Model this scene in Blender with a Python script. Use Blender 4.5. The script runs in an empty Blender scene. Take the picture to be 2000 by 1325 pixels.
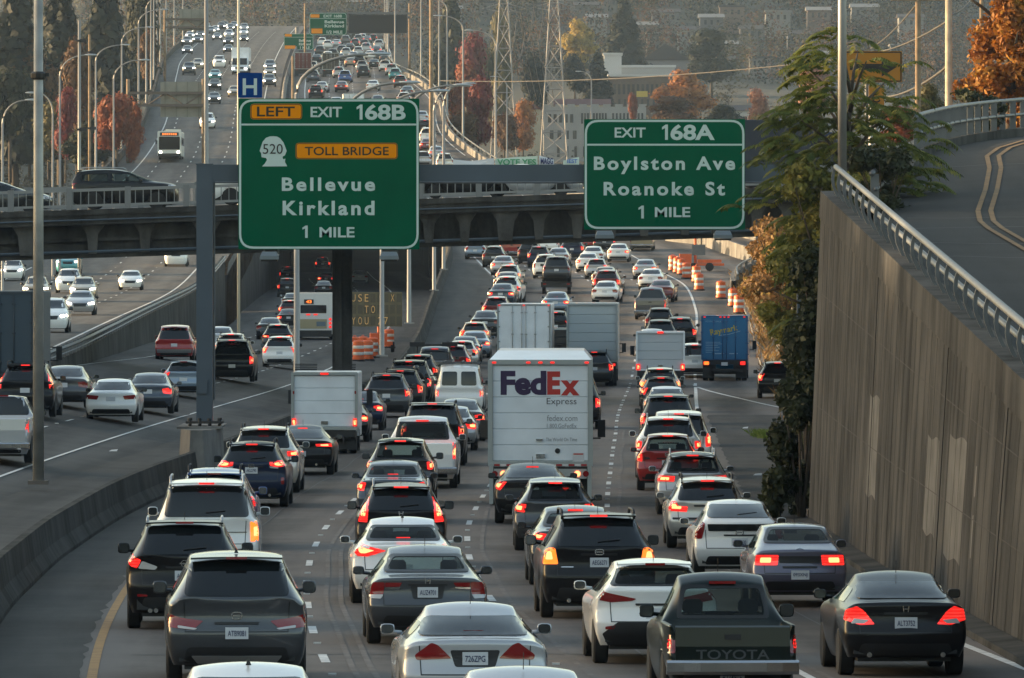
import bpy, bmesh, math, random
import numpy as np
from mathutils import Vector, Matrix
from mathutils.bvhtree import BVHTree
R = math.radians
sc = bpy.context.scene
C = sc.collection

# ------------------------------------------------------------------ camera, sky, sun, exposure
EYE = 5.9                      # height of the camera above the near carriageway
FOC = 16000.0                  # focal length in pixels of the 2000 px wide photograph (a 288 mm lens)
HOR = 492.0                    # row of the eye-level horizon
cam = bpy.data.objects.new('camera', bpy.data.cameras.new('camera'))
C.objects.link(cam)
cam.location = (0, 0, EYE)
cam.rotation_euler = (R(90), 0, 0)
cam.data.sensor_width = 36
cam.data.lens = 36 * FOC / 2000
cam.data.shift_y = -(662.5 - HOR) / 2000
cam.data.clip_start = 1
cam.data.clip_end = 12000
sc.camera = cam

SUN_EL, SUN_AZ = R(6.0), R(-78)      # azimuth clockwise from +Y: low sun on the left, a little ahead
world = bpy.data.worlds.new("World"); sc.world = world
world.use_nodes = True
wn = world.node_tree.nodes
sky = wn.new('ShaderNodeTexSky'); sky.sky_type = 'NISHITA'; sky.sun_disc = False
sky.sun_elevation = SUN_EL; sky.sun_rotation = SUN_AZ
sky.air_density = 1.0; sky.dust_density = 1.9; sky.ozone_density = 0.5
world.node_tree.links.new(sky.outputs[0], wn['Background'].inputs[0])
wn['Background'].inputs[1].default_value = 0.15
sun = bpy.data.objects.new('sun', bpy.data.lights.new('sun', 'SUN'))
C.objects.link(sun)
sun.data.energy = 3.4
sun.data.angle = R(0.6)
sun.data.color = (1.0, 0.72, 0.42)
sdir = Vector((math.sin(SUN_AZ) * math.cos(SUN_EL), math.cos(SUN_AZ) * math.cos(SUN_EL), math.sin(SUN_EL)))
sun.rotation_euler = sdir.to_track_quat('Z', 'Y').to_euler()
sc.view_settings.view_transform = 'Standard'
sc.view_settings.look = 'None'
sc.view_settings.exposure = 1.95
sc.view_settings.gamma = 1.0
sc.render.engine = 'CYCLES'
sc.cycles.use_denoising = True
sc.cycles.max_bounces = 6
sc.cycles.diffuse_bounces = 3
sc.cycles.glossy_bounces = 3
sc.cycles.transparent_max_bounces = 6
sc.cycles.volume_bounces = 0
sc.cycles.volume_max_steps = 64

# ------------------------------------------------------------------ small maths
def pchip(pts):
    x = np.array([p[0] for p in pts], float); y = np.array([p[1] for p in pts], float)
    h = np.diff(x); d = np.diff(y) / h
    m = np.zeros(len(x)); m[0] = d[0]; m[-1] = d[-1]
    for i in range(1, len(x) - 1):
        if d[i-1] * d[i] > 0:
            w1 = 2*h[i] + h[i-1]; w2 = h[i] + 2*h[i-1]
            m[i] = (w1 + w2) / (w1 / d[i-1] + w2 / d[i])
    def f(t):
        if t <= x[0]: return float(y[0] + m[0] * (t - x[0]))
        if t >= x[-1]: return float(y[-1] + m[-1] * (t - x[-1]))
        i = int(np.searchsorted(x, t) - 1); i = max(0, min(i, len(h) - 1))
        s = (t - x[i]) / h[i]
        return float((2*s**3 - 3*s*s + 1) * y[i] + (s**3 - 2*s*s + s) * h[i] * m[i] + (-2*s**3 + 3*s*s) * y[i+1] + (s**3 - s*s) * h[i] * m[i+1])
    return f
def lerp(a, b, t): return a + (b - a) * t
def sstep(a, b, t):
    t = max(0.0, min(1.0, (t - a) / (b - a))); return t * t * (3 - 2 * t)
def sol(fn, y, lo=70.0, hi=2300.0):
    # distance at which a profile falls on the row y (rows decrease with distance)
    for _ in range(60):
        m = 0.5 * (lo + hi)
        if fn(m) > y: lo = m
        else: hi = m
    return 0.5 * (lo + hi)
def rowz(D, z): return HOR + (EYE - z) * FOC / D
def wx(px, D): return (px - 1000) * D / FOC
def wz(py, D): return EYE + (HOR - py) * D / FOC

# ------------------------------------------------------------------ road geometry (metres; D = distance from the camera along +Y)
zA = pchip([(60, .4), (90, .3), (108, .15), (133, -.1), (160, -.3), (200, -.4), (228, -.5), (300, -.65), (400, -.7), (440, -.05), (500, 1.7), (592, 3.9),
            (640, 5.0), (670, 5.8), (727, 7.9), (800, 11.5), (890, 16), (1032, 24.5), (1240, 33.5), (1500, 43), (1860, 54), (2400, 68)])
MID = pchip([(60, 3.4), (85, 2.0), (108, .95), (116, .6), (126, .2), (138, -.2), (148, -.48), (159, -.73), (172, -.93), (186, -1.0), (200, -.9), (220, -.65),
             (240, -.35), (270, .1), (298, .55), (320, .87), (400, 2.5), (460, 3.8), (520, 5.2), (572, 5.7), (617, 4.6), (670, 3.0), (727, .2), (800, -5.6),
             (890, -13.2), (1032, -19.6), (1240, -24.2), (1500, -29), (1860, -36), (2400, -52)])
LW = 3.23
edgeR = lambda D: MID(D) + 2 * LW
barA = pchip([(60, -5.2), (85, -6.4), (108, -7.5), (126, -8.3), (146, -9.0), (170, -9.45), (188, -9.5), (211, -9.3), (227, -8.95), (270, -8.1), (333, -7.0), (400, -6.1),
              (480, -5.2), (560, -5.1), (640, -5.0), (711, -5.6), (780, -11), (890, -22.4), (1032, -28.2), (1240, -33), (1500, -38), (1860, -45), (2400, -61)])
curbA = pchip([(60, 7.35), (190, 7.1), (260, 8.6), (330, 11.2), (380, 12.2), (450, 13.6), (505, 14.6), (540, 15.0), (575, 15.6), (640, 20), (700, 22), (760, 12), (815, 2.4), (890, -3.6), (960, -7.6),
               (1032, -9.0), (1130, -12.6), (1240, -18.2), (1500, -23.5), (1860, -30), (2400, -46)])
zC = pchip([(100, .8), (300, 1.2), (385, 1.6), (485, 2.2), (560, 2.7), (615, 3.3), (680, 4.7), (727, 6.6), (800, 11), (890, 16), (1032, 24.5), (1240, 33.5), (1500, 44), (1860, 57), (2400, 71)])
railC = pchip([(180, -17.4), (330, -18.3), (393, -19.4), (440, -20.3), (590, -22.7), (673, -24), (800, -25.2), (890, -26), (1032, -29.4), (1240, -34.5), (1500, -40), (1860, -47), (2400, -64)])
leftC = pchip([(180, -38), (400, -40), (615, -42), (860, -42.2), (955, -43.2), (1020, -45), (1200, -51.5), (1300, -55), (1500, -60), (1860, -68), (2400, -86)])
rB = pchip([(180, -13.4), (212, -13.2), (251, -12.7), (316, -11.5), (377, -10.4), (447, -9.5), (555, -8.8), (630, -9.2), (780, -11.5), (890, -15), (1100, -20), (1300, -24)])
lB = pchip([(180, -21), (345, -18.3), (410, -17.8), (555, -17.5), (630, -18.2), (780, -22), (890, -26), (1100, -32), (1300, -38)])
zBl = pchip([(100, 1.3), (330, 1.15), (410, .7), (490, .45), (560, .15), (680, .9), (780, 1.9), (890, 2.9), (1100, 4), (1300, 5)])
zBr = pchip([(100, .25), (276, .0), (400, -.3), (470, -.2), (560, .2), (650, 1), (780, 2), (890, 3), (1100, 4), (1300, 5)])
def zB(D, X):
    t = (X - lB(D)) / (rB(D) - lB(D)); t = max(-.5, min(1.3, t))
    return lerp(zBl(D), zBr(D), t)
def slope(fn, D): return (fn(D + 3) - fn(D - 3)) / 6

# ------------------------------------------------------------------ materials
MATS = {}
def nt(name):
    m = bpy.data.materials.new(name); m.use_nodes = True
    return m, m.node_tree.nodes, m.node_tree.links, m.node_tree.nodes['Principled BSDF']
def pm(name, col, rough=.6, metal=0., coat=0., emit=None, es=0., spec=.5, noise=0., nscale=3., bump=0.):
    """plain or noise-mottled principled material"""
    if name in MATS: return MATS[name]
    m, n, l, b = nt(name)
    c = (*col, 1)
    b.inputs['Base Color'].default_value = c
    b.inputs['Roughness'].default_value = rough
    b.inputs['Metallic'].default_value = metal
    b.inputs['Coat Weight'].default_value = coat
    b.inputs['Coat Roughness'].default_value = .04
    b.inputs['Specular IOR Level'].default_value = spec
    if emit:
        b.inputs['Emission Color'].default_value = (*emit, 1); b.inputs['Emission Strength'].default_value = es
    if noise:
        tc = n.new('ShaderNodeTexCoord'); tx = n.new('ShaderNodeTexNoise'); tx.inputs['Scale'].default_value = nscale; tx.inputs['Detail'].default_value = 6
        l.new(tc.outputs['Object'], tx.inputs['Vector'])
        rp = n.new('ShaderNodeValToRGB'); rp.color_ramp.elements[0].position = .3; rp.color_ramp.elements[1].position = .7
        rp.color_ramp.elements[0].color = (*[x * (1 - noise) for x in col], 1); rp.color_ramp.elements[1].color = (*[min(1, x * (1 + noise)) for x in col], 1)
        l.new(tx.outputs[0], rp.inputs[0]); l.new(rp.outputs[0], b.inputs['Base Color'])
        if bump:
            bp = n.new('ShaderNodeBump'); bp.inputs['Strength'].default_value = bump; bp.inputs['Distance'].default_value = .02
            l.new(tx.outputs[0], bp.inputs['Height']); l.new(bp.outputs[0], b.inputs['Normal'])
    MATS[name] = m
    return m
def road_mat(name, dark, light, track=0., period=LW):
    """worn asphalt: grain, big patches, long oil stripe in each lane (UV x = metres from the lane line, y = metres along)"""
    if name in MATS: return MATS[name]
    m, n, l, b = nt(name)
    uv = n.new('ShaderNodeUVMap')
    mp = n.new('ShaderNodeMapping'); mp.inputs['Scale'].default_value = (1, .05, 1); l.new(uv.outputs[0], mp.inputs[0])
    n1 = n.new('ShaderNodeTexNoise'); n1.inputs['Scale'].default_value = 1.3; n1.inputs['Detail'].default_value = 5; l.new(mp.outputs[0], n1.inputs['Vector'])
    n2 = n.new('ShaderNodeTexNoise'); n2.inputs['Scale'].default_value = .35; n2.inputs['Detail'].default_value = 8; n2.inputs['Roughness'].default_value = .7; l.new(uv.outputs[0], n2.inputs['Vector'])
    n3 = n.new('ShaderNodeTexNoise'); n3.inputs['Scale'].default_value = 14; n3.inputs['Detail'].default_value = 4; l.new(uv.outputs[0], n3.inputs['Vector'])
    a = n.new('ShaderNodeMath'); a.operation = 'ADD'; l.new(n1.outputs[0], a.inputs[0]); l.new(n2.outputs[0], a.inputs[1])
    a2 = n.new('ShaderNodeMath'); a2.operation = 'MULTIPLY_ADD'; a2.inputs[1].default_value = .35; l.new(n3.outputs[0], a2.inputs[0]); l.new(a.outputs[0], a2.inputs[2])
    last = a2
    if track:
        sx = n.new('ShaderNodeSeparateXYZ'); l.new(uv.outputs[0], sx.inputs[0])
        k = n.new('ShaderNodeMath'); k.operation = 'MULTIPLY'; k.inputs[1].default_value = 2 * math.pi / period; l.new(sx.outputs[0], k.inputs[0])
        c = n.new('ShaderNodeMath'); c.operation = 'COSINE'; l.new(k.outputs[0], c.inputs[0])
        t = n.new('ShaderNodeMath'); t.operation = 'MULTIPLY_ADD'; t.inputs[1].default_value = track; l.new(c.outputs[0], t.inputs[0]); l.new(a2.outputs[0], t.inputs[2])
        last = t
    rp = n.new('ShaderNodeValToRGB')
    rp.color_ramp.elements[0].position = .75; rp.color_ramp.elements[1].position = 1.0
    mr = n.new('ShaderNodeMapRange'); mr.inputs['From Min'].default_value = .85; mr.inputs['From Max'].default_value = 1.5
    l.new(last.outputs[0], mr.inputs['Value'])
    rp.color_ramp.elements[0].position = 0; rp.color_ramp.elements[0].color = (*dark, 1); rp.color_ramp.elements[1].color = (*light, 1)
    l.new(mr.outputs[0], rp.inputs[0]); l.new(rp.outputs[0], b.inputs['Base Color'])
    b.inputs['Roughness'].default_value = .85; b.inputs['Specular IOR Level'].default_value = .15
    bp = n.new('ShaderNodeBump'); bp.inputs['Strength'].default_value = .25; bp.inputs['Distance'].default_value = .01
    l.new(n3.outputs[0], bp.inputs['Height']); l.new(bp.outputs[0], b.inputs['Normal'])
    MATS[name] = m
    return m
def concrete(name, dark, light, streak=1.0, sc_=(1, 1, .12), board=0.):
    """board-marked concrete with vertical run-off streaks and stains"""
    if name in MATS: return MATS[name]
    m, n, l, b = nt(name)
    tc = n.new('ShaderNodeTexCoord')
    mp = n.new('ShaderNodeMapping'); mp.inputs['Scale'].default_value = sc_; l.new(tc.outputs['Object'], mp.inputs[0])
    n1 = n.new('ShaderNodeTexNoise'); n1.inputs['Scale'].default_value = 1.1; n1.inputs['Detail'].default_value = 7; n1.inputs['Roughness'].default_value = .62; l.new(mp.outputs[0], n1.inputs['Vector'])
    n2 = n.new('ShaderNodeTexNoise'); n2.inputs['Scale'].default_value = .4; n2.inputs['Detail'].default_value = 5; l.new(tc.outputs['Object'], n2.inputs['Vector'])
    a = n.new('ShaderNodeMath'); a.operation = 'MULTIPLY_ADD'; a.inputs[1].default_value = streak; l.new(n1.outputs[0], a.inputs[0]); l.new(n2.outputs[0], a.inputs[2])
    n3 = n.new('ShaderNodeTexNoise'); n3.inputs['Scale'].default_value = 7; n3.inputs['Detail'].default_value = 8; n3.inputs['Roughness'].default_value = .75; l.new(tc.outputs['Object'], n3.inputs['Vector'])
    a3 = n.new('ShaderNodeMath'); a3.operation = 'MULTIPLY_ADD'; a3.inputs[1].default_value = .35; l.new(n3.outputs[0], a3.inputs[0]); l.new(a.outputs[0], a3.inputs[2])
    a4 = n.new('ShaderNodeMath'); a4.operation = 'ADD'; a4.inputs[1].default_value = -.175; l.new(a3.outputs[0], a4.inputs[0])
    last = a4
    if board:
        w = n.new('ShaderNodeTexWave'); w.bands_direction = 'Y'; w.inputs['Scale'].default_value = board; w.inputs['Distortion'].default_value = .3
        l.new(tc.outputs['Object'], w.inputs['Vector'])
        a2 = n.new('ShaderNodeMath'); a2.operation = 'MULTIPLY_ADD'; a2.inputs[1].default_value = .05; l.new(w.outputs['Fac'], a2.inputs[0]); l.new(a4.outputs[0], a2.inputs[2]); last = a2
    mr = n.new('ShaderNodeMapRange'); mr.inputs['From Min'].default_value = .78 * (streak + 1) / 2; mr.inputs['From Max'].default_value = 1.22 * (streak + 1) / 2
    l.new(last.outputs[0], mr.inputs['Value'])
    rp = n.new('ShaderNodeValToRGB'); rp.color_ramp.elements[0].color = (*dark, 1); rp.color_ramp.elements[1].color = (*light, 1)
    l.new(mr.outputs[0], rp.inputs[0]); l.new(rp.outputs[0], b.inputs['Base Color'])
    b.inputs['Roughness'].default_value = .9; b.inputs['Specular IOR Level'].default_value = .1
    bp = n.new('ShaderNodeBump'); bp.inputs['Strength'].default_value = .3; bp.inputs['Distance'].default_value = .02
    l.new(last.outputs[0], bp.inputs['Height']); l.new(bp.outputs[0], b.inputs['Normal'])
    MATS[name] = m
    return m
def leaf_mat(name, c1, c2, scale=1.2, c3=None):
    """foliage with clumps of differing leaf colour; light passes through the leaves a little"""
    if name in MATS: return MATS[name]
    m, n, l, b = nt(name)
    tc = n.new('ShaderNodeTexCoord')
    tx = n.new('ShaderNodeTexNoise'); tx.inputs['Scale'].default_value = scale; tx.inputs['Detail'].default_value = 8; tx.inputs['Roughness'].default_value = .75
    l.new(tc.outputs['Object'], tx.inputs['Vector'])
    rp = n.new('ShaderNodeValToRGB'); rp.color_ramp.elements[0].position = .36; rp.color_ramp.elements[1].position = .64
    rp.color_ramp.elements[0].color = (*c1, 1); rp.color_ramp.elements[1].color = (*c2, 1)
    if c3:
        e = rp.color_ramp.elements.new(.53); e.color = (*c3, 1)
    l.new(tx.outputs[0], rp.inputs[0]); l.new(rp.outputs[0], b.inputs['Base Color'])
    b.inputs['Roughness'].default_value = .65; b.inputs['Specular IOR Level'].default_value = .25
    tr = n.new('ShaderNodeBsdfTranslucent'); l.new(rp.outputs[0], tr.inputs[0])
    mx = n.new('ShaderNodeMixShader'); mx.inputs[0].default_value = .3
    l.new(b.outputs[0], mx.inputs[1]); l.new(tr.outputs[0], mx.inputs[2]); l.new(mx.outputs[0], n['Material Output'].inputs[0])
    MATS[name] = m
    return m
PAINTS = dict(black=(.008, .008, .009), charcoal=(.03, .032, .035), grey=(.10, .10, .105), gunmetal=(.055, .06, .068), silver=(.42, .43, .45), white=(.78, .78, .76), pearl=(.62, .60, .55),
              navy=(.010, .018, .045), blue=(.03, .09, .28), sky=(.20, .26, .34), red=(.30, .015, .013), maroon=(.13, .012, .014), tan=(.34, .27, .17), beige=(.45, .39, .29),
              green=(.003, .008, .0065), teal=(.05, .26, .30), purple=(.115, .115, .165), brown=(.09, .05, .03), bronze=(.16, .12, .09), slate=(.05, .065, .09), yellow=(.55, .36, .04))
METAL = {'silver', 'grey', 'gunmetal', 'charcoal', 'sky', 'purple', 'bronze', 'slate', 'beige', 'pearl', 'tan', 'teal'}
def paint(c):
    return pm('paint_' + c, PAINTS[c], .38 if c in METAL else .30, .45 if c in METAL else 0., .9 if c not in ('black', 'navy', 'green') else .3, spec=.5 if c not in ('black', 'navy', 'green') else .22)
glass = lambda: pm('car_glass', (.008, .010, .011), .04, 0, 0, spec=.6)
rubber = lambda: pm('tyre_rubber', (.012, .012, .012), .85)
plastic = lambda: pm('black_plastic', (.014, .014, .015), .55)
chrome = lambda: pm('chrome_trim', (.6, .6, .6), .15, 1.0)
lampon = lambda: ribbed(pm('brake_light_on', (.4, .01, .01), .15, coat=1.0, emit=(1, .025, .018), es=.5), .16, .62, 7)
def ribbed(m, a, b, scale):
    n, l = m.node_tree.nodes, m.node_tree.links
    if 'rib' in n: return m
    tc = n.new('ShaderNodeTexCoord'); w = n.new('ShaderNodeTexWave'); w.name = 'rib'; w.bands_direction = 'Z'; w.inputs['Scale'].default_value = scale; w.inputs['Distortion'].default_value = .6
    nz = n.new('ShaderNodeTexNoise'); nz.inputs['Scale'].default_value = 7; l.new(tc.outputs['Object'], nz.inputs['Vector'])
    l.new(tc.outputs['Object'], w.inputs['Vector']); mu = n.new('ShaderNodeMath'); mu.operation = 'MULTIPLY'; l.new(w.outputs['Fac'], mu.inputs[0]); l.new(nz.outputs[0], mu.inputs[1])
    mr = n.new('ShaderNodeMapRange'); mr.inputs['From Max'].default_value = .6; mr.inputs['To Min'].default_value = a; mr.inputs['To Max'].default_value = b
    l.new(mu.outputs[0], mr.inputs['Value']); l.new(mr.outputs[0], n['Principled BSDF'].inputs['Emission Strength']); return m
lampcore = lambda: pm('brake_bulb_on', (.9, .2, .1), .2, emit=(1, .20, .07), es=1.3)
lampoff = lambda: pm('tail_lens_red', (.22, .008, .008), .12, coat=1.0)
lampclear = lambda: pm('clear_lens', (.5, .5, .5), .12, coat=1.0)
lampamber = lambda: pm('turn_light_on', (.7, .2, .02), .2, emit=(1, .17, .02), es=.5)
headon = lambda: pm('headlight_on', (.9, .9, .9), .2, emit=(1, .9, .72), es=4.5)
platem = lambda: pm('plate_white', (.55, .57, .6), .4)

# ------------------------------------------------------------------ mesh helpers
class MB:
    def __init__(s): s.v = []; s.f = []; s.uv = None
    def add(s, vs, fs):
        o = len(s.v); s.v += [tuple(v) for v in vs]; s.f += [tuple(i + o for i in f) for f in fs]; return s
    def box(s, cx, cy, cz, sx, sy, sz, rz=0., rx=0., ry=0.):
        M = Matrix.Rotation(rz, 3, 'Z') @ Matrix.Rotation(ry, 3, 'Y') @ Matrix.Rotation(rx, 3, 'X')
        vs = [M @ Vector((a * sx / 2, b * sy / 2, c * sz / 2)) + Vector((cx, cy, cz)) for a in (-1, 1) for b in (-1, 1) for c in (-1, 1)]
        return s.add(vs, [(0, 1, 3, 2), (4, 6, 7, 5), (0, 4, 5, 1), (2, 3, 7, 6), (0, 2, 6, 4), (1, 5, 7, 3)])
    def tube(s, pts, r, n=8, cap=True):
        """tube through points; r a number or one radius per point"""
        pts = [Vector(p) for p in pts]; rs = r if isinstance(r, (list, tuple)) else [r] * len(pts)
        vs = []; fs = []
        up = Vector((0, 0, 1))
        for i, p in enumerate(pts):
            t = (pts[min(i + 1, len(pts) - 1)] - pts[max(i - 1, 0)])
            if t.length < 1e-9: t = Vector((0, 0, 1))
            t.normalize()
            a = t.cross(up if abs(t.z) < .95 else Vector((1, 0, 0))); a.normalize(); b = t.cross(a)
            for k in range(n):
                q = 2 * math.pi * k / n
                vs.append(p + (a * math.cos(q) + b * math.sin(q)) * rs[i])
        for i in range(len(pts) - 1):
            for k in range(n):
                k2 = (k + 1) % n
                fs.append((i*n + k, i*n + k2, (i+1)*n + k2, (i+1)*n + k))
        if cap:
            fs.append(tuple(range(n - 1, -1, -1))); fs.append(tuple((len(pts) - 1) * n + k for k in range(n)))
        return s.add(vs, fs)
    def lathe(s, prof, c, axis='Z', n=20):
        """prof: (radius, along) pairs, revolved round an axis through c"""
        vs = []; fs = []
        for (r, h) in prof:
            for k in range(n):
                q = 2 * math.pi * k / n; x, y = r * math.cos(q), r * math.sin(q)
                p = {'Z': (x, y, h), 'X': (h, x, y), 'Y': (x, h, y)}[axis]
                vs.append((p[0] + c[0], p[1] + c[1], p[2] + c[2]))
        for i in range(len(prof) - 1):
            for k in range(n):
                k2 = (k + 1) % n
                fs.append((i*n + k, i*n + k2, (i+1)*n + k2, (i+1)*n + k))
        fs.append(tuple(range(n))); fs.append(tuple((len(prof) - 1) * n + k for k in range(n - 1, -1, -1)))
        return s.add(vs, fs)
    def prism(s, poly, y0, y1):
        """outline in X,Z given thickness along Y"""
        n = len(poly)
        vs = [(x, y0, z) for x, z in poly] + [(x, y1, z) for x, z in poly]
        fs = [tuple(range(n)), tuple(range(2*n - 1, n - 1, -1))] + [(i, i + n, (i + 1) % n + n, (i + 1) % n) for i in range(n)]
        return s.add(vs, fs)
    def loft(s, rows, closed=False):
        n = len(rows[0]); vs = [p for r in rows for p in r]; fs = []
        for i in range(len(rows) - 1):
            for k in range(n if closed else n - 1):
                k2 = (k + 1) % n
                fs.append((i*n + k, i*n + k2, (i+1)*n + k2, (i+1)*n + k))
        return s.add(vs, fs)
    def mesh(s, name, smooth=False, uv=None):
        me = bpy.data.meshes.new(name); me.from_pydata(s.v, [], s.f); me.update()
        bm = bmesh.new(); bm.from_mesh(me); bmesh.ops.recalc_face_normals(bm, faces=bm.faces); bm.to_mesh(me); bm.free()
        if smooth:
            me.polygons.foreach_set('use_smooth', [True] * len(me.polygons))
        if uv:
            ul = me.uv_layers.new(name='UVMap')
            for lp in me.loops:
                ul.data[lp.index].uv = uv(me.vertices[lp.vertex_index].co)
        return me
    def build(s, name, mat, parent=None, smooth=False, uv=None, angle=None, **k):
        return link(name, s.mesh(name, smooth, uv), mat, parent, angle)
def link(name, me, mat, parent=None, angle=None):
    o = bpy.data.objects.new(name, me); C.objects.link(o)
    if mat is not None and not me.materials: me.materials.append(mat)
    elif mat is not None:
        o.material_slots[0].link = 'OBJECT'; o.material_slots[0].material = mat
    if parent: o.parent = parent
    if angle:
        me.polygons.foreach_set('use_smooth', [True] * len(me.polygons)); me.set_sharp_from_angle(angle=R(angle))
    return o
def empty(name, loc=(0, 0, 0), rz=0.):
    o = bpy.data.objects.new(name, None); C.objects.link(o); o.location = loc; o.rotation_euler = (0, 0, rz); o.empty_display_size = .3
    return o
def tag(o, label, cat, group=None, kind=None):
    if label: o['label'] = label
    if cat: o['category'] = cat
    if group: o['group'] = group
    if kind: o['kind'] = kind
    return o
def struct(o): o['kind'] = 'structure'; return o
def copytree(o, parent=None):
    c = o.copy(); C.objects.link(c)
    if parent: c.parent = parent
    for ch in o.children: copytree(ch, c)
    return c
def rpoly(pts, r, n=3):
    """outline with rounded corners"""
    out = []; N = len(pts)
    for i in range(N):
        p0, p, p1 = Vector(pts[i-1]), Vector(pts[i]), Vector(pts[(i+1) % N])
        a, b = p0 - p, p1 - p; d = min(r, a.length * .45, b.length * .45)
        s, e = p + a.normalized() * d, p + b.normalized() * d
        for k in range(n + 1):
            t = k / n; q = s.lerp(p, t).lerp(p.lerp(e, t), t); out.append((q.x, q.y))
    return out
def text_obj(name, s, box, y, mat, parent, bold=0., thick=.012, spacing=1.0, rot=0.):
    """lettering standing in the X,Z plane, facing -Y, stretched to the box (x0, z0, x1, z1)"""
    cu = bpy.data.curves.new(name, 'FONT'); cu.body = s; cu.size = 1; cu.extrude = thick / 2; cu.offset = bold; cu.resolution_u = 4; cu.space_character = spacing
    o = bpy.data.objects.new(name, cu); C.objects.link(o)
    bpy.context.view_layer.update()
    me = bpy.data.meshes.new_from_object(o.evaluated_get(bpy.context.evaluated_depsgraph_get()))
    bpy.data.objects.remove(o); bpy.data.curves.remove(cu)
    n = len(me.vertices); co = np.empty(n * 3); me.vertices.foreach_get('co', co); co = co.reshape(-1, 3)
    mn, mx = co.min(0), co.max(0)
    x0, z0, x1, z1 = box
    X = x0 + (co[:, 0] - mn[0]) / (mx[0] - mn[0]) * (x1 - x0)
    Z = z0 + (co[:, 1] - mn[1]) / (mx[1] - mn[1]) * (z1 - z0)
    if rot:
        cx, cz = (x0 + x1) / 2, (z0 + z1) / 2; a, b = X - cx, Z - cz
        X, Z = cx + a * math.cos(rot) - b * math.sin(rot), cz + a * math.sin(rot) + b * math.cos(rot)
    new = np.stack([X, y - co[:, 2], Z], 1)
    me.vertices.foreach_set('co', new.ravel()); me.update(); me.name = name; me.materials.clear()
    return link(name, me, mat, parent)

# ------------------------------------------------------------------ roads and ground
def drange(a, b, n): return [a + (b - a) * i / n for i in range(n + 1)]
def geo(a, b, n): return [a * (b / a) ** (i / n) for i in range(n + 1)]
def ribbon(name, lf, rf, zf, Ds, mat, cols=8, uvx=None, zoff=0., thick=0.):
    m = MB(); rows = []
    for D in Ds:
        l, r = lf(D), rf(D)
        rows.append([(lerp(l, r, c / cols), D, zf(D, lerp(l, r, c / cols)) + zoff) for c in range(cols + 1)])
    m.loft(rows)
    return m.build(name, mat, uv=(lambda co: ((co.x - uvx(co.y)) if uvx else co.x, co.y)))
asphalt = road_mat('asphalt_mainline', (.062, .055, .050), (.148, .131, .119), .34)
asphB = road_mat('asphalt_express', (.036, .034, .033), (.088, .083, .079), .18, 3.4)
asphC = road_mat('asphalt_southbound', (.06, .057, .054), (.125, .12, .113), .16, 3.5)
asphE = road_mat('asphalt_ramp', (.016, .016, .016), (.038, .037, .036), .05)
DA = geo(62, 2250, 130)
struct(ribbon('mainline_road', lambda D: barA(D) + .15, curbA, lambda D, X: zA(D), DA, asphalt, 8, MID))
asphS = road_mat('asphalt_shoulder', (.030, .029, .028), (.078, .073, .068), 0.)
struct(ribbon('shoulder', lambda D: barA(D) + .28, lambda D: MID(D) - 2 * LW - .22 - .05 * math.sin(D * 1.7) * math.sin(D * .37) - .03 * math.sin(D * 3.1 + 2 * math.sin(D * .7)), lambda D, X: zA(D), geo(64, 640, 240), asphS, 3, MID, .004))
struct(ribbon('shoulder', lambda D: edgeR(D) + .35 + .05 * math.sin(D * 1.3), lambda D: curbA(D) - .1, lambda D, X: zA(D), geo(64, 330, 160), asphS, 3, MID, .004))
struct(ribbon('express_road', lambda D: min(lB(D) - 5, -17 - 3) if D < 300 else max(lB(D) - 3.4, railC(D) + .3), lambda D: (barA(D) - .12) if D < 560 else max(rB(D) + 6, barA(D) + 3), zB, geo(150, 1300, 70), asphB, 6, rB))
struct(ribbon('southbound_road', leftC, railC, lambda D, X: zC(D), geo(180, 2250, 100), asphC, 6, railC))

def stripe(m, xf, zf, D0, D1, w, step=4., zo=.006):
    n = max(1, int((D1 - D0) / step)); rows = []
    for D in drange(D0, D1, n):
        x = xf(D); z = zf(D, x) + zo + D * 2e-6 * 4
        rows.append([(x - w / 2, D, z), (x + w / 2, D, z)])
    m.loft(rows)
def dashes(m, xf, zf, D0, D1, period, ln, w, dots=True, ph=0.):
    D = D0 + ph
    while D < D1:
        stripe(m, xf, zf, D, D + ln, w, 2.)
        if dots and D < 420:
            d2 = D + ln + (period - ln) / 2; x = xf(d2)
            m.box(x, d2, zf(d2, x) + .012, .11, .11, .024)
        D += period
ghost = pm('road_ghost_line', (.118, .102, .092), .85, noise=.3, nscale=1.5); tar = pm('road_tar_seam', (.03, .029, .028), .7)
wpaint = pm('road_paint_white', (.55, .55, .53), .7, noise=.28, nscale=2.5)
ypaint = pm('road_paint_yellow', (.28, .135, .022), .7, noise=.25, nscale=3)
fA = lambda D, X: zA(D)
fC = lambda D, X: zC(D)
m = MB()
for k, ph in ((-1, 2.0), (0, 5.5), (1, 8.0)):
    dashes(m, lambda D, k=k: MID(D) + k * LW, fA, 80, 1900, 11.4, 3.1, .13, True, ph)
stripe(m, edgeR, fA, 80, 1800, .15)
stripe(m, lambda D: lerp(MID(D) - 2 * LW, barA(D) + 2.2, sstep(640, 780, D)), fA, 400, 1800, .14)
gore = pchip([(300, 13.2), (335, 11.9), (360, 10.6), (405, 9.0), (440, 9.4)])
stripe(m, gore, fA, 318, 405, .17)
exitl = pchip([(520, 11.9), (600, 12.6), (700, 15.5), (760, 12.2)])
stripe(m, lambda D: curbA(D) - 1.0, fA, 640, 1200, .13)
fBf = zB
stripe(m, lB, zB, 200, 1000, .14); stripe(m, rB, zB, 200, 1000, .14)
dashes(m, lambda D: lerp(lB(D), rB(D), .36), zB, 205, 900, 11.4, 3.1, .13)
dashes(m, lambda D: lerp(lB(D), rB(D), .70), zB, 210, 900, 11.4, 3.1, .13)
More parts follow.
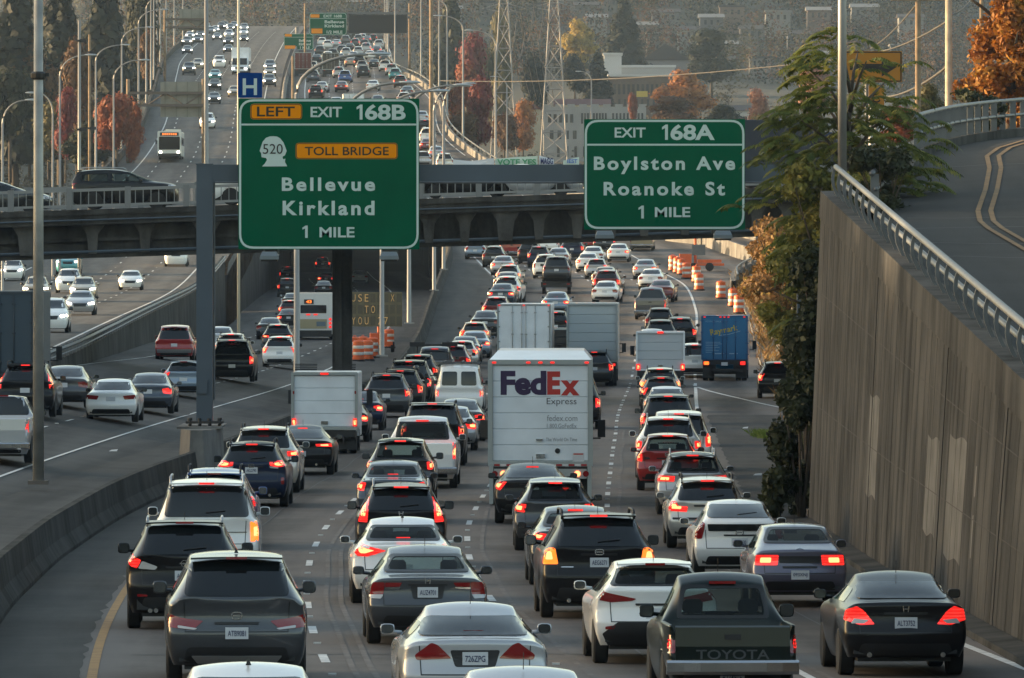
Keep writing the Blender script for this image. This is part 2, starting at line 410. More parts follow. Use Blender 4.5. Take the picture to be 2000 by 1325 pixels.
stripe(m, lambda D: railC(D) - 1.9, fC, 200, 1800, .14)
stripe(m, lambda D: leftC(D) + 2.4, fC, 300, 1800, .14)
for k in (1, 2, 3): dashes(m, lambda D, k=k: railC(D) - 1.9 - k * 3.4, fC, 220, 1700, 11.4, 3.1, .13)
struct(m.build('lane_markings', wpaint))
m = MB()
for o_ in (-LW + .36, -LW + .62, .33, LW + .30): stripe(m, lambda D, o_=o_: MID(D) + o_ + .03 * math.sin(D * .21), fA, 82, 300, .09)
struct(m.build('worn_lane_markings', ghost))
m = MB()
for o_ in (-1.72, 1.48, -4.75, 4.95): stripe(m, lambda D, o_=o_: MID(D) + o_ + .05 * math.sin(D * .13 + o_) + .02 * math.sin(D * 1.1), fA, 82, 420, .035)
for D in (97, 119, 151, 176, 214, 247, 290): m.add([(MID(D) - 6, D, zA(D) + .006), (MID(D) + 6, D + .5, zA(D) + .006), (MID(D) + 6, D + .62, zA(D) + .006), (MID(D) - 6, D + .12, zA(D) + .006)], [(0, 1, 2, 3)])
struct(m.build('pavement_seams', tar))
m = MB(); stripe(m, lambda D: MID(D) - 2 * LW - .05, fA, 80, 330, .14)
struct(m.build('yellow_edge_line', ypaint))

# ground far and wide, rising into the hill that closes the view
tbase = pchip([(-200, -2.5), (400, -3.5), (700, -3), (900, 1), (1200, 11), (1600, 23), (2000, 44), (2350, 84), (2800, 160), (3600, 300)])
def tz(X, D):
    z = tbase(D)
    l = sstep(-50, -120, X) * sstep(600, 860, D) * (1 - sstep(1500, 2100, D)); z += l * 11
    r = sstep(16, 30, X) * sstep(180, 300, D) * (1 - sstep(500, 800, D)); z += r * 9.5
    z += 5 * math.sin(X * .011 + D * .004) * sstep(1300, 2000, D)
    if D > 2050: z += 10 * math.sin(X * .016 + 1.3) * sstep(2050, 2500, D)
    return z
grassm = pm('ground_earth', (.02, .022, .013), .95, noise=.5, nscale=.08)
m = MB(); rows = []
ys = drange(-120, 900, 34) + drange(940, 3600, 44)
for D in ys:
    rows.append([(x, D, tz(x, D)) for x in list(drange(-900, -150, 10)) + list(drange(-135, 150, 19)) + list(drange(200, 900, 10))])
m.loft(rows)
struct(m.build('terrain', grassm, smooth=True))
# unseen rise added left of the road, its crest shaped to shade near lanes
m = MB(); rows = []
def shade_ridge(D):
    d = D - 36
    sh = 9.2 + .5 * math.sin(D * .11) + .4 * math.sin(D * .31)          # height of the shadow it throws on the right-hand wall
    top = 3.62 + (d - 118) * .0512 + .42
    sh = lerp(sh, top, sstep(70, 100, d) * (1 - sstep(176, 190, d)))
    sh = lerp(sh, 3.6, sstep(240, 256, d) * (1 - sstep(332, 352, d)))
    sh -= 1.7 * math.exp(-((d - 158.5) / 2.6) ** 2) + .9 * math.exp(-((d - 171) / 2.2) ** 2)  # dips shaped to let sun patches fall on the wall
    h = sh + 17.6
    h *= 1 - .9 * sstep(430, 520, D)
    return h
for D in drange(-160, 560, 420):
    rows.append([(-260, D, -2), (-190, D, shade_ridge(D) * .8), (-150, D, shade_ridge(D)), (-118, D, shade_ridge(D) * .55), (-80, D, 0), (-60, D, -3.2)])
m.loft(rows)
struct(m.build('hill', grassm, smooth=True))  # added shade caster, out of view
m = MB(); rows = []                                                  # unseen rise added behind the camera to darken reflections on car rears
for q in drange(-80, 80, 40):
    a = R(q + 180); rows.append([(math.sin(a) * r_, math.cos(a) * r_, h_ * (1 + .12 * math.sin(q * .3) + .08 * math.sin(q * .9))) for r_, h_ in ((130, -3), (170, 14), (215, 34), (260, 40), (340, 20))])
m.loft(rows)
struct(m.build('hill', pm('unseen_rise', (.02, .022, .016), .95, noise=.5, nscale=.1), smooth=True))

# ------------------------------------------------------------------ concrete barriers, retaining walls
conc_dark = concrete('concrete_barrier_grey', (.020, .020, .019), (.066, .064, .060), 1.0, (1, 1, .3))
conc_wall = concrete('concrete_board_wall', (.020, .020, .0198), (.076, .0755, .074), 1.0, (1, 1, .06), .35)
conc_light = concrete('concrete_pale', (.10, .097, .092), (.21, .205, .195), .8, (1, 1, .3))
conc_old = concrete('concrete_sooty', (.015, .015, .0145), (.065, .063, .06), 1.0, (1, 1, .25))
steel = pm('galvanised_steel', (.13, .137, .145), .5, .5, noise=.12, nscale=2)
steel_dark = pm('painted_steel_slate', (.055, .075, .10), .45, .0, coat=.2, noise=.12, nscale=.7)
JERSEY = [(.30, -.4), (.30, .08), (.15, .33), (.08, .82), (-.08, .82), (-.15, .33), (-.30, .08), (-.30, -.4)]
def jersey(name, xf, zf, D0, D1, mat, seg=6.1, prof=JERSEY):
    m = MB(); D = D0
    while D < D1 - .5:
        e = min(D + seg, D1); n = 2 if D < 400 else 1; rows = []
        for d in drange(D, e - .025, n):
            rows.append([(xf(d) + px, d, zf(d) + pz) for px, pz in prof])
        o = len(m.v); m.loft(rows)
        k = len(prof); m.f.append(tuple(o + i for i in range(k))); m.f.append(tuple(o + n * k + i for i in range(k - 1, -1, -1)))
        D = e
    return m.build(name, mat)
tag(jersey('concrete_barrier', barA, zA, 70, 229, conc_dark), 'dark weathered concrete median barrier curving up the left side towards the sign gantry', 'barrier')
tag(jersey('concrete_barrier', barA, zA, 237.2, 520, conc_dark), 'long concrete barrier from the gantry base to the overpass, behind the white box truck', 'barrier')
tag(jersey('concrete_barrier', barA, zA, 520.1, 900, conc_dark, 12), 'concrete parapet along the left edge of the raised deck beyond the overpass', 'barrier')
tag(jersey('concrete_barrier', lambda D: (barA(D) + railC(D)) / 2 if D > 895 else barA(D), lambda D: (zA(D) + zC(D)) / 2, 900.2, 2000, conc_light, 20), 'far median barrier between oncoming headlights and outgoing traffic on the hill', 'barrier')
# gantry foot: a wider block of barrier
g = empty('barrier_pedestal', (barA(233), 233, zA(233)))
m = MB(); m.loft([[(px * 1.0 + (.42 if px > 0 else -.42) * w, y, (pz if pz < .5 else 1.42)) for px, pz in JERSEY] for y, w in ((-3.9, .2), (-2.3, 1), (2.6, 1), (4.1, .2))])
m.f.append(tuple(range(8))); m.f.append(tuple(24 + i for i in range(7, -1, -1)))
m.build('block', conc_light, g)
m = MB(); m.box(0, 0.2, 1.45, 1.25, 4.6, .06); m.build('cap', conc_light, g)
tag(g, 'pale widened concrete block of the median barrier under the gantry post', 'barrier block')

# right-hand retaining wall and the ramp it carries
wbx = lambda D: 7.5 - (D - 120) * .0093
wtz = lambda D: 3.62 + (D - 118) * .0512
wall = empty('retaining_wall', (wbx(140), 140, 0))
def P(D, x, z): return (x - wbx(140), D - 140, z)
m = MB(); rows = []
for D in drange(84, 190, 53):
    z0, z1 = zA(D) - .6, wtz(D); xb, xt = wbx(D), wbx(D) + .34
    rows.append([P(D, xb, z0), P(D, lerp(xb, xt, .5), lerp(z0, z1, .5)), P(D, lerp(xb, xt, .9), z1 - .62), P(D, xt, z1 - .6), P(D, xt + .25, z1 - .58), P(D, xt + .8, z1 - 1), P(D, xt + .8, z0)])
m.loft(rows); n = len(rows[0]); m.f.append(tuple(range(n))); m.f.append(tuple((len(rows) - 1) * n + i for i in range(n - 1, -1, -1)))
m.build('wall', conc_wall, wall)
m = MB(); rows = []
for D in drange(84, 190.15, 53):
    z1 = wtz(D); xt = wbx(D) + .31
    rows.append([P(D, xt - .03, z1 - .62), P(D, xt, z1), P(D, xt + .42, z1), P(D, xt + .42, z1 - .6)])
m.loft(rows, True); m.f.append((0, 1, 2, 3)); k = (len(rows) - 1) * 4; m.f.append((k + 3, k + 2, k + 1, k))
m.build('coping', conc_wall, wall)
m = MB()
for D, zt in ((142.5, 5.75), (127.6, 99), (111, 99), (165, 99)):
    zt = min(zt, wtz(D) - .64) if zt > 50 else zt - 1.35; z0 = zA(D)
    def wallx(z):
        a, b = z0 - .6, wtz(D); mid = lerp(a, b, .5); xb = wbx(D)
        return xb + .17 * (z - a) / (mid - a) if z < mid else xb + .17 + .136 * (z - mid) / (b - .62 - mid)
    w = .05 if D != 142.5 else .10; zs = drange(z0 - .1, zt, 10)
    m.loft([[P(D - w, wallx(z) - .004, z), P(D - w, wallx(z) - .014, z), P(D + w, wallx(z) - .014, z), P(D + w, wallx(z) - .004, z)] for z in zs], True)
m.build('joint', pm('joint_tar', (.02, .02, .02), .9), wall)
def wallx_(D, z):
    a, b = zA(D) - .6, wtz(D); mid = lerp(a, b, .5); xb = wbx(D)
    return xb + .17 * (z - a) / (mid - a) if z < mid else xb + .17 + .136 * (z - mid) / (b - .62 - mid)
m = MB()
for D0, D1, z0_, z1_ in ((166, 162.4, 1.0, 3.0), (146.6, 143.3, .9, 2.6), (140.6, 136.2, .7, 2.75), (133.8, 133.5, .9, 1.6), (133.8, 133.5, 1.9, 2.4)):
    rows = []
    for i in range(7):
        D = lerp(D0, D1, i / 6); j = .05 * math.sin(i * 1.3 + D0) * min(1, abs(D0 - D1))
        rows.append([P(D, wallx_(D, z) - .004, z) for z in (z0_ + j, lerp(z0_, z1_, .5), z1_ + j * .8)])
    m.loft(rows)
m.build('paint_patch', pm('faded_paint_patch', (.082, .081, .078), .85, noise=.4, nscale=1.5), wall)
m = MB(); D = 86.0; k = 0
while D < 188:
    za, zt_ = zA(D) - .1, wtz(D) - .66
    m.loft([[P(D - .012, wallx_(D, z) - .003, z), P(D - .012, wallx_(D, z) - .007, z), P(D + .012, wallx_(D, z) - .007, z), P(D + .012, wallx_(D, z) - .003, z)] for z in drange(za, zt_, 6)], True); D += (1.25, 1.9, 1.55)[k % 3]; k += 1
for f_ in (.36, .70):
    m.loft([[P(D, wallx_(D, z) - .003, z - .012), P(D, wallx_(D, z) - .006, z), P(D, wallx_(D, z) - .003, z + .012)] for D, z in ((D, lerp(zA(D), wtz(D), f_)) for D in drange(85, 189, 50))])
m.build('form_seam', pm('form_seam_dark', (.024, .023, .021), .9), wall)
m = MB()                                                            # small kerb at the wall foot
rows = [[P(D, wbx(D) - .42, zA(D) - .1), P(D, wbx(D) - .40, zA(D) + .10), P(D, wbx(D) + .02, zA(D) + .14), P(D, wbx(D) + .02, zA(D) - .1)] for D in drange(84, 189, 40)]
m.loft(rows, True); m.build('kerb', conc_dark, wall)
tag(wall, 'tall board-marked concrete retaining wall with vertical stains along the right lane', 'wall')

outer = [(8.42, 84), (8.1, 120), (7.7, 165), (7.62, 182), (7.95, 189), (8.5, 197), (9.6, 209), (10.6, 222), (11.35, 234), (12.5, 245), (14, 256), (16.5, 268), (20, 278), (30, 290)]
inner = [(19, 84), (18.5, 120), (18.5, 165), (18.7, 182), (18.9, 187), (19.2, 193), (19.8, 201), (20.8, 208), (22, 214), (23.5, 219), (25, 223), (27.5, 227), (30.5, 230), (38, 234)]
def rz_(D): return wtz(D) - .35 - .5 * sstep(170, 200, D) - .018 * max(0, D - 225)
m = MB(); rows = []
for (a, b), (c, d) in zip(outer, inner):
    zl = rz_(b); rows.append([(lerp(a, c, t), lerp(b, d, t), zl + .12 * t) for t in (0, .15, .3, .45, .6, .8, 1)])
m.loft(rows)
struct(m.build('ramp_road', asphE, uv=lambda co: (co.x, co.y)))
def offs(pts, t): return [(lerp(a, c, t), lerp(b, d, t), rz_(b) + .12 * t) for (a, b), (c, d) in pts]
def smoothpath(p, k=4):
    out = []
    for i in range(len(p) - 1):
        p0, p1, p2, p3 = [Vector(p[max(0, min(len(p) - 1, i + q))]) for q in (-1, 0, 1, 2)]
        for s in range(k):
            t = s / k; out.append(.5 * ((2 * p1) + (p2 - p0) * t + (2 * p0 - 5 * p1 + 4 * p2 - p3) * t * t + (3 * p1 - p0 - 3 * p2 + p3) * t ** 3))
    out.append(Vector(p[-1])); return out
m = MB(); tl = (.29, .29, .29, .28, .27, .26, .245, .225, .20, .175, .165, .16, .155, .15)
for off in (-.018, .010):
    rows = []
    for i, ((a, b), (c, d)) in enumerate(zip(outer, inner)):
        zl = rz_(b); rows.append([(lerp(a, c, t), lerp(b, d, t), zl + .12 * t + .025) for t in (tl[i] + off, tl[i] + off + .011)])
    m.loft(rows)
struct(m.build('ramp_centre_line', pm('ramp_paint_yellow', (.15, .078, .016), .8, noise=.35, nscale=2)))
m = MB()
for k_, (i, s0, s1, ta, tb) in enumerate(((2, .10, .22, .02, .9), (2, .55, .50, .05, .95), (3, .15, .3, .0, .8), (4, .4, .2, .1, .9), (1, .3, .4, 0, .9), (7, .2, .6, .1, .8))):
    rows = []
    for q in range(9):
        t = lerp(ta, tb, q / 8); s_ = lerp(s0, s1, q / 8) + .05 * math.sin(q * 2.1 + k_); (a, b), (c, d), (a2, b2), (c2, d2) = outer[i], inner[i], outer[i + 1], inner[i + 1]
        x0_, y0_, x1_, y1_ = lerp(a, a2, s_), lerp(b, b2, s_), lerp(c, c2, s_), lerp(d, d2, s_); z_ = lerp(rz_(b), rz_(b2), s_) + .12 * t + .012; X_, Y_ = lerp(x0_, x1_, t), lerp(y0_, y1_, t)
        rows.append([(X_, Y_ - .06, z_ - .003), (X_, Y_ + .06, z_ + .003)])
    m.loft(rows)
struct(m.build('ramp_seams', tar))
m = MB()                                                             # the skirt that carries the bend
po = smoothpath([(a, b, 0) for a, b in outer[3:]], 3)
rows = [[(p.x - .1, p.y, -3.6), (p.x - .02, p.y, rz_(p.y) + .28), (p.x + .35, p.y - .05, rz_(p.y) + .28), (p.x + .37, p.y - .05, rz_(p.y) - .2)] for p in po if p.y > 190.2]
m.loft(rows); tag(m.build('retaining_wall', conc_old), 'dark concrete edge wall under the bend of the ramp behind the big green tree', 'wall')
def railing(name, pts, label, h=.68, post=2.6, bow=True, pr=.065):
    """two-pipe bridge rail; posts bow outwards"""
    pts = [Vector(p) for p in pts]; c = pts[len(pts) // 2]; root = empty(name, c)
    rel = [p - c for p in pts]
    MB().tube([p + Vector((0, 0, h)) for p in rel], pr, 10).build('rail', steel, root, smooth=True)
    MB().tube([p + Vector((.1, 0, h * .5)) for p in rel], pr * .8, 8).build('rail', steel, root, smooth=True)
    d = 0; nextd = .3; k = 0
    for i in range(len(rel) - 1):
        a, b = rel[i], rel[i + 1]; L = (b - a).length
        while nextd <= d + L and k < 100:
            p = a.lerp(b, (nextd - d) / L); m = MB(); rows = []
            t = (b - a).normalized(); w = .05
            for s in range(6):
                f = s / 5; x = (-.14 * math.sin(f * math.pi * .8) if bow else 0) + .06; th = .035 if bow else .10
                q = p + Vector((x, 0, -.02 + f * h))
                rows.append([q + Vector((-th, -w, 0)), q + Vector((th, -w, 0)), q + Vector((th, w, 0)), q + Vector((-th, w, 0))])
            m.loft(rows, True).build('post', steel, root); nextd += post; k += 1
        d += L
    return tag(root, label, 'railing')
railing('bridge_railing', [(wbx(D) + .52, D, wtz(D)) for D in drange(88, 187, 33)], 'steel pipe railing with bowed posts on top of the tall right-hand wall')
railing('bridge_railing', [(p.x + .15, p.y, rz_(p.y) + .2) for p in po if 194 < p.y < 221], 'short angled steel railing half hidden behind the green tree on the wall top', .75, 3.0, False, .07)
railing('bridge_railing', [(p.x + .15, p.y, rz_(p.y) + .25) for p in po if 233 < p.y < 290], 'curved grey steel railing round the outside bend of the ramp under the autumn tree', .95, 1.9, False, .07)

# express-lane retaining wall and guard rail on its top
wC = empty('retaining_wall', (railC(500), 500, 0)); cx = railC(500)
m = MB(); rows = [[(railC(D) + .25 - cx, D - 500, zBl(D) - 1.2), (railC(D) + .12 - cx, D - 500, zC(D) + .28), (railC(D) - .22 - cx, D - 500, zC(D) + .28), (railC(D) - .25 - cx, D - 500, zC(D) - .5)] for D in drange(312, 684, 62)]
m.loft(rows); k = (len(rows) - 1) * 4; m.f.append((0, 1, 2, 3)); m.f.append((k + 3, k + 2, k + 1, k)); m.build('wall', conc_old, wC)
m = MB()
for zz, hh in ((.62, .16), (.45, .05)):
    rows = [[(railC(D) + .2 - cx, D - 500, zC(D) + zz), (railC(D) + .26 - cx, D - 500, zC(D) + zz + hh / 2), (railC(D) + .2 - cx, D - 500, zC(D) + zz + hh), (railC(D) + .14 - cx, D - 500, zC(D) + zz + hh / 2)] for D in drange(316, 684, 62)]
    m.loft(rows, True)
m.build('guard_rail', steel, wC)
m = MB()
for D in drange(318, 682, 92): m.box(railC(D) + .05 - cx, D - 500, zC(D) + .5, .14, .14, .6)
m.build('guard_post', steel, wC)['kind'] = 'stuff'
tag(wC, 'grey concrete retaining wall with guard rail between the express lanes and oncoming road', 'wall')
# raised decks of the high bridge beyond
def deck(name, xf, zf, D0, D1, side, label):
    root = empty(name, (xf(D0), D0, zf(D0))); x0, z0 = xf(D0), zf(D0)
    m = MB(); rows = [[(xf(D) - x0, D - D0, zf(D) - z0 - .03), (xf(D) - x0 - side * .1, D - D0, zf(D) - z0 - 1.0), (xf(D) - x0 - side * 1.2, D - D0, zf(D) - z0 - 1.5), (xf(D) - x0 - side * 9, D - D0, zf(D) - z0 - 1.5)] for D in drange(D0, D1, 60)]
    m.loft(rows); m.build('deck_edge', conc_light, root)
    D = D0 + 8
    while D < (D1 if side > 0 else 715):
        m = MB(); x = xf(D) - x0 - side * 2.0; zt = zf(D) - z0 - 1.45; zb_ = -z0 - 4
        m.lathe([(.6, zb_), (.6, zt - .9), (.8, zt)], (x, D - D0, 0), 'Z', 14); m.box(x - side * 2.5, D - D0, zt - .35, 7, 1.1, .9)
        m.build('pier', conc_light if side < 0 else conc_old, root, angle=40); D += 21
    return tag(root, label, 'bridge')
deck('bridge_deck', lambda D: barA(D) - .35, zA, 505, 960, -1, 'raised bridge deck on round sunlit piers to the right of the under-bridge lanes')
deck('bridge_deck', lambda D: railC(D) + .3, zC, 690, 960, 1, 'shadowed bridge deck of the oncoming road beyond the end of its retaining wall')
m = MB(); m.loft([[(railC(D), D, zC(D) - 1.6), (barA(D), D, zA(D) - 1.6)] for D in drange(800, 1700, 40)])
m.loft([[(leftC(D), D, zC(D) - 1.2), (railC(D), D, zC(D) - 1.5)] for D in drange(700, 1700, 40)])
m.loft([[(barA(D), D, zA(D) - 1.6), (curbA(D), D, zA(D) - 1.2)] for D in drange(700, 1700, 40)])
m.loft([[(railC(D) + 1.4, D, -4), (railC(D) + 1.4, D, zC(D) - 1.5)] for D in drange(690, 1100, 20)])
m.loft([[(max(barA(D) + 6, rB(D) + 7), D, -4), (max(barA(D) + 6, rB(D) + 7), D, zA(D) - 1.55)] for D in drange(540, 1100, 25)])  # side wall added to keep light off the lanes under the bridge
m.loft([[(railC(D) - .1, D, zC(D) - .03), (barA(D) + .2, D, zA(D) - .03)] for D in drange(880, 2000, 50)])
tag(m.build('bridge_slab', conc_old), 'dark underside slab of the high double-deck bridge on the hill', 'bridge')

def parapet(name, xf, zf, D0, D1, n, label, h=1.0, mat=None, posts=0, side=1):
    root = empty(name, (xf(D0), D0, zf(D0))); x0, z0 = xf(D0), zf(D0); m = MB()
    rows = [[(xf(D) - x0, D - D0, zf(D) - z0 - .6), (xf(D) - x0, D - D0, zf(D) - z0 + h), (xf(D) - x0 + .3 * side, D - D0, zf(D) - z0 + h), (xf(D) - x0 + .35 * side, D - D0, zf(D) - z0 - .6)] for D in drange(D0, D1, n)]
    m.loft(rows, True); m.build('parapet_wall', mat or conc_light, root)
    if posts:
        m = MB(); rows = [[(xf(D) - x0 + .1, D - D0, zf(D) - z0 + h + .35), (xf(D) - x0 + .2, D - D0, zf(D) - z0 + h + .35), (xf(D) - x0 + .2, D - D0, zf(D) - z0 + h + .47), (xf(D) - x0 + .1, D - D0, zf(D) - z0 + h + .47)] for D in drange(D0, D1, n)]
        m.loft(rows, True); m.build('rail', steel, root)
        D = D0 + 3; k = 0
        while D < D1 and k < 90:
            m = MB(); m.box(xf(D) - x0 + .15, D - D0, zf(D) - z0 + h + .2, .22, .5, .45); m.build('post', conc_light, root); D += posts; k += 1
    return tag(root, label, 'parapet')
parapet('bridge_parapet', curbA, zA, 560, 1300, 74, 'long curving parapet with pale rail along the right edge of the climbing bridge', .75, None, 9, -1)
parapet('bridge_parapet', leftC, zC, 560, 1800, 80, 'left parapet of the oncoming road climbing past the lamp posts', .9, conc_old, 0, -1)

# ------------------------------------------------------------------ overpass across the freeway
oz = lambda X: 7.68 + (X + 22.3) * .032
OY0, OY1 = 357.0, 370.0
op = empty('overpass', (0, OY0, 0))
def cross(m, x0, x1, z0, z1, y0, y1, n=14):
    """a beam along X that follows the slope of the bridge; z relative to the deck"""
    rows = []
    for x in drange(x0, x1, n):
        z = oz(x); rows.append([(x, y0 - OY0, z + z0), (x, y0 - OY0, z + z1), (x, y1 - OY0, z + z1), (x, y1 - OY0, z + z0)])
    o = len(m.v); m.loft(rows, True); m.f.append((o, o+1, o+2, o+3)); e = o + n * 4; m.f.append((e+3, e+2, e+1, e)); return m
XL, XR = -46, 24
cross(MB(), XL, XR, -.72, -.06, OY0, OY1).build('deck', conc_old, op)
cross(MB(), XL, XR, -.30, -.10, OY0 - .1, OY0 - .003).build('fascia', conc_old, op)
m = MB()
for y in (OY0 + 1.1, OY0 + 4.2, OY0 + 7.4, OY0 + 10.6): cross(m, XL, XR, -2.02, -.723, y, y + .4)
m.build('girder', conc_old, op)
m = MB(); cross(m, XL, XR, -2.18, -2.023, OY0 + .85, OY0 + 1.75); cross(m, XL, -4, -1.45, -1.30, OY0 + .82, OY0 + 1.09)
m.build('flange', conc_old, op)
m = MB(); x = XL + 1; i = 0
while x < XR:
    w = .34 if i % 3 else .6
    z = oz(x); zb_ = -2.0; d = .95 if x > -5 else .7
    poly = [(x - w/2 - .34, z - .73), (x + w/2 + .34, z - .73), (x + w/2 + .08, z - 1.15), (x + w/2, z + zb_), (x - w/2, z + zb_), (x - w/2 - .08, z - 1.15)]
    m.prism(poly, 1.06 - d * (.55 if i % 3 else .9), 1.12); x += (1.35 if x > -5 else 2.3) * (1 + .4 * ((i * 7) % 5) / 5); i += 1
m.build('bracket', concrete('concrete_bracket', (.035, .034, .033), (.10, .097, .093), 1.0, (1, 1, .25)), op)['kind'] = 'stuff'
for x in (-7.5, -30.5):
    m = MB(); m.box(x, 5.2, 2.6, .86, 1.3, 7.9); m.box(x - .16, 4.45, 2.5, .3, .3, 7.5); m.build('pier', conc_old, op)
m = MB(); m.box(16.3, 6.2, 2.5, 3.6, 9.5, 7.6); m.build('abutment', conc_old, op)
m = MB(); m.tube([(x, .72, oz(x) - 1.9) for x in drange(XL, XR, 12)], .07, 6); m.tube([(x, -.06, oz(x) - .52) for x in drange(XL, XR, 12)], .04, 6); m.build('conduit', steel_dark, op)
tag(op, 'dark sooty concrete overpass with bracketed girders crossing over the whole freeway', 'bridge')
def fence(name, Y, h, label, x0=XL, x1=XR):
    root = empty(name, (0, Y, 0)); st = pm('fence_grey', (.22, .225, .23), .5, .3)
    m = MB()
    for z0, w in ((.06, .10), (h, .13)):
        rows = [[(x, -.06, oz(x) + z0), (x, -.06, oz(x) + z0 + w), (x, .06, oz(x) + z0 + w), (x, .06, oz(x) + z0)] for x in drange(x0, x1, 12)]
        m.loft(rows, True)
    m.build('rail', st, root)
    m = MB(); x = x0
    while x < x1:
        m.box(x, 0, oz(x) + h / 2 + .1, .035, .035, h - .05); x += .34
    m.build('baluster', st, root)['kind'] = 'stuff'
    x = x0 + 1.2
    while x < x1:
        MB().box(x, 0, oz(x) + h / 2 - .06, .26, .2, h + .45).build('post', pm('fence_post_grey', (.16, .165, .17), .6), root); x += 2.55
    return tag(root, label, 'fence')
fence('bridge_fence', OY0 + .15, .72, 'grey barred railing on the near edge of the overpass in front of the crossing cars')
fence('bridge_fence', OY1 - .2, .95, 'grey barred railing on the far edge of the overpass behind the crossing cars')

# ------------------------------------------------------------------ sign gantry and its signs
GY = 232.0
gx = lambda px, Y=231.3: wx(px, Y)
gz = lambda py, Y=231.3: wz(py, Y)
ga = empty('sign_gantry', (-8.7, GY, zA(GY)))
z0 = zA(GY)
MB().box(0, 0, (1.62 + 8.36 - z0) / 2, .46, .46, 8.36 - z0 - 1.62).build('post', steel_dark, ga)
m = MB(); m.box(0, 0, 1.585, 1.05, .95, .07)
m.build('base_plate', pm('rusty_plate', (.035, .03, .028), .8), ga)
m = MB()
for a in (-.42, -.14, .14, .42):
    for b in (-.38, .38): m.lathe([(.035, 1.48), (.035, 1.54)], (a, b, 0), 'Z', 6); m.lathe([(.05, 1.622), (.05, 1.70)], (a, b, 0), 'Z', 6)
m.build('bolt', plastic(), ga)
MB().box(8.4, 0, 8.1 - z0, 17.24, .44, .53).build('beam', steel_dark, ga)
MB().box(17.0, 0, (7.83 - z0) / 2 - .2, .46, .46, 7.83 - z0 + .4).build('post', steel_dark, ga)
m = MB(); m.box(.24 + .0, 0, 7.72 - z0, .02, .5, .3); m.box(0, 0, 8.375 - z0, .5, .5, .03); m.build('bracket', steel_dark, ga)
m = MB(); m.tube([(.3, -.26, 7.86 - z0), (16.6, -.26, 7.86 - z0)], .035, 6); m.tube([(.27, -.15, 2.2), (.27, -.15, 7.9 - z0)], .035, 6); m.build('conduit', steel, ga)
MB().box(-.05, -.27, 2.6, .26, .09, .4).build('junction_box', steel_dark, ga)
tag(ga, 'slate grey steel sign gantry with a square post in the median and one long beam', 'gantry')
signgreen = pm('sign_green', (.0005, .088, .042), .7, spec=.04, noise=.10, nscale=.9)
signwhite = pm('sign_letter_white', (.50, .60, .57), .6, spec=.1)
signblue = pm('sign_blue', (.002, .042, .19), .7, spec=.05)
signorange = pm('sign_orange', (.80, .27, .001), .7, spec=.05)
signblack = pm('sign_letter_black', (.012, .008, .006), .6)
def ring(m, x0, z0, x1, z1, r, w, y0, y1):
    a = rpoly([(x0, z0), (x1, z0), (x1, z1), (x0, z1)], r, 6); b = rpoly([(x0 + w, z0 + w), (x1 - w, z0 + w), (x1 - w, z1 - w), (x0 + w, z1 - w)], max(r - w, .02), 6)
    m.loft([[(x, y1, z) for x, z in a], [(x, y0, z) for x, z in a], [(x, y0, z) for x, z in b], [(x, y1, z) for x, z in b]], True)
def sign(name, px0, py0, px1, py1, Y, label, cat, mat, border=True, line=None, r=.42):
    x0, x1, z0, z1 = wx(px0, Y), wx(px1, Y), wz(py1, Y), wz(py0, Y); cx, cz = (x0 + x1) / 2, z0
    root = empty(name, (cx, Y, cz)); sh = lambda p: (p[0] - cx, p[1] - cz)
    MB().prism(rpoly([(x0 - cx, 0), (x1 - cx, 0), (x1 - cx, z1 - z0), (x0 - cx, z1 - z0)], .03), 0, .07).build('panel', mat, root)
    if border:
        m = MB(); ring(m, x0 - cx + .02, .02, x1 - cx - .02, z1 - z0 - .02, r, .06, -.006, .003)
        if line:
            zl = wz(line, Y) - cz; m.box(0, -.0015, zl, x1 - x0 - .17, .009, .05)
        m.build('border', signwhite, root)
    def T(s, a, b, c, d, mt=signwhite, bold=.02, y=-.0032, sp=1.0):
        return text_obj('legend', s, (wx(a, Y) - cx, wz(d, Y) - cz, wx(c, Y) - cx, wz(b, Y) - cz), y, mt, root, bold, .008, sp)
    def one(a, b, c, d):
        x0_, x1_, z0_, z1_ = wx(a, Y) - cx, wx(c, Y) - cx, wz(d, Y) - cz, wz(b, Y) - cz; w_ = x1_ - x0_; h_ = z1_ - z0_
        MB().prism([(x1_ - w_ * .48, z0_), (x1_, z0_), (x1_, z1_), (x1_ - w_ * .38, z1_), (x0_, z1_ - h_ * .17), (x0_, z1_ - h_ * .33), (x1_ - w_ * .48, z1_ - h_ * .23)], -.0072, .002).build('legend', signwhite, root)
    T.one = one
    def tabp(a, b, c, d):
        xa, xb, za, zb_ = wx(a, Y) - cx, wx(c, Y) - cx, wz(d, Y) - cz, wz(b, Y) - cz
        o = MB().prism(rpoly([(xa, za), (xb, za), (xb, zb_), (xa, zb_)], .1, 4), -.012, .002).build('orange_panel', signorange, root)
        m = MB(); ring(m, xa + .01, za + .01, xb - .01, zb_ - .01, .09, .02, -.016, -.009); m.build('panel_edge', signblack, o); return o
    brk = MB()
    for t in (.25, .75): brk.box(lerp(x0 - cx, x1 - cx, t), .14, (z1 - z0) / 2, .1, .14, (z1 - z0) * .9)
    brk.build('bracket', steel, root)
    return root, T, tabp
root, T, tabp = sign('highway_sign', 465.5, 193, 819, 487.5, 231.3, 'large green exit sign for Bellevue and Kirkland with orange toll bridge panel', 'highway sign', signgreen, True, 243.6)
tabp(489.3, 203.2, 589.8, 233.5); tabp(577.5, 279.5, 776.5, 311)
T('LEFT', 501.9, 208.6, 575.9, 227.8, signblack, .015, -.0165); T('EXIT', 606.6, 209, 668, 229.2); T.one(696.5, 204.5, 708, 234); T('68B', 713, 204, 792.3, 234.8, bold=.03)
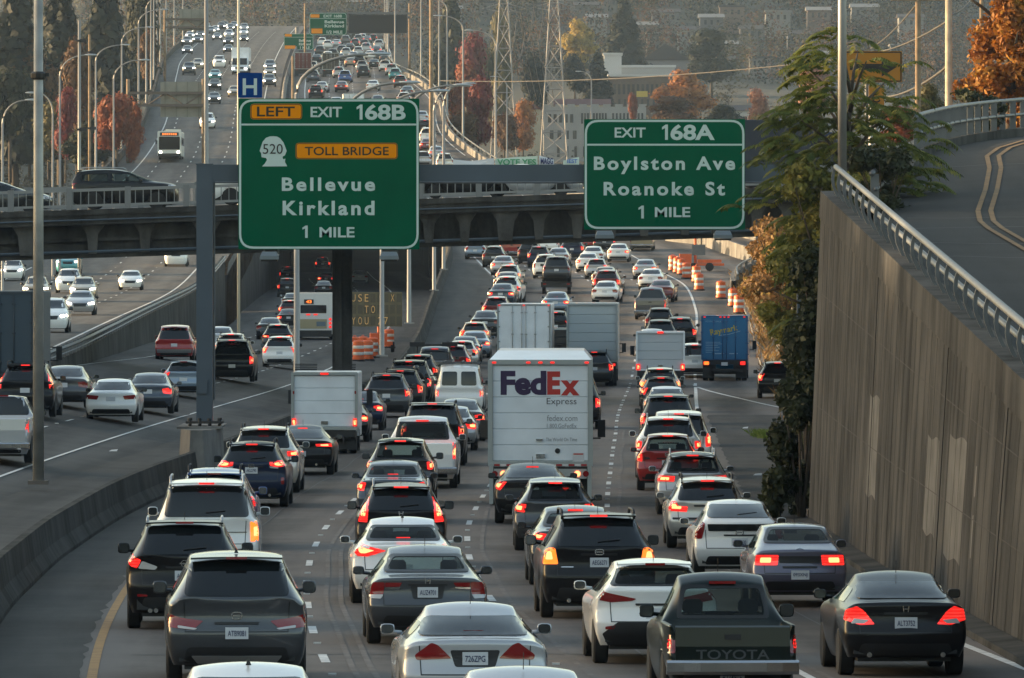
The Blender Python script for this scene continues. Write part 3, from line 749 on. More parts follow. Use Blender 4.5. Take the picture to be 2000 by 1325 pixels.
T('TOLL BRIDGE', 595.4, 287, 759.4, 303.8, signblack, .012, -.0165)
T('Bellevue', 550.5, 347, 732.5, 373.6, bold=.03, sp=1.28); T('Kirkland', 552, 392.5, 731.5, 421, bold=.03, sp=1.28)
T.one(590.5, 441, 601, 465); T('MILE', 624, 444, 692.5, 464, bold=.02)
Y = 231.3; hd = [(185, 700), (205, 680), (220, 655), (214, 641), (182, 635), (179, 606), (168, 592), (178, 562), (190, 527), (213, 500), (240, 490), (265, 488), (290, 491), (312, 503), (335, 532), (350, 570), (358, 592), (346, 622), (331, 630), (329, 641), (335, 650), (349, 645), (345, 668), (362, 699)]
cx, cz = root.location.x, root.location.z
MB().prism([(wx(460 + a / 3.581, Y) - cx, wz(130 + b / 3.581, Y) - cz) for a, b in hd], -.008, .002).build('route_shield', signwhite, root)
T('520', 513.5, 281.5, 552.3, 301, signblack, .0, -.0125)
tag(root, 'large green exit sign for Bellevue and Kirkland with two orange panels', 'highway sign')
root, T, tabp = sign('highway_sign', 1140.7, 233, 1455.3, 449, 231.3, '', 'highway sign', signgreen, True, 283, .4)
T('EXIT', 1200.5, 249.5, 1261, 269); T.one(1293, 243.7, 1304.5, 273.5); T('68A', 1309.5, 243.2, 1396, 274.2, bold=.03)
T('Boylston Ave', 1160, 306, 1435.7, 340.4, bold=.03, sp=1.28); T('Roanoke St', 1179, 355.4, 1416, 382.4, bold=.03, sp=1.28)
T.one(1247, 402, 1257.5, 427); T('MILE', 1279, 405, 1348.2, 424.4, bold=.02)
tag(root, 'smaller green exit sign for Boylston Ave and Roanoke St over the right lanes', 'highway sign')
root, T, tabp = sign('hospital_sign', 464.5, 142.5, 512, 191, 231.3, '', 'road sign', signblue, False)
T('H', 474, 153.5, 502, 186, bold=.02)
tag(root, 'square blue hospital sign with white H above the corner of the green sign', 'road sign')
for px, py, lab in ((526, 507, 'sign lamp under the left part of the big Bellevue sign'), (760, 507, 'sign lamp under the right part of the big Bellevue sign'), (1181, 466, 'sign lamp under the left part of the Boylston sign'), (1412, 466, 'sign lamp under the right part of the Boylston sign')):
    x, z = wx(px, 229.6), wz(py, 229.6); l = empty('sign_lamp', (x, 229.6, z))
    m = MB(); m.loft([[(-.27, -.2, .0), (.27, -.2, .0), (.27, .2, .0), (-.27, .2, .0)], [(-.25, -.2, .1), (.25, -.2, .1), (.25, .2, .12), (-.25, .2, .12)], [(-.2, -.1, .2), (.2, -.1, .2), (.2, .14, .22), (-.2, .14, .22)]], True); m.f.append((8, 9, 10, 11))
    m.build('housing', steel_dark if px < 0 else pm('lamp_housing_grey', (.16, .19, .21), .5, .3), l)
    m = MB(); m.box(0, 0, -.03, .46, .34, .05); m.build('lens', pm('lamp_glass_dark', (.03, .03, .03), .15), l)
    m = MB(); m.tube([(-.2, .1, .08), (-.2, 1.9, .12), (-.2, 1.9, .5)], .03, 6); m.tube([(.2, .1, .08), (.2, 1.9, .12), (.2, 1.9, .5)], .03, 6); m.build('arm', steel, l)
    tag(l, lab, 'sign lamp', 'lamps lighting the gantry signs')

# ------------------------------------------------------------------ lamp posts, poles, masts, far signs
galv = pm('pole_galvanised', (.25, .245, .235), .5, .35, noise=.1, nscale=1)
wood = pm('pole_wood', (.20, .14, .085), .85, noise=.3, nscale=2)
def lamp_post(X, Y, z, h, arm, label, w=.2, group='lamp posts along the freeway', mat=None, rise=1.6, wood_=False, straight=False):
    r = empty('street_lamp', (X, Y, z)); mat = mat or galv; s = 1 if arm > 0 else -1; L = abs(arm)
    top = h - rise
    MB().tube([(0, 0, 0), (0, 0, .05), (0, 0, top)], [w * .62, w * .5, w * .34], 10).build('pole', mat, r, smooth=True)
    MB().box(0, 0, .03, w * 2.2, w * 2.2, .08).build('base', mat, r)
    if arm:
        pts = [(s * L * (1 - math.cos(q * math.pi / 2)) if not straight else s * L * q, 0, top + rise * (math.sin(q * math.pi / 2) if not straight else q)) for q in drange(0, 1, 8)]
        MB().tube([(0, 0, top - .1)] + pts, [w * .34] + [lerp(w * .32, w * .2, q / 8) for q in range(9)], 8).build('arm', mat, r, smooth=True)
        m = MB(); e = pts[-1]
        m.loft([[(e[0] + s * a, b * .16 * c, e[2] + d * .09 * c + .02) for b, d in ((-1, 0), (-.6, .9), (.6, .9), (1, 0), (.6, -.7), (-.6, -.7))] for a, c in ((-.1, .25), (.1, .8), (.4, 1.1), (.75, .9), (.95, .3))], True)
        m.build('lamp_head', pm('lamp_head_grey', (.40, .44, .48), .4, .3), r, smooth=True)
    return tag(r, label, 'street lamp', group)
# near pole on the median shoulder
zb0 = .1; D = 205; p = empty('steel_pole', (wx(75, D), D, zb0))
MB().tube([(0, 0, 0), (0, 0, 13.5)], [.145, .11], 14).build('pole', pm('pole_aged_zinc', (.27, .27, .255), .5, .3, noise=.35, nscale=1.2), p, smooth=True)
m = MB(); m.box(0, 0, .03, .5, .5, .1); m.build('base_plate', pm('pole_foot', (.12, .10, .085), .8), p)
m = MB(); zc_ = wz(148, D) - zb0; m.lathe([(.14, zc_ - .1), (.19, zc_ - .06), (.2, zc_ + .05), (.14, zc_ + .1)], (0, 0, 0), 'Z', 10); m.box(.2, 0, zc_ + .02, .14, .12, .09); m.build('camera_mount', plastic(), p)
tag(p, 'tall galvanised pole with black collar standing left of the median barrier', 'pole')
D = 188.6; p = empty('steel_pole', (wx(1645, D), D, wtz(188)))
MB().tube([(0, 0, 0), (0, 0, 8)], [.105, .095], 14).build('pole', galv, p, smooth=True); MB().box(0, 0, .04, .36, .36, .1).build('base_plate', plastic(), p)
tag(p, 'pale lamp pole rising from the top end of the retaining wall beside the green tree', 'pole')
for px, D, lab, arm, al in ((579.5, 333, 'gold-lit lamp post with curved arm rising behind the left part of the Bellevue sign', 2.9, 2.9), (675.5, 388, 'lamp post whose curved arm rises over the middle of the Bellevue sign', 2.6, 2.6), (746, 428, 'lamp post with curved arm standing by the orange barrels', 2.6, 2.6),
                       (799, 476, 'lamp post right of the Bellevue sign, its arm lowest of the row', 2.6, 2.6), (848, 536, 'lamp post on the deck parapet behind the beam, left of a near twin', 1.6, 2), (866.5, 590, 'lamp post on the deck parapet behind the beam, right of its near twin', 1.4, 2)):
    lamp_post(wx(px, D), D, (zA(D) + .75), 14.6 - .75 if px < 840 else 13.4, arm, lab, .27)
for i, D in enumerate((842, 905, 965, 1025, 1085, 1145, 1210, 1280, 1350, 1430, 1520)):
    lamp_post(leftC(D) - .6, D, zC(D) + .3, 13.5, 2.6, 'lamp post on the left parapet of the oncoming road, number %s back from the overpass' % ('first second third fourth fifth sixth seventh eighth ninth tenth last'.split()[i]), .26, 'lamp posts on the left parapet of the climbing road')
for i, D in enumerate((868, 925, 990, 1060, 1140, 1235, 1340, 1460, 1600)):
    lamp_post(curbA(D) + .4, D, zA(D) + .3, 14.2, -2.4, 'lamp post on the right bridge parapet, %s beyond the overpass' % ('first second third fourth fifth sixth seventh eighth last'.split()[i]), .26, 'lamp posts on the right parapet of the climbing bridge')
for px, D, yt, arm, lab in ((103, 640, 182, -1.2, 'short lamp post left of the oncoming road, nearest the steel pole'), (117, 640, 108, 2.0, 'arched lamp post just left of the thin camera mast'), (222, 700, 118, 2.2, 'arched lamp post in front of the red maple'),
                            (5, 560, 196, 1.6, 'arched lamp post at the left edge above the overpass'), (990, 1250, 150, -1.6, 'gold-lit lamp post between the two lattice towers'), (1155, 1300, 140, -1.6, 'lamp post in front of the white apartment block')):
    X = wx(px, D); zb_ = max(tz(X, D), 0) - .3; lamp_post(X, D, zb_, wz(yt, D) - zb_, arm, lab, .22 if D < 900 else .3)
def plain_pole(name, px, D, yt, label, w, mat, extra=None, cat='pole'):
    X = wx(px, D); z = tz(X, D); p = empty(name, (X, D, z)); h = wz(yt, D) - z
    MB().tube([(0, 0, 0), (0, 0, h)], [w * .5, w * .38], 10).build('pole', mat, p, smooth=True)
    if extra: extra(p, h)
    return tag(p, label, cat)
def crossarm(p, h):
    m = MB(); m.box(0, 0, h - .8, 2.2, .12, .12)
    for x in (-.95, -.5, .5, .95): m.lathe([(.05, h - .74), (.07, h - .62), (.03, h - .5)], (x, 0, 0), 'Z', 8)
    m.build('crossarm', wood, p)
def cams(p, h):
    for z in (-1.5, -8.0):
        m = MB(); m.box(.3, 0, h + z, .5, .3, .25); m.box(0, 0, h + z, .3, .3, .15); m.build('camera', plastic(), p)
plain_pole('camera_mast', 155, 600, 40, 'thin grey camera mast above the black SUV on the overpass', .28, galv, cams)
plain_pole('utility_pole', 175, 700, 68, 'gold-lit wooden pole right of the thin camera mast', .30, wood, cams)
plain_pole('steel_pole', 403, 385, -30, 'steel pole rising behind the left end of the gantry beam', .26, galv)
plain_pole('steel_pole', 466, 430, -30, 'slim gold-lit pole rising behind the blue hospital sign', .19, pm('pole_pale', (.5, .45, .36), .6))
plain_pole('utility_pole', 842, 900, -40, 'thick sunlit wooden utility pole beside the right bridge parapet', .55, wood, crossarm)
plain_pole('utility_pole', 1793, 330, -40, 'brown wooden utility pole behind the green tree', .30, wood, crossarm)
plain_pole('utility_pole', 1853, 300, -60, 'pale sunlit utility pole left of the autumn tree', .34, pm('pole_wood_pale', (.42, .34, .25), .85, noise=.2), crossarm)
plain_pole('utility_pole', 1917, 345, -20, 'slim pole rising behind the top of the autumn tree', .22, wood)
plain_pole('sign_post', 572, 860, 110, 'wooden post in the median of the climbing road', .38, wood)
plain_pole('sign_post', 910, 1000, 210, 'small post below the orange maples', .3, wood)
wirem = pm('cable_grey', (.05, .047, .045), .7)
def wire(a, b, sag, label, r=.02, cat='cable', group=None, n=12):
    a, b = Vector(a), Vector(b); c = (a + b) / 2
    pts = [a.lerp(b, t) - c - Vector((0, 0, sag * 4 * t * (1 - t))) for t in drange(0, 1, n)]
    o = MB().tube(pts, r, 5).build('overhead_cable', wirem, None, smooth=True); o.location = c
    return tag(o, label, cat, group)
def wp(px, py, D): return (wx(px, D), D, wz(py, D))
wire(wp(1853, 30, 300), wp(1905, -12, 330), .2, 'upper short cable from the pale utility pole', .03)
wire(wp(1853, 40, 300), wp(1660, 105, 420), .4, 'cable from the pale utility pole down past the top of the green tree', .035)
wire(wp(1853, 128, 300), wp(1720, 190, 420), .3, 'slanting cable crossing the brown utility pole below the yellow sign', .05)
wire(wp(1793, 5, 330), wp(1700, 95, 420), .2, 'steep cable from the brown utility pole to the green tree', .03)
wire(wp(860, 158, 640), wp(1700, 108, 520), .6, 'long dark cable across the view above the white building', .035)
# steel lattice towers
lat = pm('lattice_steel', (.27, .26, .26), .6, .3)
def tower(px, D, wpx, label, h=52):
    X = wx(px, D); z = tz(X, D); t = empty('lattice_tower', (X, D, z)); w = wpx * D / FOC
    def wd(f): return w * (1 - .72 * min(1, f / .62)) if f < .62 else w * .28
    m = MB(); n = 13; lv = [i / n for i in range(n + 1)]
    for sx, sy in ((-1, -1), (1, -1), (1, 1), (-1, 1)):
        m.tube([(sx * wd(f) / 2, sy * wd(f) / 2, f * h) for f in lv], .14, 5)
    m.build('leg', lat, t)
    m = MB()
    for i in range(n):
        a, b = wd(lv[i]) / 2, wd(lv[i+1]) / 2; z0, z1 = lv[i] * h, lv[i+1] * h
        for (ax, ay), (bx, by) in (((-1, -1), (1, -1)), ((1, -1), (1, 1)), ((1, 1), (-1, 1)), ((-1, 1), (-1, -1))):
            m.tube([(ax * a, ay * a, z0), (bx * b, by * b, z1)], .07, 4); m.tube([(bx * a, by * a, z0), (ax * b, ay * b, z1)], .07, 4); m.tube([(ax * b, ay * b, z1), (bx * b, by * b, z1)], .06, 4)
    m.build('bracing', lat, t)
    m = MB()
    for f in (.60, .74, .88):
        for s in (-1, 1): m.tube([(s * w * .12, 0, f * h - .6), (s * w * .75, 0, f * h), (s * w * .12, 0, f * h + .9)], .08, 4)
    m.build('arm', lat, t)
    return tag(t, label, 'pylon')
tower(984, 1480, 56, 'grey lattice power tower left of the gold-lit lamp post')
tower(1082, 1520, 56, 'grey lattice power tower in front of the white gabled building')
for i in range(7):
    x = 966 + i * 17; y = 20 + (i % 3) * 25
    wire(wp(x, y + 5, 1490), wp(x + 26, y - 8, 1505), 4.5 + (i % 2) * 1.5, 'drooping jumper cable of the lattice towers', .09, 'cable', 'jumper cables between the lattice towers')
for i in range(6):
    wire(wp(972 + i * 17, -10, 1500), wp(1046 + i * 9, 250, 1700), 2, 'thin line running down between the two lattice towers', .06, 'cable', 'lines running down between the lattice towers')
# sign bridges over the oncoming road (seen from behind) and over the far outgoing lanes
def truss(name, D, x0, x1, z0, z1, zl, zr, panels, label, mt=None):
    X0, X1 = x0, x1; r = empty(name, ((X0 + X1) / 2, D, zl)); c = (X0 + X1) / 2; dk = mt or pm('truss_brown', (.10, .08, .065), .7)
    m = MB(); m.box(0, 0, z0 - zl, X1 - X0, .35, .3); m.box(0, 0, z1 - zl, X1 - X0, .35, .3)
    n = max(4, int((X1 - X0) / 1.8))
    for i in range(n):
        a = X0 - c + (X1 - X0) * i / n; b = X0 - c + (X1 - X0) * (i + 1) / n; m.tube([(a, 0, (z0 if i % 2 else z1) - zl), (b, 0, (z1 if i % 2 else z0) - zl)], .07, 4)
    m.build('truss', dk, r)
    for x, zz in ((X0, zl), (X1, zr)): m = MB(); m.tube([(x - c, 0, zz - zl - 1), (x - c, 0, z1 - zl + 1.5)], .18, 8); m.build('post', wood, r, smooth=True)
    for (a, b, e, f) in panels:
        m = MB(); m.box((a + b) / 2 - c, .5, (e + f) / 2 - zl, b - a, .08, f - e); m.build('sign_panel', pm('sign_back_grey', (.22, .22, .19), .6, noise=.15, nscale=.8), r)
        m = MB()
        k = a + .5
        while k < b: m.box(k - c, .42, (e + f) / 2 - zl, .08, .07, f - e); k += 1.2
        m.build('sign_rib', pm('sign_rib_grey', (.15, .15, .13), .6), r)
    return tag(r, label, 'sign bridge')
D = 880; truss('sign_bridge', D, wx(250, D), wx(397, D), wz(206, D), wz(182, D), zC(D), zC(D), [(wx(313, D), wx(394, D), wz(229, D), wz(160, D))], 'nearer sign bridge seen from behind over the oncoming bus lane')
D = 1150; truss('sign_bridge', D, wx(322, D), wx(405, D), wz(54, D), wz(38, D), zC(D), zC(D), [(wx(350, D), wx(399, D), wz(60, D), wz(18, D))], 'farther sign bridge seen from behind beside the lamp posts at the top')
D = 1250; truss('sign_bridge', D, wx(596, D), wx(800, D), wz(34, D), wz(26, D), zA(D), zA(D), [], 'sign bridge over the far outgoing lanes carrying the black message board', steel)
D = 1249
r, T, tabp = sign('highway_sign', 604.5, 25.5, 677, 69, D, '', 'highway sign', signgreen, True, 36.5, .5)
tabp(606, 28, 624, 35); T('EXIT 168B', 632, 29, 668, 34.5, bold=.02); T('Bellevue', 634, 40, 672, 46, bold=.03); T('Kirkland', 634, 48, 672, 54, bold=.03); T('1/2 MILE', 638, 60, 669, 66, bold=.03); tabp(608, 56, 630, 66)
tag(r, 'far green Bellevue sign beside the black message board', 'highway sign')
D = 1430
r, T, tabp = sign('highway_sign', 554.5, 66, 612, 98, D, '', 'highway sign', signgreen, True, 73, .5)
tabp(556, 66.5, 570, 72); T('Bellevue', 584, 77, 607, 82, bold=.03); T('Kirkland', 584, 84, 607, 89, bold=.03); tabp(556, 89, 577, 96); T('1 MILE', 586, 91, 605, 96, bold=.03)
MB().tube([(-.3, .3, -11), (-.3, .3, 4)], .3, 8).build('post', steel, r)
tag(r, 'farthest and smallest green sign, half hidden behind a lamp post', 'highway sign')
D = 1248; v = empty('message_board', (wx(738, D), D, wz(65.5, D))); w = 115 * D / FOC; h = 36.5 * D / FOC
MB().box(0, .4, h / 2, w, .8, h).build('cabinet', pm('message_board_black', (.008, .008, .009), .7), v)
m = MB(); ring(m, -w/2, 0, w/2, h, .05, .12, -.05, .01); m.build('frame', pm('message_board_frame', (.02, .02, .022), .5), v)
tag(v, 'large blank black message board over the far outgoing lanes', 'message board')

# warning signs on the ramp, banners on the overpass
D = 262; r, T, tabp = sign('warning_sign', 1649, 100, 1762, 161, D, '', 'road sign', pm('sign_yellow', (.34, .14, .006), .6), False)
cx, cz = r.location.x, r.location.z; q = lambda a, b: (wx(a, D) - cx, wz(b, D) - cz)
MB().prism([q(1660, 125), q(1722, 125), q(1722, 112), q(1752, 131), q(1722, 150), q(1722, 137), q(1660, 137)], -.008, .002).build('arrow', signblack, r)
m = MB(); ring(m, *q(1650, 160), *q(1761, 101), .05, .04, -.006, .003); m.build('border', signblack, r)
MB().tube([(-.2, .15, -7), (-.2, .15, .8)], .06, 8).build('post', steel, r)
tag(r, 'large yellow warning sign with black arrow showing through the green tree', 'road sign')
D = 261.7; r, T, tabp = sign('warning_sign', 1697, 167, 1727, 210, D, '', 'road sign', pm('sign_yellow', (.34, .14, .006), .6), False)
cx, cz = r.location.x, r.location.z
m = MB(); a = []
for i in range(14):
    t = R(-30 + 240 * -i / 13 + 0); a.append((.13 * math.cos(t) , .30 + .13 * math.sin(t)))
for i in range(13):
    m.tube([(a[i][0], -.004, a[i][1]), (a[i+1][0], -.004, a[i+1][1])], .028, 5)
m.build('curve_arrow', signblack, r)
MB().tube([(0, .15, -6), (0, .15, .6)], .05, 8).build('post', steel, r)
tag(r, 'small yellow plate with black curved arrow below the large arrow sign', 'road sign')
def banner(pts, label, txt=None, col=(.66, .68, .72), tb=None, tcol=(.1, .4, .2)):
    Y = OY1 - .35; D = Y; c = Vector((wx(pts[0][0], D), D, wz(pts[0][1], D)))
    r = empty('banner', c); n = len(pts)
    top = [Vector((wx(a, D), D + .05 * math.sin(i * 2.1), wz(b, D))) - c for i, (a, b, _) in enumerate(pts)]; bot = [Vector((wx(a, D), D - .03 * math.sin(i * 1.7), wz(d, D))) - c for i, (a, _, d) in enumerate(pts)]
    MB().loft([top, [t.lerp(b, .5) + Vector((0, .04 * math.sin(i * 3), 0)) for i, (t, b) in enumerate(zip(top, bot))], bot, [b + Vector((0, .02, 0)) for b in bot], [t + Vector((0, .02, 0)) for t in top]]).build('cloth', pm('banner_cloth_%d' % int(col[1] * 100), col, .8), r)
    if txt: text_obj('lettering', txt, (wx(tb[0], D) - c.x, wz(tb[3], D) - c.z, wx(tb[2], D) - c.x, wz(tb[1], D) - c.z), -.085, pm('banner_ink_%d' % int(tcol[2] * 100), tcol, .8), r, .03, .01)
    return tag(r, label, 'banner')
banner([(885, 312, 330), (920, 315, 331), (965, 309, 330)], 'plain white banner sagging on the overpass railing')
banner([(967, 311, 331), (1010, 307, 331), (1050, 305, 331)], 'pale green banner reading VOTE YES on the overpass', 'VOTE YES', (.60, .70, .62), (971, 311, 1047, 323), (.08, .32, .16))
banner([(1053, 304, 331), (1082, 312, 331)], 'white banner with dark blue writing on the overpass', 'MAGG', (.70, .68, .70), (1056, 309, 1080, 321), (.03, .04, .14))
banner([(1100, 314, 331), (1131, 307, 331)], 'small white banner with pale blue writing on the overpass', 'IEST', (.68, .70, .74), (1108, 311, 1128, 319), (.1, .2, .5))

# ------------------------------------------------------------------ foliage
bark = pm('bark', (.07, .055, .042), .9, noise=.3, nscale=4)
def leaf_mesh(name, n, blobs, size, seed, coh=0., shell=.55):
    """n small bent leaf faces spread through overlapping clumps; blobs: (x, y, z, rx, ry, rz)"""
    rng = np.random.default_rng(seed)
    bl = np.array(blobs); vol = (bl[:, 3] * bl[:, 4] * bl[:, 5]) ** .67
    idx = rng.choice(len(bl), n, p=vol / vol.sum())
    d = rng.normal(size=(n, 3)); d /= np.linalg.norm(d, axis=1)[:, None]
    r = (shell + (1 - shell) * rng.random(n) ** .6) * (1 + .14 * rng.normal(size=n))
    c = bl[idx, :3] + d * bl[idx, 3:] * r[:, None]
    nn = d * (.7 + coh) + rng.normal(size=(n, 3)) * (.7 if not coh else .32) + np.array([0, 0, .35]); nn /= np.linalg.norm(nn, axis=1)[:, None]
    a = np.cross(nn, rng.normal(size=(n, 3))); a /= np.linalg.norm(a, axis=1)[:, None] + 1e-9; b = np.cross(nn, a)
    s = size * (.6 + .8 * rng.random(n))[:, None]
    a *= s; b *= s * .62
    v = np.stack([c - a, c - b * .9 + nn * s * .18, c + a, c + b * .9 + nn * s * .18], 1).reshape(-1, 3)
    me = bpy.data.meshes.new(name)
    me.vertices.add(len(v)); me.vertices.foreach_set('co', v.ravel())
    me.loops.add(n * 4); me.loops.foreach_set('vertex_index', np.arange(n * 4)); me.polygons.add(n); me.polygons.foreach_set('loop_start', np.arange(0, n * 4, 4))
    me.update(calc_edges=True)
    return me
def blob_set(seed, h, w, kind):
    """clump layout of one crown: round-headed, columnar conifer or loose"""
    rnd = random.Random(seed); out = []
    if kind == 'conifer':
        for i in range(16):
            f = i / 15; rr = w * .5 * (1 - f) ** .8 + .05 * w; a = rnd.random() * 6.28
            for k in range(3):
                q = a + k * 2.1 + rnd.random(); out.append((math.cos(q) * rr * .55, math.sin(q) * rr * .55, h * (.10 + .88 * f), rr * .62, rr * .62, h * .05))
    else:
        N = 15 if kind == 'round' else 11
        for i in range(N):
            q = rnd.random() * 6.28; z = rnd.random(); rad = w * .5 * math.sqrt(max(.05, 1 - (2 * z - .85) ** 2)) * (.45 + .55 * rnd.random())
            b = w * (.15 + .15 * rnd.random())
            out.append((math.cos(q) * (rad - b * .6), math.sin(q) * (rad - b * .6), h * (.30 + .62 * z), b, b, b * .8))
        out.append((0, 0, h * .6, w * .26, w * .26, h * .24))
    return out
TREES = {}
def tree_mesh(kind, var, n=4500, size=.03):
    k = (kind, var, n)
    if k not in TREES:
        TREES[k] = leaf_mesh('crown_%s' % kind, n, blob_set(var * 13 + len(kind), 1.0, .7 if kind != 'conifer' else .42, kind), size, var, coh=.8, shell=.4)
        rnd = random.Random(var); m = MB()
        m.tube([(0, 0, -.08), (.008, 0, .3), (.0, .01, .55), (.01, 0, .8)], [.022, .017, .012, .004], 7)
        for i in range(5 if kind != 'conifer' else 0):
            q = rnd.random() * 6.28; z = .28 + .09 * i; m.tube([(0, 0, z), (.12 * math.cos(q), .12 * math.sin(q), z + .13), (.2 * math.cos(q), .2 * math.sin(q), z + .22)], [.01, .007, .003], 5)
        TREES[k, 't'] = m.mesh('trunk_%s' % kind, True)
    return TREES[k], TREES[k, 't']
TN = [0]
def tree(kind, px, ptop, pbot, wpx, D, mat, label, n=4500, size=.03, base=None):
    X = wx(px, D); zt = wz(ptop, D); zb_ = wz(pbot, D) if base is None else base; h = zt - zb_
    TN[0] += 1; cr, tk = tree_mesh(kind, TN[0] % 4, n, size)
    t = empty(kind_name[kind], (X, D, zb_), TN[0] * 1.7); sx = wpx * D / FOC / (.72 if kind != 'conifer' else .46)
    t.scale = (sx, sx, h)
    link('crown', cr, mat, t); link('trunk', tk, bark, t)
    return tag(t, label, 'tree')
kind_name = dict(round='broadleaf_tree', loose='broadleaf_tree', conifer='conifer_tree')
L = dict(dark=leaf_mat('leaves_dark', (.012, .017, .009), (.034, .040, .020), 9), pine=leaf_mat('needles_dark', (.005, .010, .007), (.016, .023, .015), 9),
         olive=leaf_mat('leaves_olive', (.05, .05, .02), (.12, .105, .04), 9), red=leaf_mat('leaves_red', (.13, .035, .02), (.27, .085, .04), 8), crimson=leaf_mat('leaves_crimson', (.10, .022, .025), (.21, .05, .045), 8),
         orange=leaf_mat('leaves_orange', (.20, .075, .025), (.44, .19, .055), 8), brown=leaf_mat('leaves_brown', (.05, .028, .014), (.13, .065, .028), 9), yellow=leaf_mat('leaves_yellow', (.17, .13, .03), (.36, .26, .06), 8), pink=leaf_mat('leaves_rust', (.17, .075, .05), (.33, .16, .10), 8))
for a in [
    ('round', 228, 172, 345, 92, 870, L['red'], 'bright red maple left of the climbing oncoming road'), ('round', 262, 205, 345, 50, 880, L['red'], 'smaller red maple right beside the bright one, behind the sunlit post'),
    ('round', 58, 62, 330, 110, 1000, L['brown'], 'rust brown tree at the upper left behind the near pole'), ('round', 150, 85, 330, 90, 960, L['brown'], 'rust brown tree behind the thin camera mast'),
    ('round', 20, 120, 340, 120, 930, L['dark'], 'dark green tree at the left edge above the overpass'), ('loose', 95, 205, 340, 90, 900, L['olive'], 'olive tree with yellowing leaves behind the short lamp post'),
    ('round', 170, 235, 345, 110, 880, L['dark'], 'low dark tree right of the wooden pole above the overpass'), ('loose', 128, 178, 345, 60, 890, L['crimson'], 'dull crimson tree between the two left lamp posts'),
    ('conifer', 30, -60, 340, 170, 1000, L['pine'], 'tall dark conifer at the upper left corner'), ('conifer', 118, -60, 330, 150, 1050, L['pine'], 'tall dark conifer behind the short lamp post at the upper left'), ('conifer', 205, -60, 320, 150, 1100, L['pine'], 'tall dark conifer above the bright red maple'),
    ('round', 270, -20, 260, 110, 1200, L['dark'], 'hazy dark tree behind the row of left lamp posts'), ('round', 288, 48, 200, 50, 1150, L['brown'], 'hazy rust tree beside the row of left lamp posts'),
    ('round', 925, 70, 260, 80, 1350, L['crimson'], 'crimson maple left of the first lattice tower, highest of the red trees'), ('round', 905, 122, 300, 95, 1150, L['red'], 'orange red maple behind the right bridge parapet'), ('round', 935, 158, 320, 70, 1050, L['crimson'], 'crimson maple low between the parapet and the first lattice tower'),
    ('round', 900, 210, 330, 90, 980, L['brown'], 'brown bush-like tree below the red maples'), ('conifer', 880, -30, 230, 90, 1650, L['dark'], 'hazy dark conifer above the red maples'), ('loose', 975, 20, 310, 80, 1700, L['olive'], 'hazy olive tree behind the left lattice tower'),
    ('round', 1022, 200, 320, 66, 1400, L['orange'], 'orange tree in front of the cream gable'), ('round', 985, 215, 330, 70, 1350, L['brown'], 'brown tree between the lattice tower and the orange tree'), ('round', 1045, 110, 240, 70, 1640, L['pine'], 'dark round tree between the lattice towers'),
    ('round', 1132, 38, 150, 84, 1800, L['yellow'], 'yellow green tree with turning top above the white apartment block'), ('conifer', 1218, -8, 150, 90, 1850, L['pine'], 'tall dark conifer above the brick building'), ('conifer', 1168, 100, 215, 66, 1690, L['pine'], 'dark conifer left of the brick building'), ('round', 1122, 108, 200, 66, 1690, L['pine'], 'dark tree behind the roofs left of the brick building'),
    ('round', 1340, 138, 262, 120, 1380, L['orange'], 'large orange tree right of the brick building'), ('loose', 1315, 190, 262, 110, 1330, L['brown'], 'brown lower tree under the large orange tree'), ('round', 1235, 176, 262, 22, 1550, L['red'], 'small red tree at the front of the brick building'),
    ('round', 1482, 178, 290, 62, 1250, L['pink'], 'rust pink tree left of the big green tree'), ('round', 1420, 205, 300, 110, 1200, L['dark'], 'hazy dark tree right of the Boylston sign'), ('round', 1390, 60, 190, 120, 1800, L['dark'], 'hazy dark tree above the large orange tree'), ('loose', 1500, 215, 330, 90, 1000, L['olive'], 'olive tree behind the right end of the gantry beam'),
    ('round', 1590, 120, 260, 90, 1300, L['pink'], 'hazy pink tree behind the green tree'), ('round', 1820, 165, 300, 90, 420, L['olive'], 'olive shrubby tree behind the bend of the ramp railing'), ('loose', 1760, 212, 300, 110, 330, L['red'], 'low red-leaved shrub tree left of the ramp railing'),
]: tree(*a)
# big autumn tree on the right
au = leaf_mat('leaves_autumn', (.16, .05, .012), (.46, .25, .04), 1.3, (.30, .12, .02))
t = empty('maple_tree', (wx(1972, 300), 300, 9.6)); rnd = random.Random(5); bl = []
for i in range(60):
    z = rnd.random(); q = rnd.random() * 6.28; rr = (2.0 if z < .75 else 1.4) * (.25 + .75 * rnd.random()); b = .42 + .4 * rnd.random(); bl.append((math.cos(q) * rr * .85, math.sin(q) * rr * .85, .1 + 7.6 * z, b, b, b * .8))
link('crown', leaf_mesh('crown', 17000, bl, .12, 3, shell=.2), au, t)
m = MB(); m.tube([(0, 0, -2), (.05, 0, 2), (-.1, .1, 5), (.1, 0, 9)], [.28, .22, .15, .05], 9)
for i in range(9): q = i * 2.4; z = 1.2 + i * .8; m.tube([(0, 0, z), (1.1 * math.cos(q), 1.1 * math.sin(q), z + .9), (2.0 * math.cos(q), 2.0 * math.sin(q), z + 1.5)], [.10, .06, .02], 6)
m.build('trunk', bark, t, smooth=True)
tag(t, 'glowing orange and yellow autumn maple above the ramp at the upper right', 'tree')
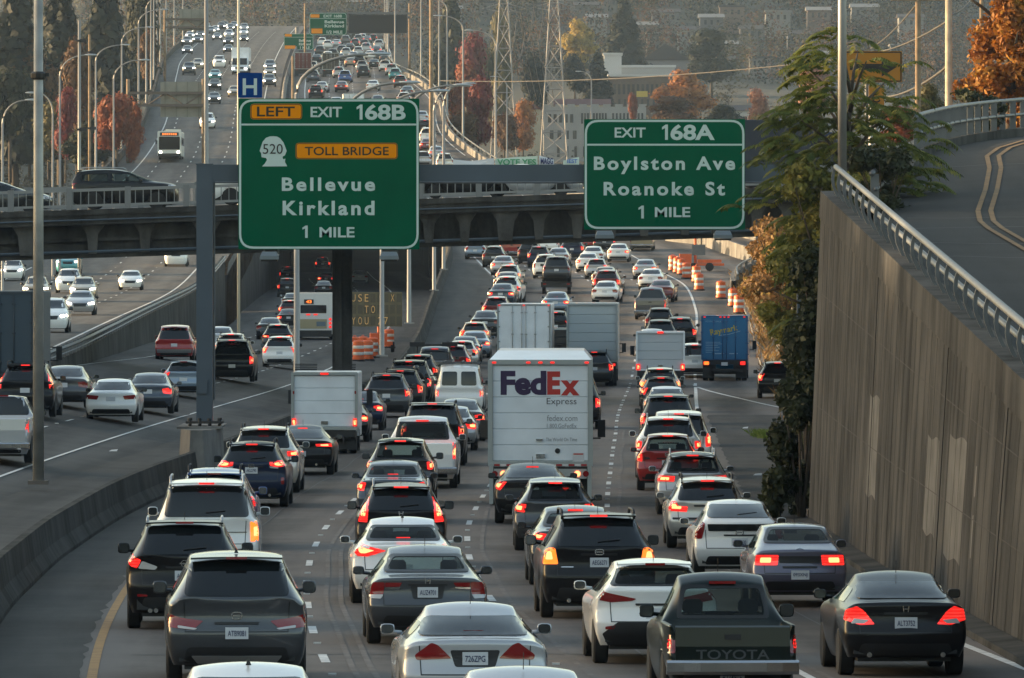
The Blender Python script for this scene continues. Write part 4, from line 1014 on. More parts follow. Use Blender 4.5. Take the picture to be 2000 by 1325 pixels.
# tree of heaven: drooping compound fronds
ail = leaf_mat('leaves_tree_of_heaven', (.032, .052, .010), (.25, .22, .04), 1.3, (.095, .115, .02))
def frond_mesh(name, fronds, seed, ln=.78):
    rnd = random.Random(seed); v = []; f = []
    for (p, dr) in fronds:
        d = Vector(dr).normalized(); Lf = ln * (.7 + .6 * rnd.random()); side = d.cross(Vector((0, 0, 1)))
        if side.length < .05: side = Vector((1, 0, 0))
        side.normalize(); n = 11; pos = Vector(p)
        for i in range(n):
            t = i / n; d2 = (d + Vector((0, 0, -1.15 * t))).normalized(); pos = pos + d2 * Lf / n
            up = side.cross(d2)
            for s in (-1, 1):
                w = .23 * (1 - .35 * abs(t - .4)) * (.8 + .4 * rnd.random()); tip = pos + (side * s * .92 + d2 * .5 + Vector((0, 0, -.38 - .3 * rnd.random()))) * w
                mid = pos.lerp(tip, .45); o = len(v)
                v += [pos, mid + d2 * w * .22, tip, mid - d2 * w * .18]; f.append((o, o + 1, o + 2, o + 3))
    m = MB(); m.add(v, f); return m.mesh(name)
t = empty('tree_of_heaven', (8.5, 206, 0)); rnd = random.Random(11); fr = []
def crownw(z):          # half width of the crown by height
    return 0.5 + 1.9 * math.sin(max(0.02, min(1, (11.2 - z) / 8.2)) ** .8 * math.pi * .62)
limbs = MB(); limbs.tube([(0, 0, -1), (.05, 0, 3), (-.1, 0, 6.5), (.0, 0, 9.8)], [.2, .17, .12, .04], 9)
for i in range(26):
    z = 4.2 + 6.6 * (i / 25) ** .9; q = i * 2.4 + rnd.random(); w = crownw(z) * (.6 + .45 * rnd.random()); e = Vector((math.cos(q) * w, math.sin(q) * w, z + .35))
    limbs.tube([(0, 0, z - .9), (e.x * .5, e.y * .5, z - .1), tuple(e)], [.06, .04, .02], 5)
    for k in range(10):
        a = q + rnd.uniform(-1.9, 1.9); fr.append((e + Vector((rnd.gauss(0, .25), rnd.gauss(0, .25), rnd.gauss(0, .25))), (math.cos(a), math.sin(a), .35 + rnd.random() * .5)))
for i in range(620):
    z = 3.6 + 7.5 * rnd.random() ** .85; q = rnd.random() * 6.28; w = crownw(z) * (.25 + .85 * rnd.random()) * (1 + .25 * math.sin(q * 3 + z * 1.7)); a = q + rnd.gauss(0, .5)
    fr.append((Vector((math.cos(q) * w, math.sin(q) * w, z + rnd.gauss(0, .2))), (math.cos(a), math.sin(a), .1 + .6 * rnd.random())))
fr = [q for q in fr if not (q[0][2] < 7.0 and q[0][0] < -1.15 - .25 * max(0, q[0][2] - 5.0))]
fr = [q for q in fr if not (-.35 < q[0][0] < 1.55 and 9.75 < q[0][2] < 11.6 and rnd.random() < .8)]
link('crown', frond_mesh('crown', fr, 3), ail, t); limbs.build('trunk', bark, t, smooth=True)
tag(t, 'big green tree with drooping feathery fronds behind the end of the retaining wall', 'tree')
# shrubs
bush1 = leaf_mat('leaves_bush_dark', (.008, .013, .006), (.05, .06, .024), 2.2)
bush2 = leaf_mat('leaves_bush_autumn', (.05, .05, .016), (.34, .24, .05), .9, (.20, .10, .035))
bush3 = leaf_mat('leaves_bush_olive', (.035, .05, .012), (.24, .22, .045), 1.1)
def shrub(D, X, zb_, w, h, dpt, mat, label, seed, n=5200, size=.11, name='shrub', loose=1.0):
    rnd = random.Random(seed); t = empty(name, (X, D, zb_)); bl = []
    for i in range(16):
        z = rnd.random(); q = rnd.random() * 6.28; rr = (1 - .45 * z) * rnd.random() ** .5; b = (.20 + .16 * rnd.random()) * loose
        bl.append((math.cos(q) * w * .5 * rr, math.sin(q) * dpt * .5 * rr, h * (.08 + .84 * z), b * w * .62, b * dpt * .62, b * h * .4))
    link('foliage', leaf_mesh('foliage', n, bl, size, seed, shell=.3), mat, t)
    m = MB()
    for i in range(7):
        q = i * .9; m.tube([(0, 0, -.2), (math.cos(q) * w * .15, math.sin(q) * dpt * .15, h * .4), (math.cos(q) * w * .32, math.sin(q) * dpt * .3, h * .8)], [.05, .03, .01], 5)
    m.build('stem', bark, t)
    return tag(t, label, 'shrub')
shrub(194, 6.85, -.5, 1.6, 3.8, 4, bush1, 'very dark ivy-like shrub hanging against the end of the retaining wall', 1, 9000, .10)
shrub(198, 7.6, 1.6, 2.0, 4.6, 5, bush1, 'dark shrub at mid height below the big green tree', 2, 9500, .10)
shrub(203, 7.8, 4.6, 2.8, 3.6, 5, bush3, 'olive shrub under the crown of the big green tree', 3, 13000, .085)
shrub(199, 9.0, 6.2, 1.9, 2.3, 4, bush1, 'dark creeper over the railing on the wall top', 4, 6200, .09)
shrub(222, 8.0, -.6, 1.7, 4.6, 6, bush1, 'dark shrub below the olive bushes at the right lane edge', 5, 7200, .11)
shrub(246, 8.75, 3.3, 2.7, 3.3, 9, bush3, 'olive bush right of the black SUV in the exit lane', 6, 13000, .085)
shrub(285, 9.55, 3.8, 3.3, 3.1, 12, bush2, 'rust and olive bush above the exit lane, nearest the overpass sign lamp', 7, 14000, .09)
shrub(318, 10.7, 4.1, 3.9, 3.1, 12, bush2, 'yellowing bush in front of the overpass at the right', 8, 14000, .09)
shrub(400, 14.9, .6, 3.0, 5.0, 18, bush2, 'sunlit golden bush beyond the overpass on the right bank', 9, 7000, .14)
shrub(470, 16.6, 1.4, 3.4, 5.0, 22, bush2, 'golden brown bush on the bank beside the orange barrels', 10, 7000, .15)
shrub(265, 15.2, 9.6, 2.4, 1.6, 4, bush1, 'small dark shrub under the curved ramp railing', 14, 2200, .09)
# low growth along the right kerb and a green tuft
gm = leaf_mat('grass_green', (.06, .10, .018), (.12, .18, .035), 2)
def tuftmesh(name, pts, n, h, seed):
    rng = np.random.default_rng(seed); m = MB()
    for i in range(n):
        k = rng.integers(len(pts)); x, y, z, sx, sy = pts[k]; px_, py_ = x + rng.normal() * sx, y + rng.normal() * sy; a = rng.random() * 6.28; hh = h * (.5 + rng.random()); dx, dy = math.cos(a), math.sin(a); l = rng.normal() * .5 * hh
        m.add([(px_ - dx * .02, py_ - dy * .02, z), (px_ + dx * .02, py_ + dy * .02, z), (px_ + dy * l * .4 + dx * .01, py_ - dx * l * .4, z + hh * .6), (px_ + dy * l, py_ - dx * l, z + hh)], [(0, 1, 2), (1, 3, 2)])
    return m.mesh(name)
o = link('grass', tuftmesh('grass', [(wx(1487, 290), 290, zA(290), .16, 1.6), (wx(1497, 288), 288, zA(288), .12, 1.6)], 1100, .20, 4), gm); tag(o, 'small patch of bright green grass at the foot of the dark shrubs', 'grass', kind='stuff')
pts = [(curbA(D) + .35 + .5 * ((i * 7) % 5) / 5, D, zA(D) + .05, .3, 2.5) for i, D in enumerate(drange(300, 640, 70))]
o = link('weeds', tuftmesh('weeds', pts, 4200, .55, 5), bush2); tag(o, 'dry weeds along the right kerb of the exit lane', 'weeds', kind='stuff')
m = MB(); rows = [[(curbA(D) - .05, D, zA(D) - .2), (curbA(D), D, zA(D) + .16), (curbA(D) + .35, D, zA(D) + .18), (curbA(D) + .6, D, zA(D) + .25), (curbA(D) + 5, D, zA(D) + 2.6), (curbA(D) + 12, D, zA(D) + 5.5)] for D in drange(192, 660, 90)]
m.loft(rows); struct(m.build('roadside_bank', pm('bank_earth', (.10, .085, .05), .95, noise=.5, nscale=.6), smooth=True))
m = MB(); rows = [[(curbA(D) - .12, D, zA(D) - .2), (curbA(D) - .1, D, zA(D) + .17), (curbA(D) + .12, D, zA(D) + .17), (curbA(D) + .12, D, zA(D) - .2)] for D in drange(194, 650, 90)]
m.loft(rows, True); struct(m.build('kerb', conc_light))
# low concrete walls at the exit bend, lit by the sun
def lowwall(x0, D0, x1, D1, h, label, mat=None):
    X0, X1 = wx(x0, D0), wx(x1, D1); m = MB()
    za, zb_ = zA(D0), zA(D1); c = Vector(((X0 + X1) / 2, (D0 + D1) / 2, 0)); d = Vector((X1 - X0, D1 - D0, 0)).normalized(); nn = Vector((-d.y, d.x, 0)) * .2
    A, B_ = Vector((X0, D0, za)) - c, Vector((X1, D1, zb_)) - c
    m.loft([[A - nn - Vector((0, 0, .5)), A - nn * .6 + Vector((0, 0, h)), A + nn * .6 + Vector((0, 0, h)), A + nn - Vector((0, 0, .5))], [B_ - nn - Vector((0, 0, .5)), B_ - nn * .6 + Vector((0, 0, h)), B_ + nn * .6 + Vector((0, 0, h)), B_ + nn - Vector((0, 0, .5))]], True)
    m.f += [(0, 1, 2, 3), (7, 6, 5, 4)]
    o = m.build('concrete_wall', mat or conc_light); o.location = c; return tag(o, label, 'wall')
lowwall(1303, 700, 1372, 690, 1.0, 'sunlit low concrete wall at the exit bend, left of the sign lamp'); lowwall(1375, 690, 1475, 640, 1.1, 'sunlit low concrete wall at the exit bend, right of the sign lamp'); lowwall(1300, 760, 1480, 700, 1.6, 'farther sunlit wall behind the exit bend')

# ------------------------------------------------------------------ buildings
wdark = pm('window_dark', (.03, .035, .04), .15)
def building(name, px0, px1, ptop, pbot, D, dep, wallm, label, rows=(), roof=None, roofm=None, parap=None, cat='building', wm=None):
    x0, x1, z0, z1 = wx(px0, D), wx(px1, D), wz(pbot, D), wz(ptop, D); c = (x0 + x1) / 2; r = empty(name, (c, D, z0)); w = x1 - x0; h = z1 - z0
    MB().box(0, dep / 2, h / 2 - 2, w, dep, h + 4).build('wall', wallm, r)
    k = 0
    for (fz, fh, n, f0, f1, ww) in rows:
        for i in range(n):
            if k >= 100: break
            x = lerp(x0, x1, f0 + (f1 - f0) * (i + .5) / n) - c; sz = w * ww
            m = MB(); m.box(x, -.02, h * fz, sz, .12, h * fh); o = m.build('window', wm or wdark, r); k += 1
    if roof == 'gable':
        m = MB(); hh = h * .35; ov = .4
        m.add([(-w/2 - ov, -ov, h - .05), (w/2 + ov, -ov, h - .05), (w/2 + ov, dep + ov, h - .05), (-w/2 - ov, dep + ov, h - .05), (-w/2 - ov, dep / 2, h + hh), (w/2 + ov, dep / 2, h + hh)], [(0, 1, 5, 4), (2, 3, 4, 5), (0, 4, 3), (1, 2, 5), (0, 3, 2, 1)]); m.build('roof', roofm, r)
    elif roof == 'front':
        m = MB(); hh = w * .36; m.add([(-w/2 - .4, -.3, h), (w/2 + .4, -.3, h), (0, -.3, h + hh), (-w/2 - .4, dep, h), (w/2 + .4, dep, h), (0, dep, h + hh)], [(0, 2, 1), (0, 3, 5, 2), (1, 2, 5, 4), (3, 4, 5)]); m.build('roof', roofm, r)
    elif roof == 'flat':
        MB().box(0, dep / 2, h + .25, w + .5, dep + .5, .5).build('roof', roofm, r)
    return tag(r, label, cat)
stucco = pm('stucco_white', (.27, .27, .265), .8, noise=.12, nscale=.3); cream = pm('stucco_cream', (.36, .31, .23), .8, noise=.1, nscale=.3); brick = pm('brick_brown', (.10, .075, .06), .85, noise=.2, nscale=.8)
roofred = pm('roof_dark_red', (.09, .03, .025), .8); roofdk = pm('roof_dark', (.035, .033, .035), .8); roofw = pm('roof_white', (.42, .42, .42), .6)
b = building('apartment_building', 1062, 1262, 209, 312, 1600, 14, stucco, 'white three storey apartment block left of the Boylston sign', [(.78, .16, 5, .03, .30, .03), (.78, .20, 9, .36, .62, .018), (.78, .20, 9, .66, .98, .018), (.47, .16, 4, .04, .34, .035), (.47, .2, 8, .40, .95, .02), (.15, .2, 10, .1, .95, .025)])
m = MB()
for i in range(9): m.box(-9.3 + i * 2.33, .2, 10.55, 1.5, .5, .55)
m.build('parapet', stucco, b)
building('gabled_house', 1002, 1056, 214, 312, 1580, 10, cream, 'cream gabled end of the white apartment block', [(.8, .12, 2, .3, .7, .08)], 'front', roofred)
building('house', 1085, 1190, 205, 240, 1640, 10, cream, 'long dark red roof behind the white apartment block', (), 'gable', roofred)
building('brick_building', 1190, 1330, 150, 215, 1760, 16, brick, 'brown brick building with a row of dark windows and white roof edge', [(.62, .3, 14, .04, .96, .035), (.22, .2, 10, .1, .9, .03)], 'flat', roofw)
building('roof_tower', 1180, 1214, 108, 150, 1775, 8, roofw, 'white block-like stair tower on the brick building', (), 'flat', roofw)
building('roof_storey', 1214, 1318, 132, 150, 1775, 9, pm('roof_storey_grey', (.3, .29, .28), .8), 'low set-back storey with bright white roof on the brick building', (), 'flat', roofw)
o = MB().box(0, 0, 0, 2.3, .2, 1.2).build('billboard', pm('billboard_yellow', (.5, .36, .06), .6)); o.location = (wx(1254, 1690), 1690, wz(184, 1690)); tag(o, 'small yellow sign at the corner of the brick building', 'sign')
building('house', 1255, 1345, 118, 160, 1900, 12, pm('house_grey', (.14, .14, .15), .8), 'dark roofed house above the brick building', (), 'front', roofdk)
building('house', 1420, 1490, 216, 250, 1300, 9, pm('house_pale', (.42, .42, .42), .8), 'pale house left of the rust pink tree', [(.5, .3, 3, .1, .9, .12)], 'gable', roofdk)
building('house', 1700, 1735, 196, 225, 900, 8, pm('house_pale', (.42, .42, .42), .8), 'pale house glimpsed behind the yellow curved arrow plate', (), 'gable', roofw)
hrnd = random.Random(8)
cols = [pm('far_house_%d' % i, c, .8) for i, c in enumerate([(.13, .13, .13), (.10, .10, .10), (.17, .17, .165), (.08, .085, .095), (.13, .10, .085)])]
HP = [(1110, 8, 50), (1145, 16, 38), (1165, 40, 34), (1060, 14, 40), (1260, 55, 40), (1300, 30, 44), (1285, 72, 36), (1345, 64, 34), (1390, 40, 38), (1430, 20, 40), (1420, 92, 34), (1470, 62, 40), (1520, 30, 40), (1560, 72, 36), (1600, 26, 38), (1485, 120, 34), (1610, 112, 30), (1780, 40, 40), (1760, 96, 34), (1830, 96, 34), (1690, 20, 44), (960, 12, 40), (880, 24, 36), (800, 8, 44), (620, 12, 40), (560, 20, 34), (700, 10, 36)]
for i, (px, py, w) in enumerate(HP):
    D = 2300 - py * 1.6
    building('house', px - w * .6, px + w * .6, py - 6, py + 16, D - 90, 10, cols[i % 5], 'hazy house among the trees of the far hillside', [(.55, .4, 3, .1, .9, .1)], 'gable' if i % 3 else 'flat', roofdk if i % 2 else cols[2])['group'] = 'houses on the far hillside'
# the far wooded hillside, one mass of crowns
rnd = random.Random(3); bl = []
for i in range(1500):
    D = rnd.uniform(1950, 2900); X = rnd.uniform(-1, 1) * D * .0665
    if D < 2060 and -75 < X < -20: continue
    s = rnd.uniform(3.2, 7.5); bl.append((X, D, tz(X, D) + s * .55, s * .75, s * .75, s * (.8 + .9 * rnd.random())))
rnd.shuffle(bl)
for k, (nm, part, n_, c1, c2, c3, lb) in enumerate((('hillside_woods', bl[:760], 150000, (.006, .010, .007), (.030, .036, .020), (.015, .02, .012), 'dark hazy woods covering the far hillside'), ('autumn_woods', bl[760:1240], 100000, (.045, .022, .010), (.15, .070, .026), (.085, .042, .018), 'rust brown autumn trees mixed through the woods of the far hillside'), ('olive_woods', bl[1240:], 60000, (.03, .03, .013), (.10, .085, .032), (.055, .05, .022), 'olive yellow trees mixed through the woods of the far hillside'))):
    o = link(nm, leaf_mesh(nm, n_, part, .42, 9 + k, coh=1.6, shell=.8), leaf_mat('leaves_' + nm, c1, c2, .09, c3)); tag(o, lb, 'woods', kind='stuff')
bl = []
for i in range(420):
    D = rnd.uniform(1000, 1900); X = rnd.uniform(.0, 1) * D * .066 - 4
    s = rnd.uniform(2.0, 4.5); bl.append((X, D, tz(X, D) + s * .4, s * .8, s * .8, s * .8))
for i in range(260):
    D = rnd.uniform(860, 1700); X = -D * .064 + rnd.uniform(-1, 1) * 14 - 2
    if X > leftC(D) - 6: continue
    s = rnd.uniform(2.0, 4.5); bl.append((X, D, tz(X, D) + s * .4, s * .8, s * .8, s * .8))
for i in range(120):
    D = rnd.uniform(620, 900); X = -D * .064 + rnd.uniform(-1, 1) * 10 - 2
    if X > leftC(D) - 4: continue
    bl.append((X, D, tz(X, D) + .6, 2.2, 2.2, 1.6))
o = link('undergrowth', leaf_mesh('undergrowth', 60000, bl, .36, 19, coh=.8, shell=.5), leaf_mat('leaves_undergrowth', (.022, .026, .013), (.085, .075, .035), .06, (.05, .04, .022))); tag(o, 'dense undergrowth between the trees beside the climbing road', 'undergrowth', kind='stuff')

# ------------------------------------------------------------------ vehicles
# local frame: +Y is the way the vehicle faces, y = 0 at the rear axle, z = 0 on the road
def V(base=None, **k):
    d = dict(base or {}); d.update(k); return d
SEDAN = dict(L=4.75, W=1.80, H=1.45, wb=2.72, oh=1.03, lid=(-.97, 1.00), win=(-.42, 1.05), rr=(.42, 1.375), rf=(1.62, 1.37), cowl=(2.35, 1.0), hood=.76, belt=.93, wr=.55, wrad=.325, curv=.16, bulge=.03,
             win_x=(.64, .53), lamps=[[(.50, .90), (.70, .925), (.86, .91), (.885, .76), (.80, .70), (.54, .74)]], plate=.80, third='in', name='sedan')
COUPE = V(SEDAN, H=1.38, rr=(.30, 1.30), win=(-.50, 1.02), rf=(1.45, 1.34), wr=.53, name='sedan')
HATCH = V(SEDAN, L=4.25, W=1.74, H=1.47, wb=2.58, oh=.74, lid=(-.69, .98), win=(-.64, 1.03), rr=(-.22, 1.39), rf=(1.55, 1.40), cowl=(2.3, 1.02), wr=.53, win_x=(.60, .50), lamps=[[(.52, 1.02), (.80, 1.06), (.85, .98), (.83, .74), (.66, .74), (.60, .88)]], plate=.72, third='top', name='hatchback')
WAGON = V(SEDAN, L=4.7, W=1.77, H=1.50, oh=1.0, lid=(-.95, .96), win=(-.90, 1.0), rr=(-.44, 1.40), rf=(1.6, 1.41), wr=.56, win_x=(.64, .54), lamps=[[(.48, .92), (.84, .93), (.87, .80), (.84, .73), (.50, .76)]], plate=.78, third='top', name='estate_car')
CUV = dict(L=4.55, W=1.82, H=1.66, wb=2.64, oh=.90, lid=(-.86, 1.08), win=(-.82, 1.12), rr=(-.42, 1.56), rf=(1.50, 1.58), cowl=(2.25, 1.12), hood=.92, belt=1.05, wr=.57, wrad=.345, curv=.15, bulge=.03,
           win_x=(.66, .55), lamps=[[(.56, 1.12), (.84, 1.14), (.875, 1.0), (.86, .82), (.70, .80), (.66, .96)]], plate=.80, third='top', name='suv', rails=True)
SUV = V(CUV, L=4.85, W=1.92, H=1.76, wb=2.80, oh=1.0, lid=(-.96, 1.12), win=(-.92, 1.17), rr=(-.50, 1.66), rf=(1.6, 1.68), cowl=(2.4, 1.18), belt=1.10, wr=.62, win_x=(.70, .60), lamps=[[(.70, 1.12), (.90, 1.14), (.93, 1.0), (.92, .80), (.74, .78)]], plate=.88, name='suv')
BIG = V(SUV, L=5.1, W=2.0, H=1.95, wb=3.0, oh=1.05, lid=(-1.02, 1.20), win=(-1.0, 1.24), rr=(-.80, 1.85), rf=(1.7, 1.86), cowl=(2.55, 1.27), hood=1.08, belt=1.17, wr=.70, wrad=.39, win_x=(.78, .70), lamps=[[(.78, 1.16), (.955, 1.17), (.965, .82), (.79, .80)]], plate=.72, curv=.09, name='suv')
MINIVAN = V(SUV, L=5.0, W=1.95, H=1.76, wb=3.0, oh=1.0, lid=(-.97, 1.02), win=(-.94, 1.07), rr=(-.62, 1.66), rf=(2.0, 1.66), cowl=(3.0, 1.12), belt=1.02, wr=.66, win_x=(.74, .66), lamps=[[(.76, 1.10), (.92, 1.12), (.945, .95), (.93, .74), (.78, .72)]], plate=.80, curv=.1, rails=False, name='minivan')
CARGOVAN = V(BIG, L=5.5, W=2.0, H=2.08, wb=3.5, oh=1.15, lid=(-1.12, 1.12), win=(-1.1, 1.2), rr=(-1.0, 1.95), rf=(2.3, 1.98), cowl=(3.2, 1.3), wr=.76, win_x=(.0, .0), lamps=[[(.82, 1.05), (.95, 1.06), (.96, .78), (.83, .77)]], plate=.62, rails=False, third='top', curv=.05, name='cargo_van')
PICKUP = V(BIG, L=5.8, W=2.0, H=1.92, wb=3.65, oh=1.22, lid=(-1.16, .80), win=(1.02, 1.26), rr=(1.16, 1.80), rf=(2.35, 1.82), cowl=(3.2, 1.30), hood=1.12, belt=1.20, wr=.66, win_x=(.74, .66), lamps=[[(.80, 1.16), (.985, 1.17), (.985, .74), (.81, .73)]], plate=.52, third='top', rails=False, pickup=True, curv=.03, name='pickup_truck')
OLDPICKUP = V(PICKUP, L=4.75, W=1.70, H=1.62, wb=2.9, oh=1.12, lid=(-1.06, .72), win=(.62, 1.02), rr=(.80, 1.50), rf=(1.65, 1.53), cowl=(2.25, 1.02), hood=.92, belt=.98, wr=.54, wrad=.33, win_x=(.60, .52), lamps=[[(.70, .94), (.83, .95), (.835, .60), (.71, .59)]], plate=.42, name='pickup_truck')
KINDS = dict(sedan=SEDAN, coupe=COUPE, hatch=HATCH, wagon=WAGON, cuv=CUV, suv=SUV, big=BIG, minivan=MINIVAN, cargo=CARGOVAN, pickup=PICKUP, oldpickup=OLDPICKUP)

def body_mesh(S, level):
    hw = S['W'] / 2; wb, oh, H, L = S['wb'], S['oh'], S['H'], S['L']; yf = L - oh; zs = S['belt'] / .93; pk = S.get('pickup')
    tr = S['wrad'] / .325; ar = S['wrad'] + .075
    yl = [-oh, -ar - .03, 0, ar + .03, lerp(ar, wb - ar, .36), lerp(ar, wb - ar, .66), wb - ar - .03, wb, wb + ar + .03, yf - .02]
    rrY, rfY = S['rr'][0], S['rf'][0]
    yu = [S['lid'][0], S['win'][0], lerp(S['win'][0], rrY, .5), rrY, lerp(rrY, rfY, .33), lerp(rrY, rfY, .68), rfY, S['cowl'][0], lerp(S['cowl'][0], yf, .55), yf - .1]
    tp = [.955, .985, 1, 1, 1, 1, 1, .99, .97, .88]
    a0, a1, a2 = .93 * tr * .88, .95 * tr * .9, .97 * tr * .9
    z0 = [.27, .25, a0, .25, .21, .21, .25, a0, .25, .24]; z1 = [.42, .42, a1, .42, .36, .36, .42, a1, .42, .42]; z2 = [.60 * zs, .62 * zs, max(.72 * zs, a2), .62 * zs, .56 * zs, .56 * zs, .62 * zs, max(.72 * zs, a2), .6 * zs, .58 * zs]
    b = S['belt']; zb = [min(S['lid'][1] - .05, b) if not pk else b + .03, b if not pk else b + .03, b, b, b, b, b, b, b - .06, S['hood'] - .03]
    z3 = [lerp(z2[k], zb[k], .55) for k in range(10)]
    W0 = [hw - .09, hw - .02, hw, hw - .01]
    wr = S['wr']; roofz = [0, 0, 0, S['rr'][1], H, H, S['rf'][1]]
    rings = []
    def deckpts(z, k, hwk):
        return [(hwk * .84, z - .005), (hwk * .72, z + .005), (hwk * .58, z + .012), (hwk * .30, z + .02), (0, z + .022)]
    for k in range(10):
        t = tp[k]; pts = []
        for j, (w, z) in enumerate(zip(W0, (z0[k], z1[k], z2[k], z3[k]))): pts.append((w * t, yl[k], z))
        yb = yu[k] if k in (0, 9) else lerp(yl[k], yu[k], .5)
        if pk and k == 1: yb = yu[1] - .05
        pts.append(((hw - .045) * t, yb, zb[k]))
        if k in (0, 1, 7, 8, 9):
            z = {0: S['lid'][1], 1: S['win'][1], 7: S['cowl'][1], 8: lerp(S['cowl'][1], S['hood'], .40) + .03, 9: S['hood']}[k]
            if pk and k in (0, 1):
                z = S['lid'][1]; yy = yu[0] if k == 0 else S['win'][0] - .06
                up = [(hw - .10, zb[0] + .005), (hw - .12, z + .02), (hw * .55, z), (hw * .3, z), (0, z)]
                pts[-1] = (hw - .045, yy, zb[0]); pts += [(x, yy, q) for x, q in up]
            else: pts += [(x, yu[k], q) for x, q in deckpts(z, k, hw * t * .985)]
        elif k == 2: pts += [None] * 5
        else:
            z = roofz[k]; ww = wr * (.97 if k in (3, 6) else 1)
            pts += [((hw - .085), yu[k] * .6 + yb * .4, b + .06), (ww + .075, yu[k], z - .17 * (z - b) / .45), (ww, yu[k], z - .045), (ww * .55, yu[k], z - .004), (0, yu[k], z + .008)]
        rings.append(pts)
    r1, r3 = rings[1], rings[3]
    if pk:
        z = S['win'][1]; yy = S['win'][0]
        rings[2] = rings[2][:4] + [(hw - .045, yy, b + .02), (hw - .085, yy, b + .04), (lerp(hw * .72, wr, .3), yy, z - .02), (lerp(hw * .66, wr, .3), yy, z), (wr * .5, yy, z), (0, yy, z)]
    else:
        rings[2] = rings[2][:5] + [tuple(lerp(a, c, .5) for a, c in zip(p, q)) for p, q in zip(r1[5:], r3[5:])]
        rings[2][5] = ((hw - .09), lerp(r1[5][1], r3[5][1], .5), b + .05)
        for j in (6, 7, 8, 9):
            x, y, zz = rings[2][j]; rings[2][j] = (x + (.02 if j < 9 else 0), y - S['bulge'] * .6, zz + S['bulge'] * .8)
    cv = S['curv']; yo = [.17, .02, .0, .085]
    verts = []; ix = {}
    def vid(key, p):
        if key not in ix: ix[key] = len(verts); verts.append(p)
        return ix[key]
    def ringv(k, j, s):
        p = rings[k][j]; x, y, z = p
        if k == 0 and j < 4: y = -oh + yo[j] + cv * .9
        if k == 0 and j >= 4: y = y + cv * .9 * min(1, (x / hw)) ** 2
        if k == 9 and j < 4: y = yf - [.10, .02, 0, .05][j] - .22
        if k == 9 and j >= 4: y = y - .22 * (x / hw) ** 2
        return vid(('r', k, j, s if j < 9 else 0), (x * s, y, z))
    faces = []
    for s in (-1, 1):
        for k in range(9):
            for j in range(9):
                q = [ringv(k, j, s), ringv(k + 1, j, s), ringv(k + 1, j + 1, s), ringv(k, j + 1, s)]
                faces.append(q if s > 0 else q[::-1])
        for k, rear in ((0, True), (9, False)):
            def cap(r, c):
                if c == 0: return ringv(k, r, s)
                if r == 4: return ringv(k, 4 + c, s)
                x4 = rings[k][4][0]; xc = rings[k][4 + c][0] / x4 * rings[k][r][0]; z = rings[k][r][2]
                if pk and rear: xc = [1, .85, .7, .5, .25, 0][c] * rings[k][r][0]
                z = z + (0 if r != 3 else .55 * 0)
                y = (-oh + yo[r] + cv * .9 * (xc / hw) ** 2) if rear else (yf - [.10, .02, 0, .05][r] - .22 * (xc / hw) ** 2)
                return vid(('c', k, r, c, s if c < 5 else 0), (xc * s, y, z))
            for r in range(4):
                for c in range(5):
                    q = [cap(r, c), cap(r, c + 1), cap(r + 1, c + 1), cap(r + 1, c)]
                    faces.append(q)
    me = bpy.data.meshes.new('cage'); me.from_pydata(verts, [], faces)
    bm = bmesh.new(); bm.from_mesh(me); bmesh.ops.recalc_face_normals(bm, faces=bm.faces)
    cl = bm.edges.layers.float.new('crease_edge'); inv = {i: k for k, i in ix.items()}
    bm.verts.ensure_lookup_table()
    for e in bm.edges:
        a, c = inv[e.verts[0].index], inv[e.verts[1].index]; v = 0
        if a[0] == 'r' and c[0] == 'r':
            if a[1] == c[1] == 0 and min(a[2], c[2]) >= 4: v = S.get('lidcrease', .72)
            if a[1] == c[1] == 0 and max(a[2], c[2]) <= 4: v = .3
            if a[2] == c[2] == 4: v = .5
            if a[2] == c[2] == 0: v = .3
            if a[2] == c[2] == 7 and min(a[1], c[1]) >= 2 and max(a[1], c[1]) <= 7: v = .5
            if a[1] == c[1] == 3 and min(a[2], c[2]) >= 7: v = .3
            if a[1] == c[1] == 1 and min(a[2], c[2]) >= 6 and not pk: v = .35
            if pk:
                if max(a[1], c[1]) <= 1 and a[2] == c[2] and a[2] in (4, 5, 6): v = 1
                if a[1] == c[1] and a[1] in (1, 2) and min(a[2], c[2]) >= 4: v = .9
                if a[1] == c[1] and a[1] == 3 and min(a[2], c[2]) >= 6: v = .5
                if a[1] == c[1] == 0 and min(a[2], c[2]) >= 4: v = 1
        elif (a[0] == 'c' and a[1] == 0 and a[2] == 2 or a[0] == 'r' and a[1] == 0 and a[2] == 2) and (c[0] == 'c' and c[1] == 0 and c[2] == 2 or c[0] == 'r' and c[1] == 0 and c[2] == 2): v = .6
        e[cl] = v
    bm.to_mesh(me); bm.free()
    o = bpy.data.objects.new('cage', me); C.objects.link(o); md = o.modifiers.new('s', 'SUBSURF'); md.levels = md.render_levels = level
    bpy.context.view_layer.update()
    out = bpy.data.meshes.new_from_object(o.evaluated_get(bpy.context.evaluated_depsgraph_get()))
    bpy.data.objects.remove(o); bpy.data.meshes.remove(me)
    out.polygons.foreach_set('use_smooth', [True] * len(out.polygons)); out.name = 'body'
    for at in list(out.attributes):
        if at.name == 'crease_edge': out.attributes.remove(at)
    return out
def bvh_of(me):
    return BVHTree.FromPolygons([v.co.copy() for v in me.vertices], [tuple(p.vertices) for p in me.polygons])
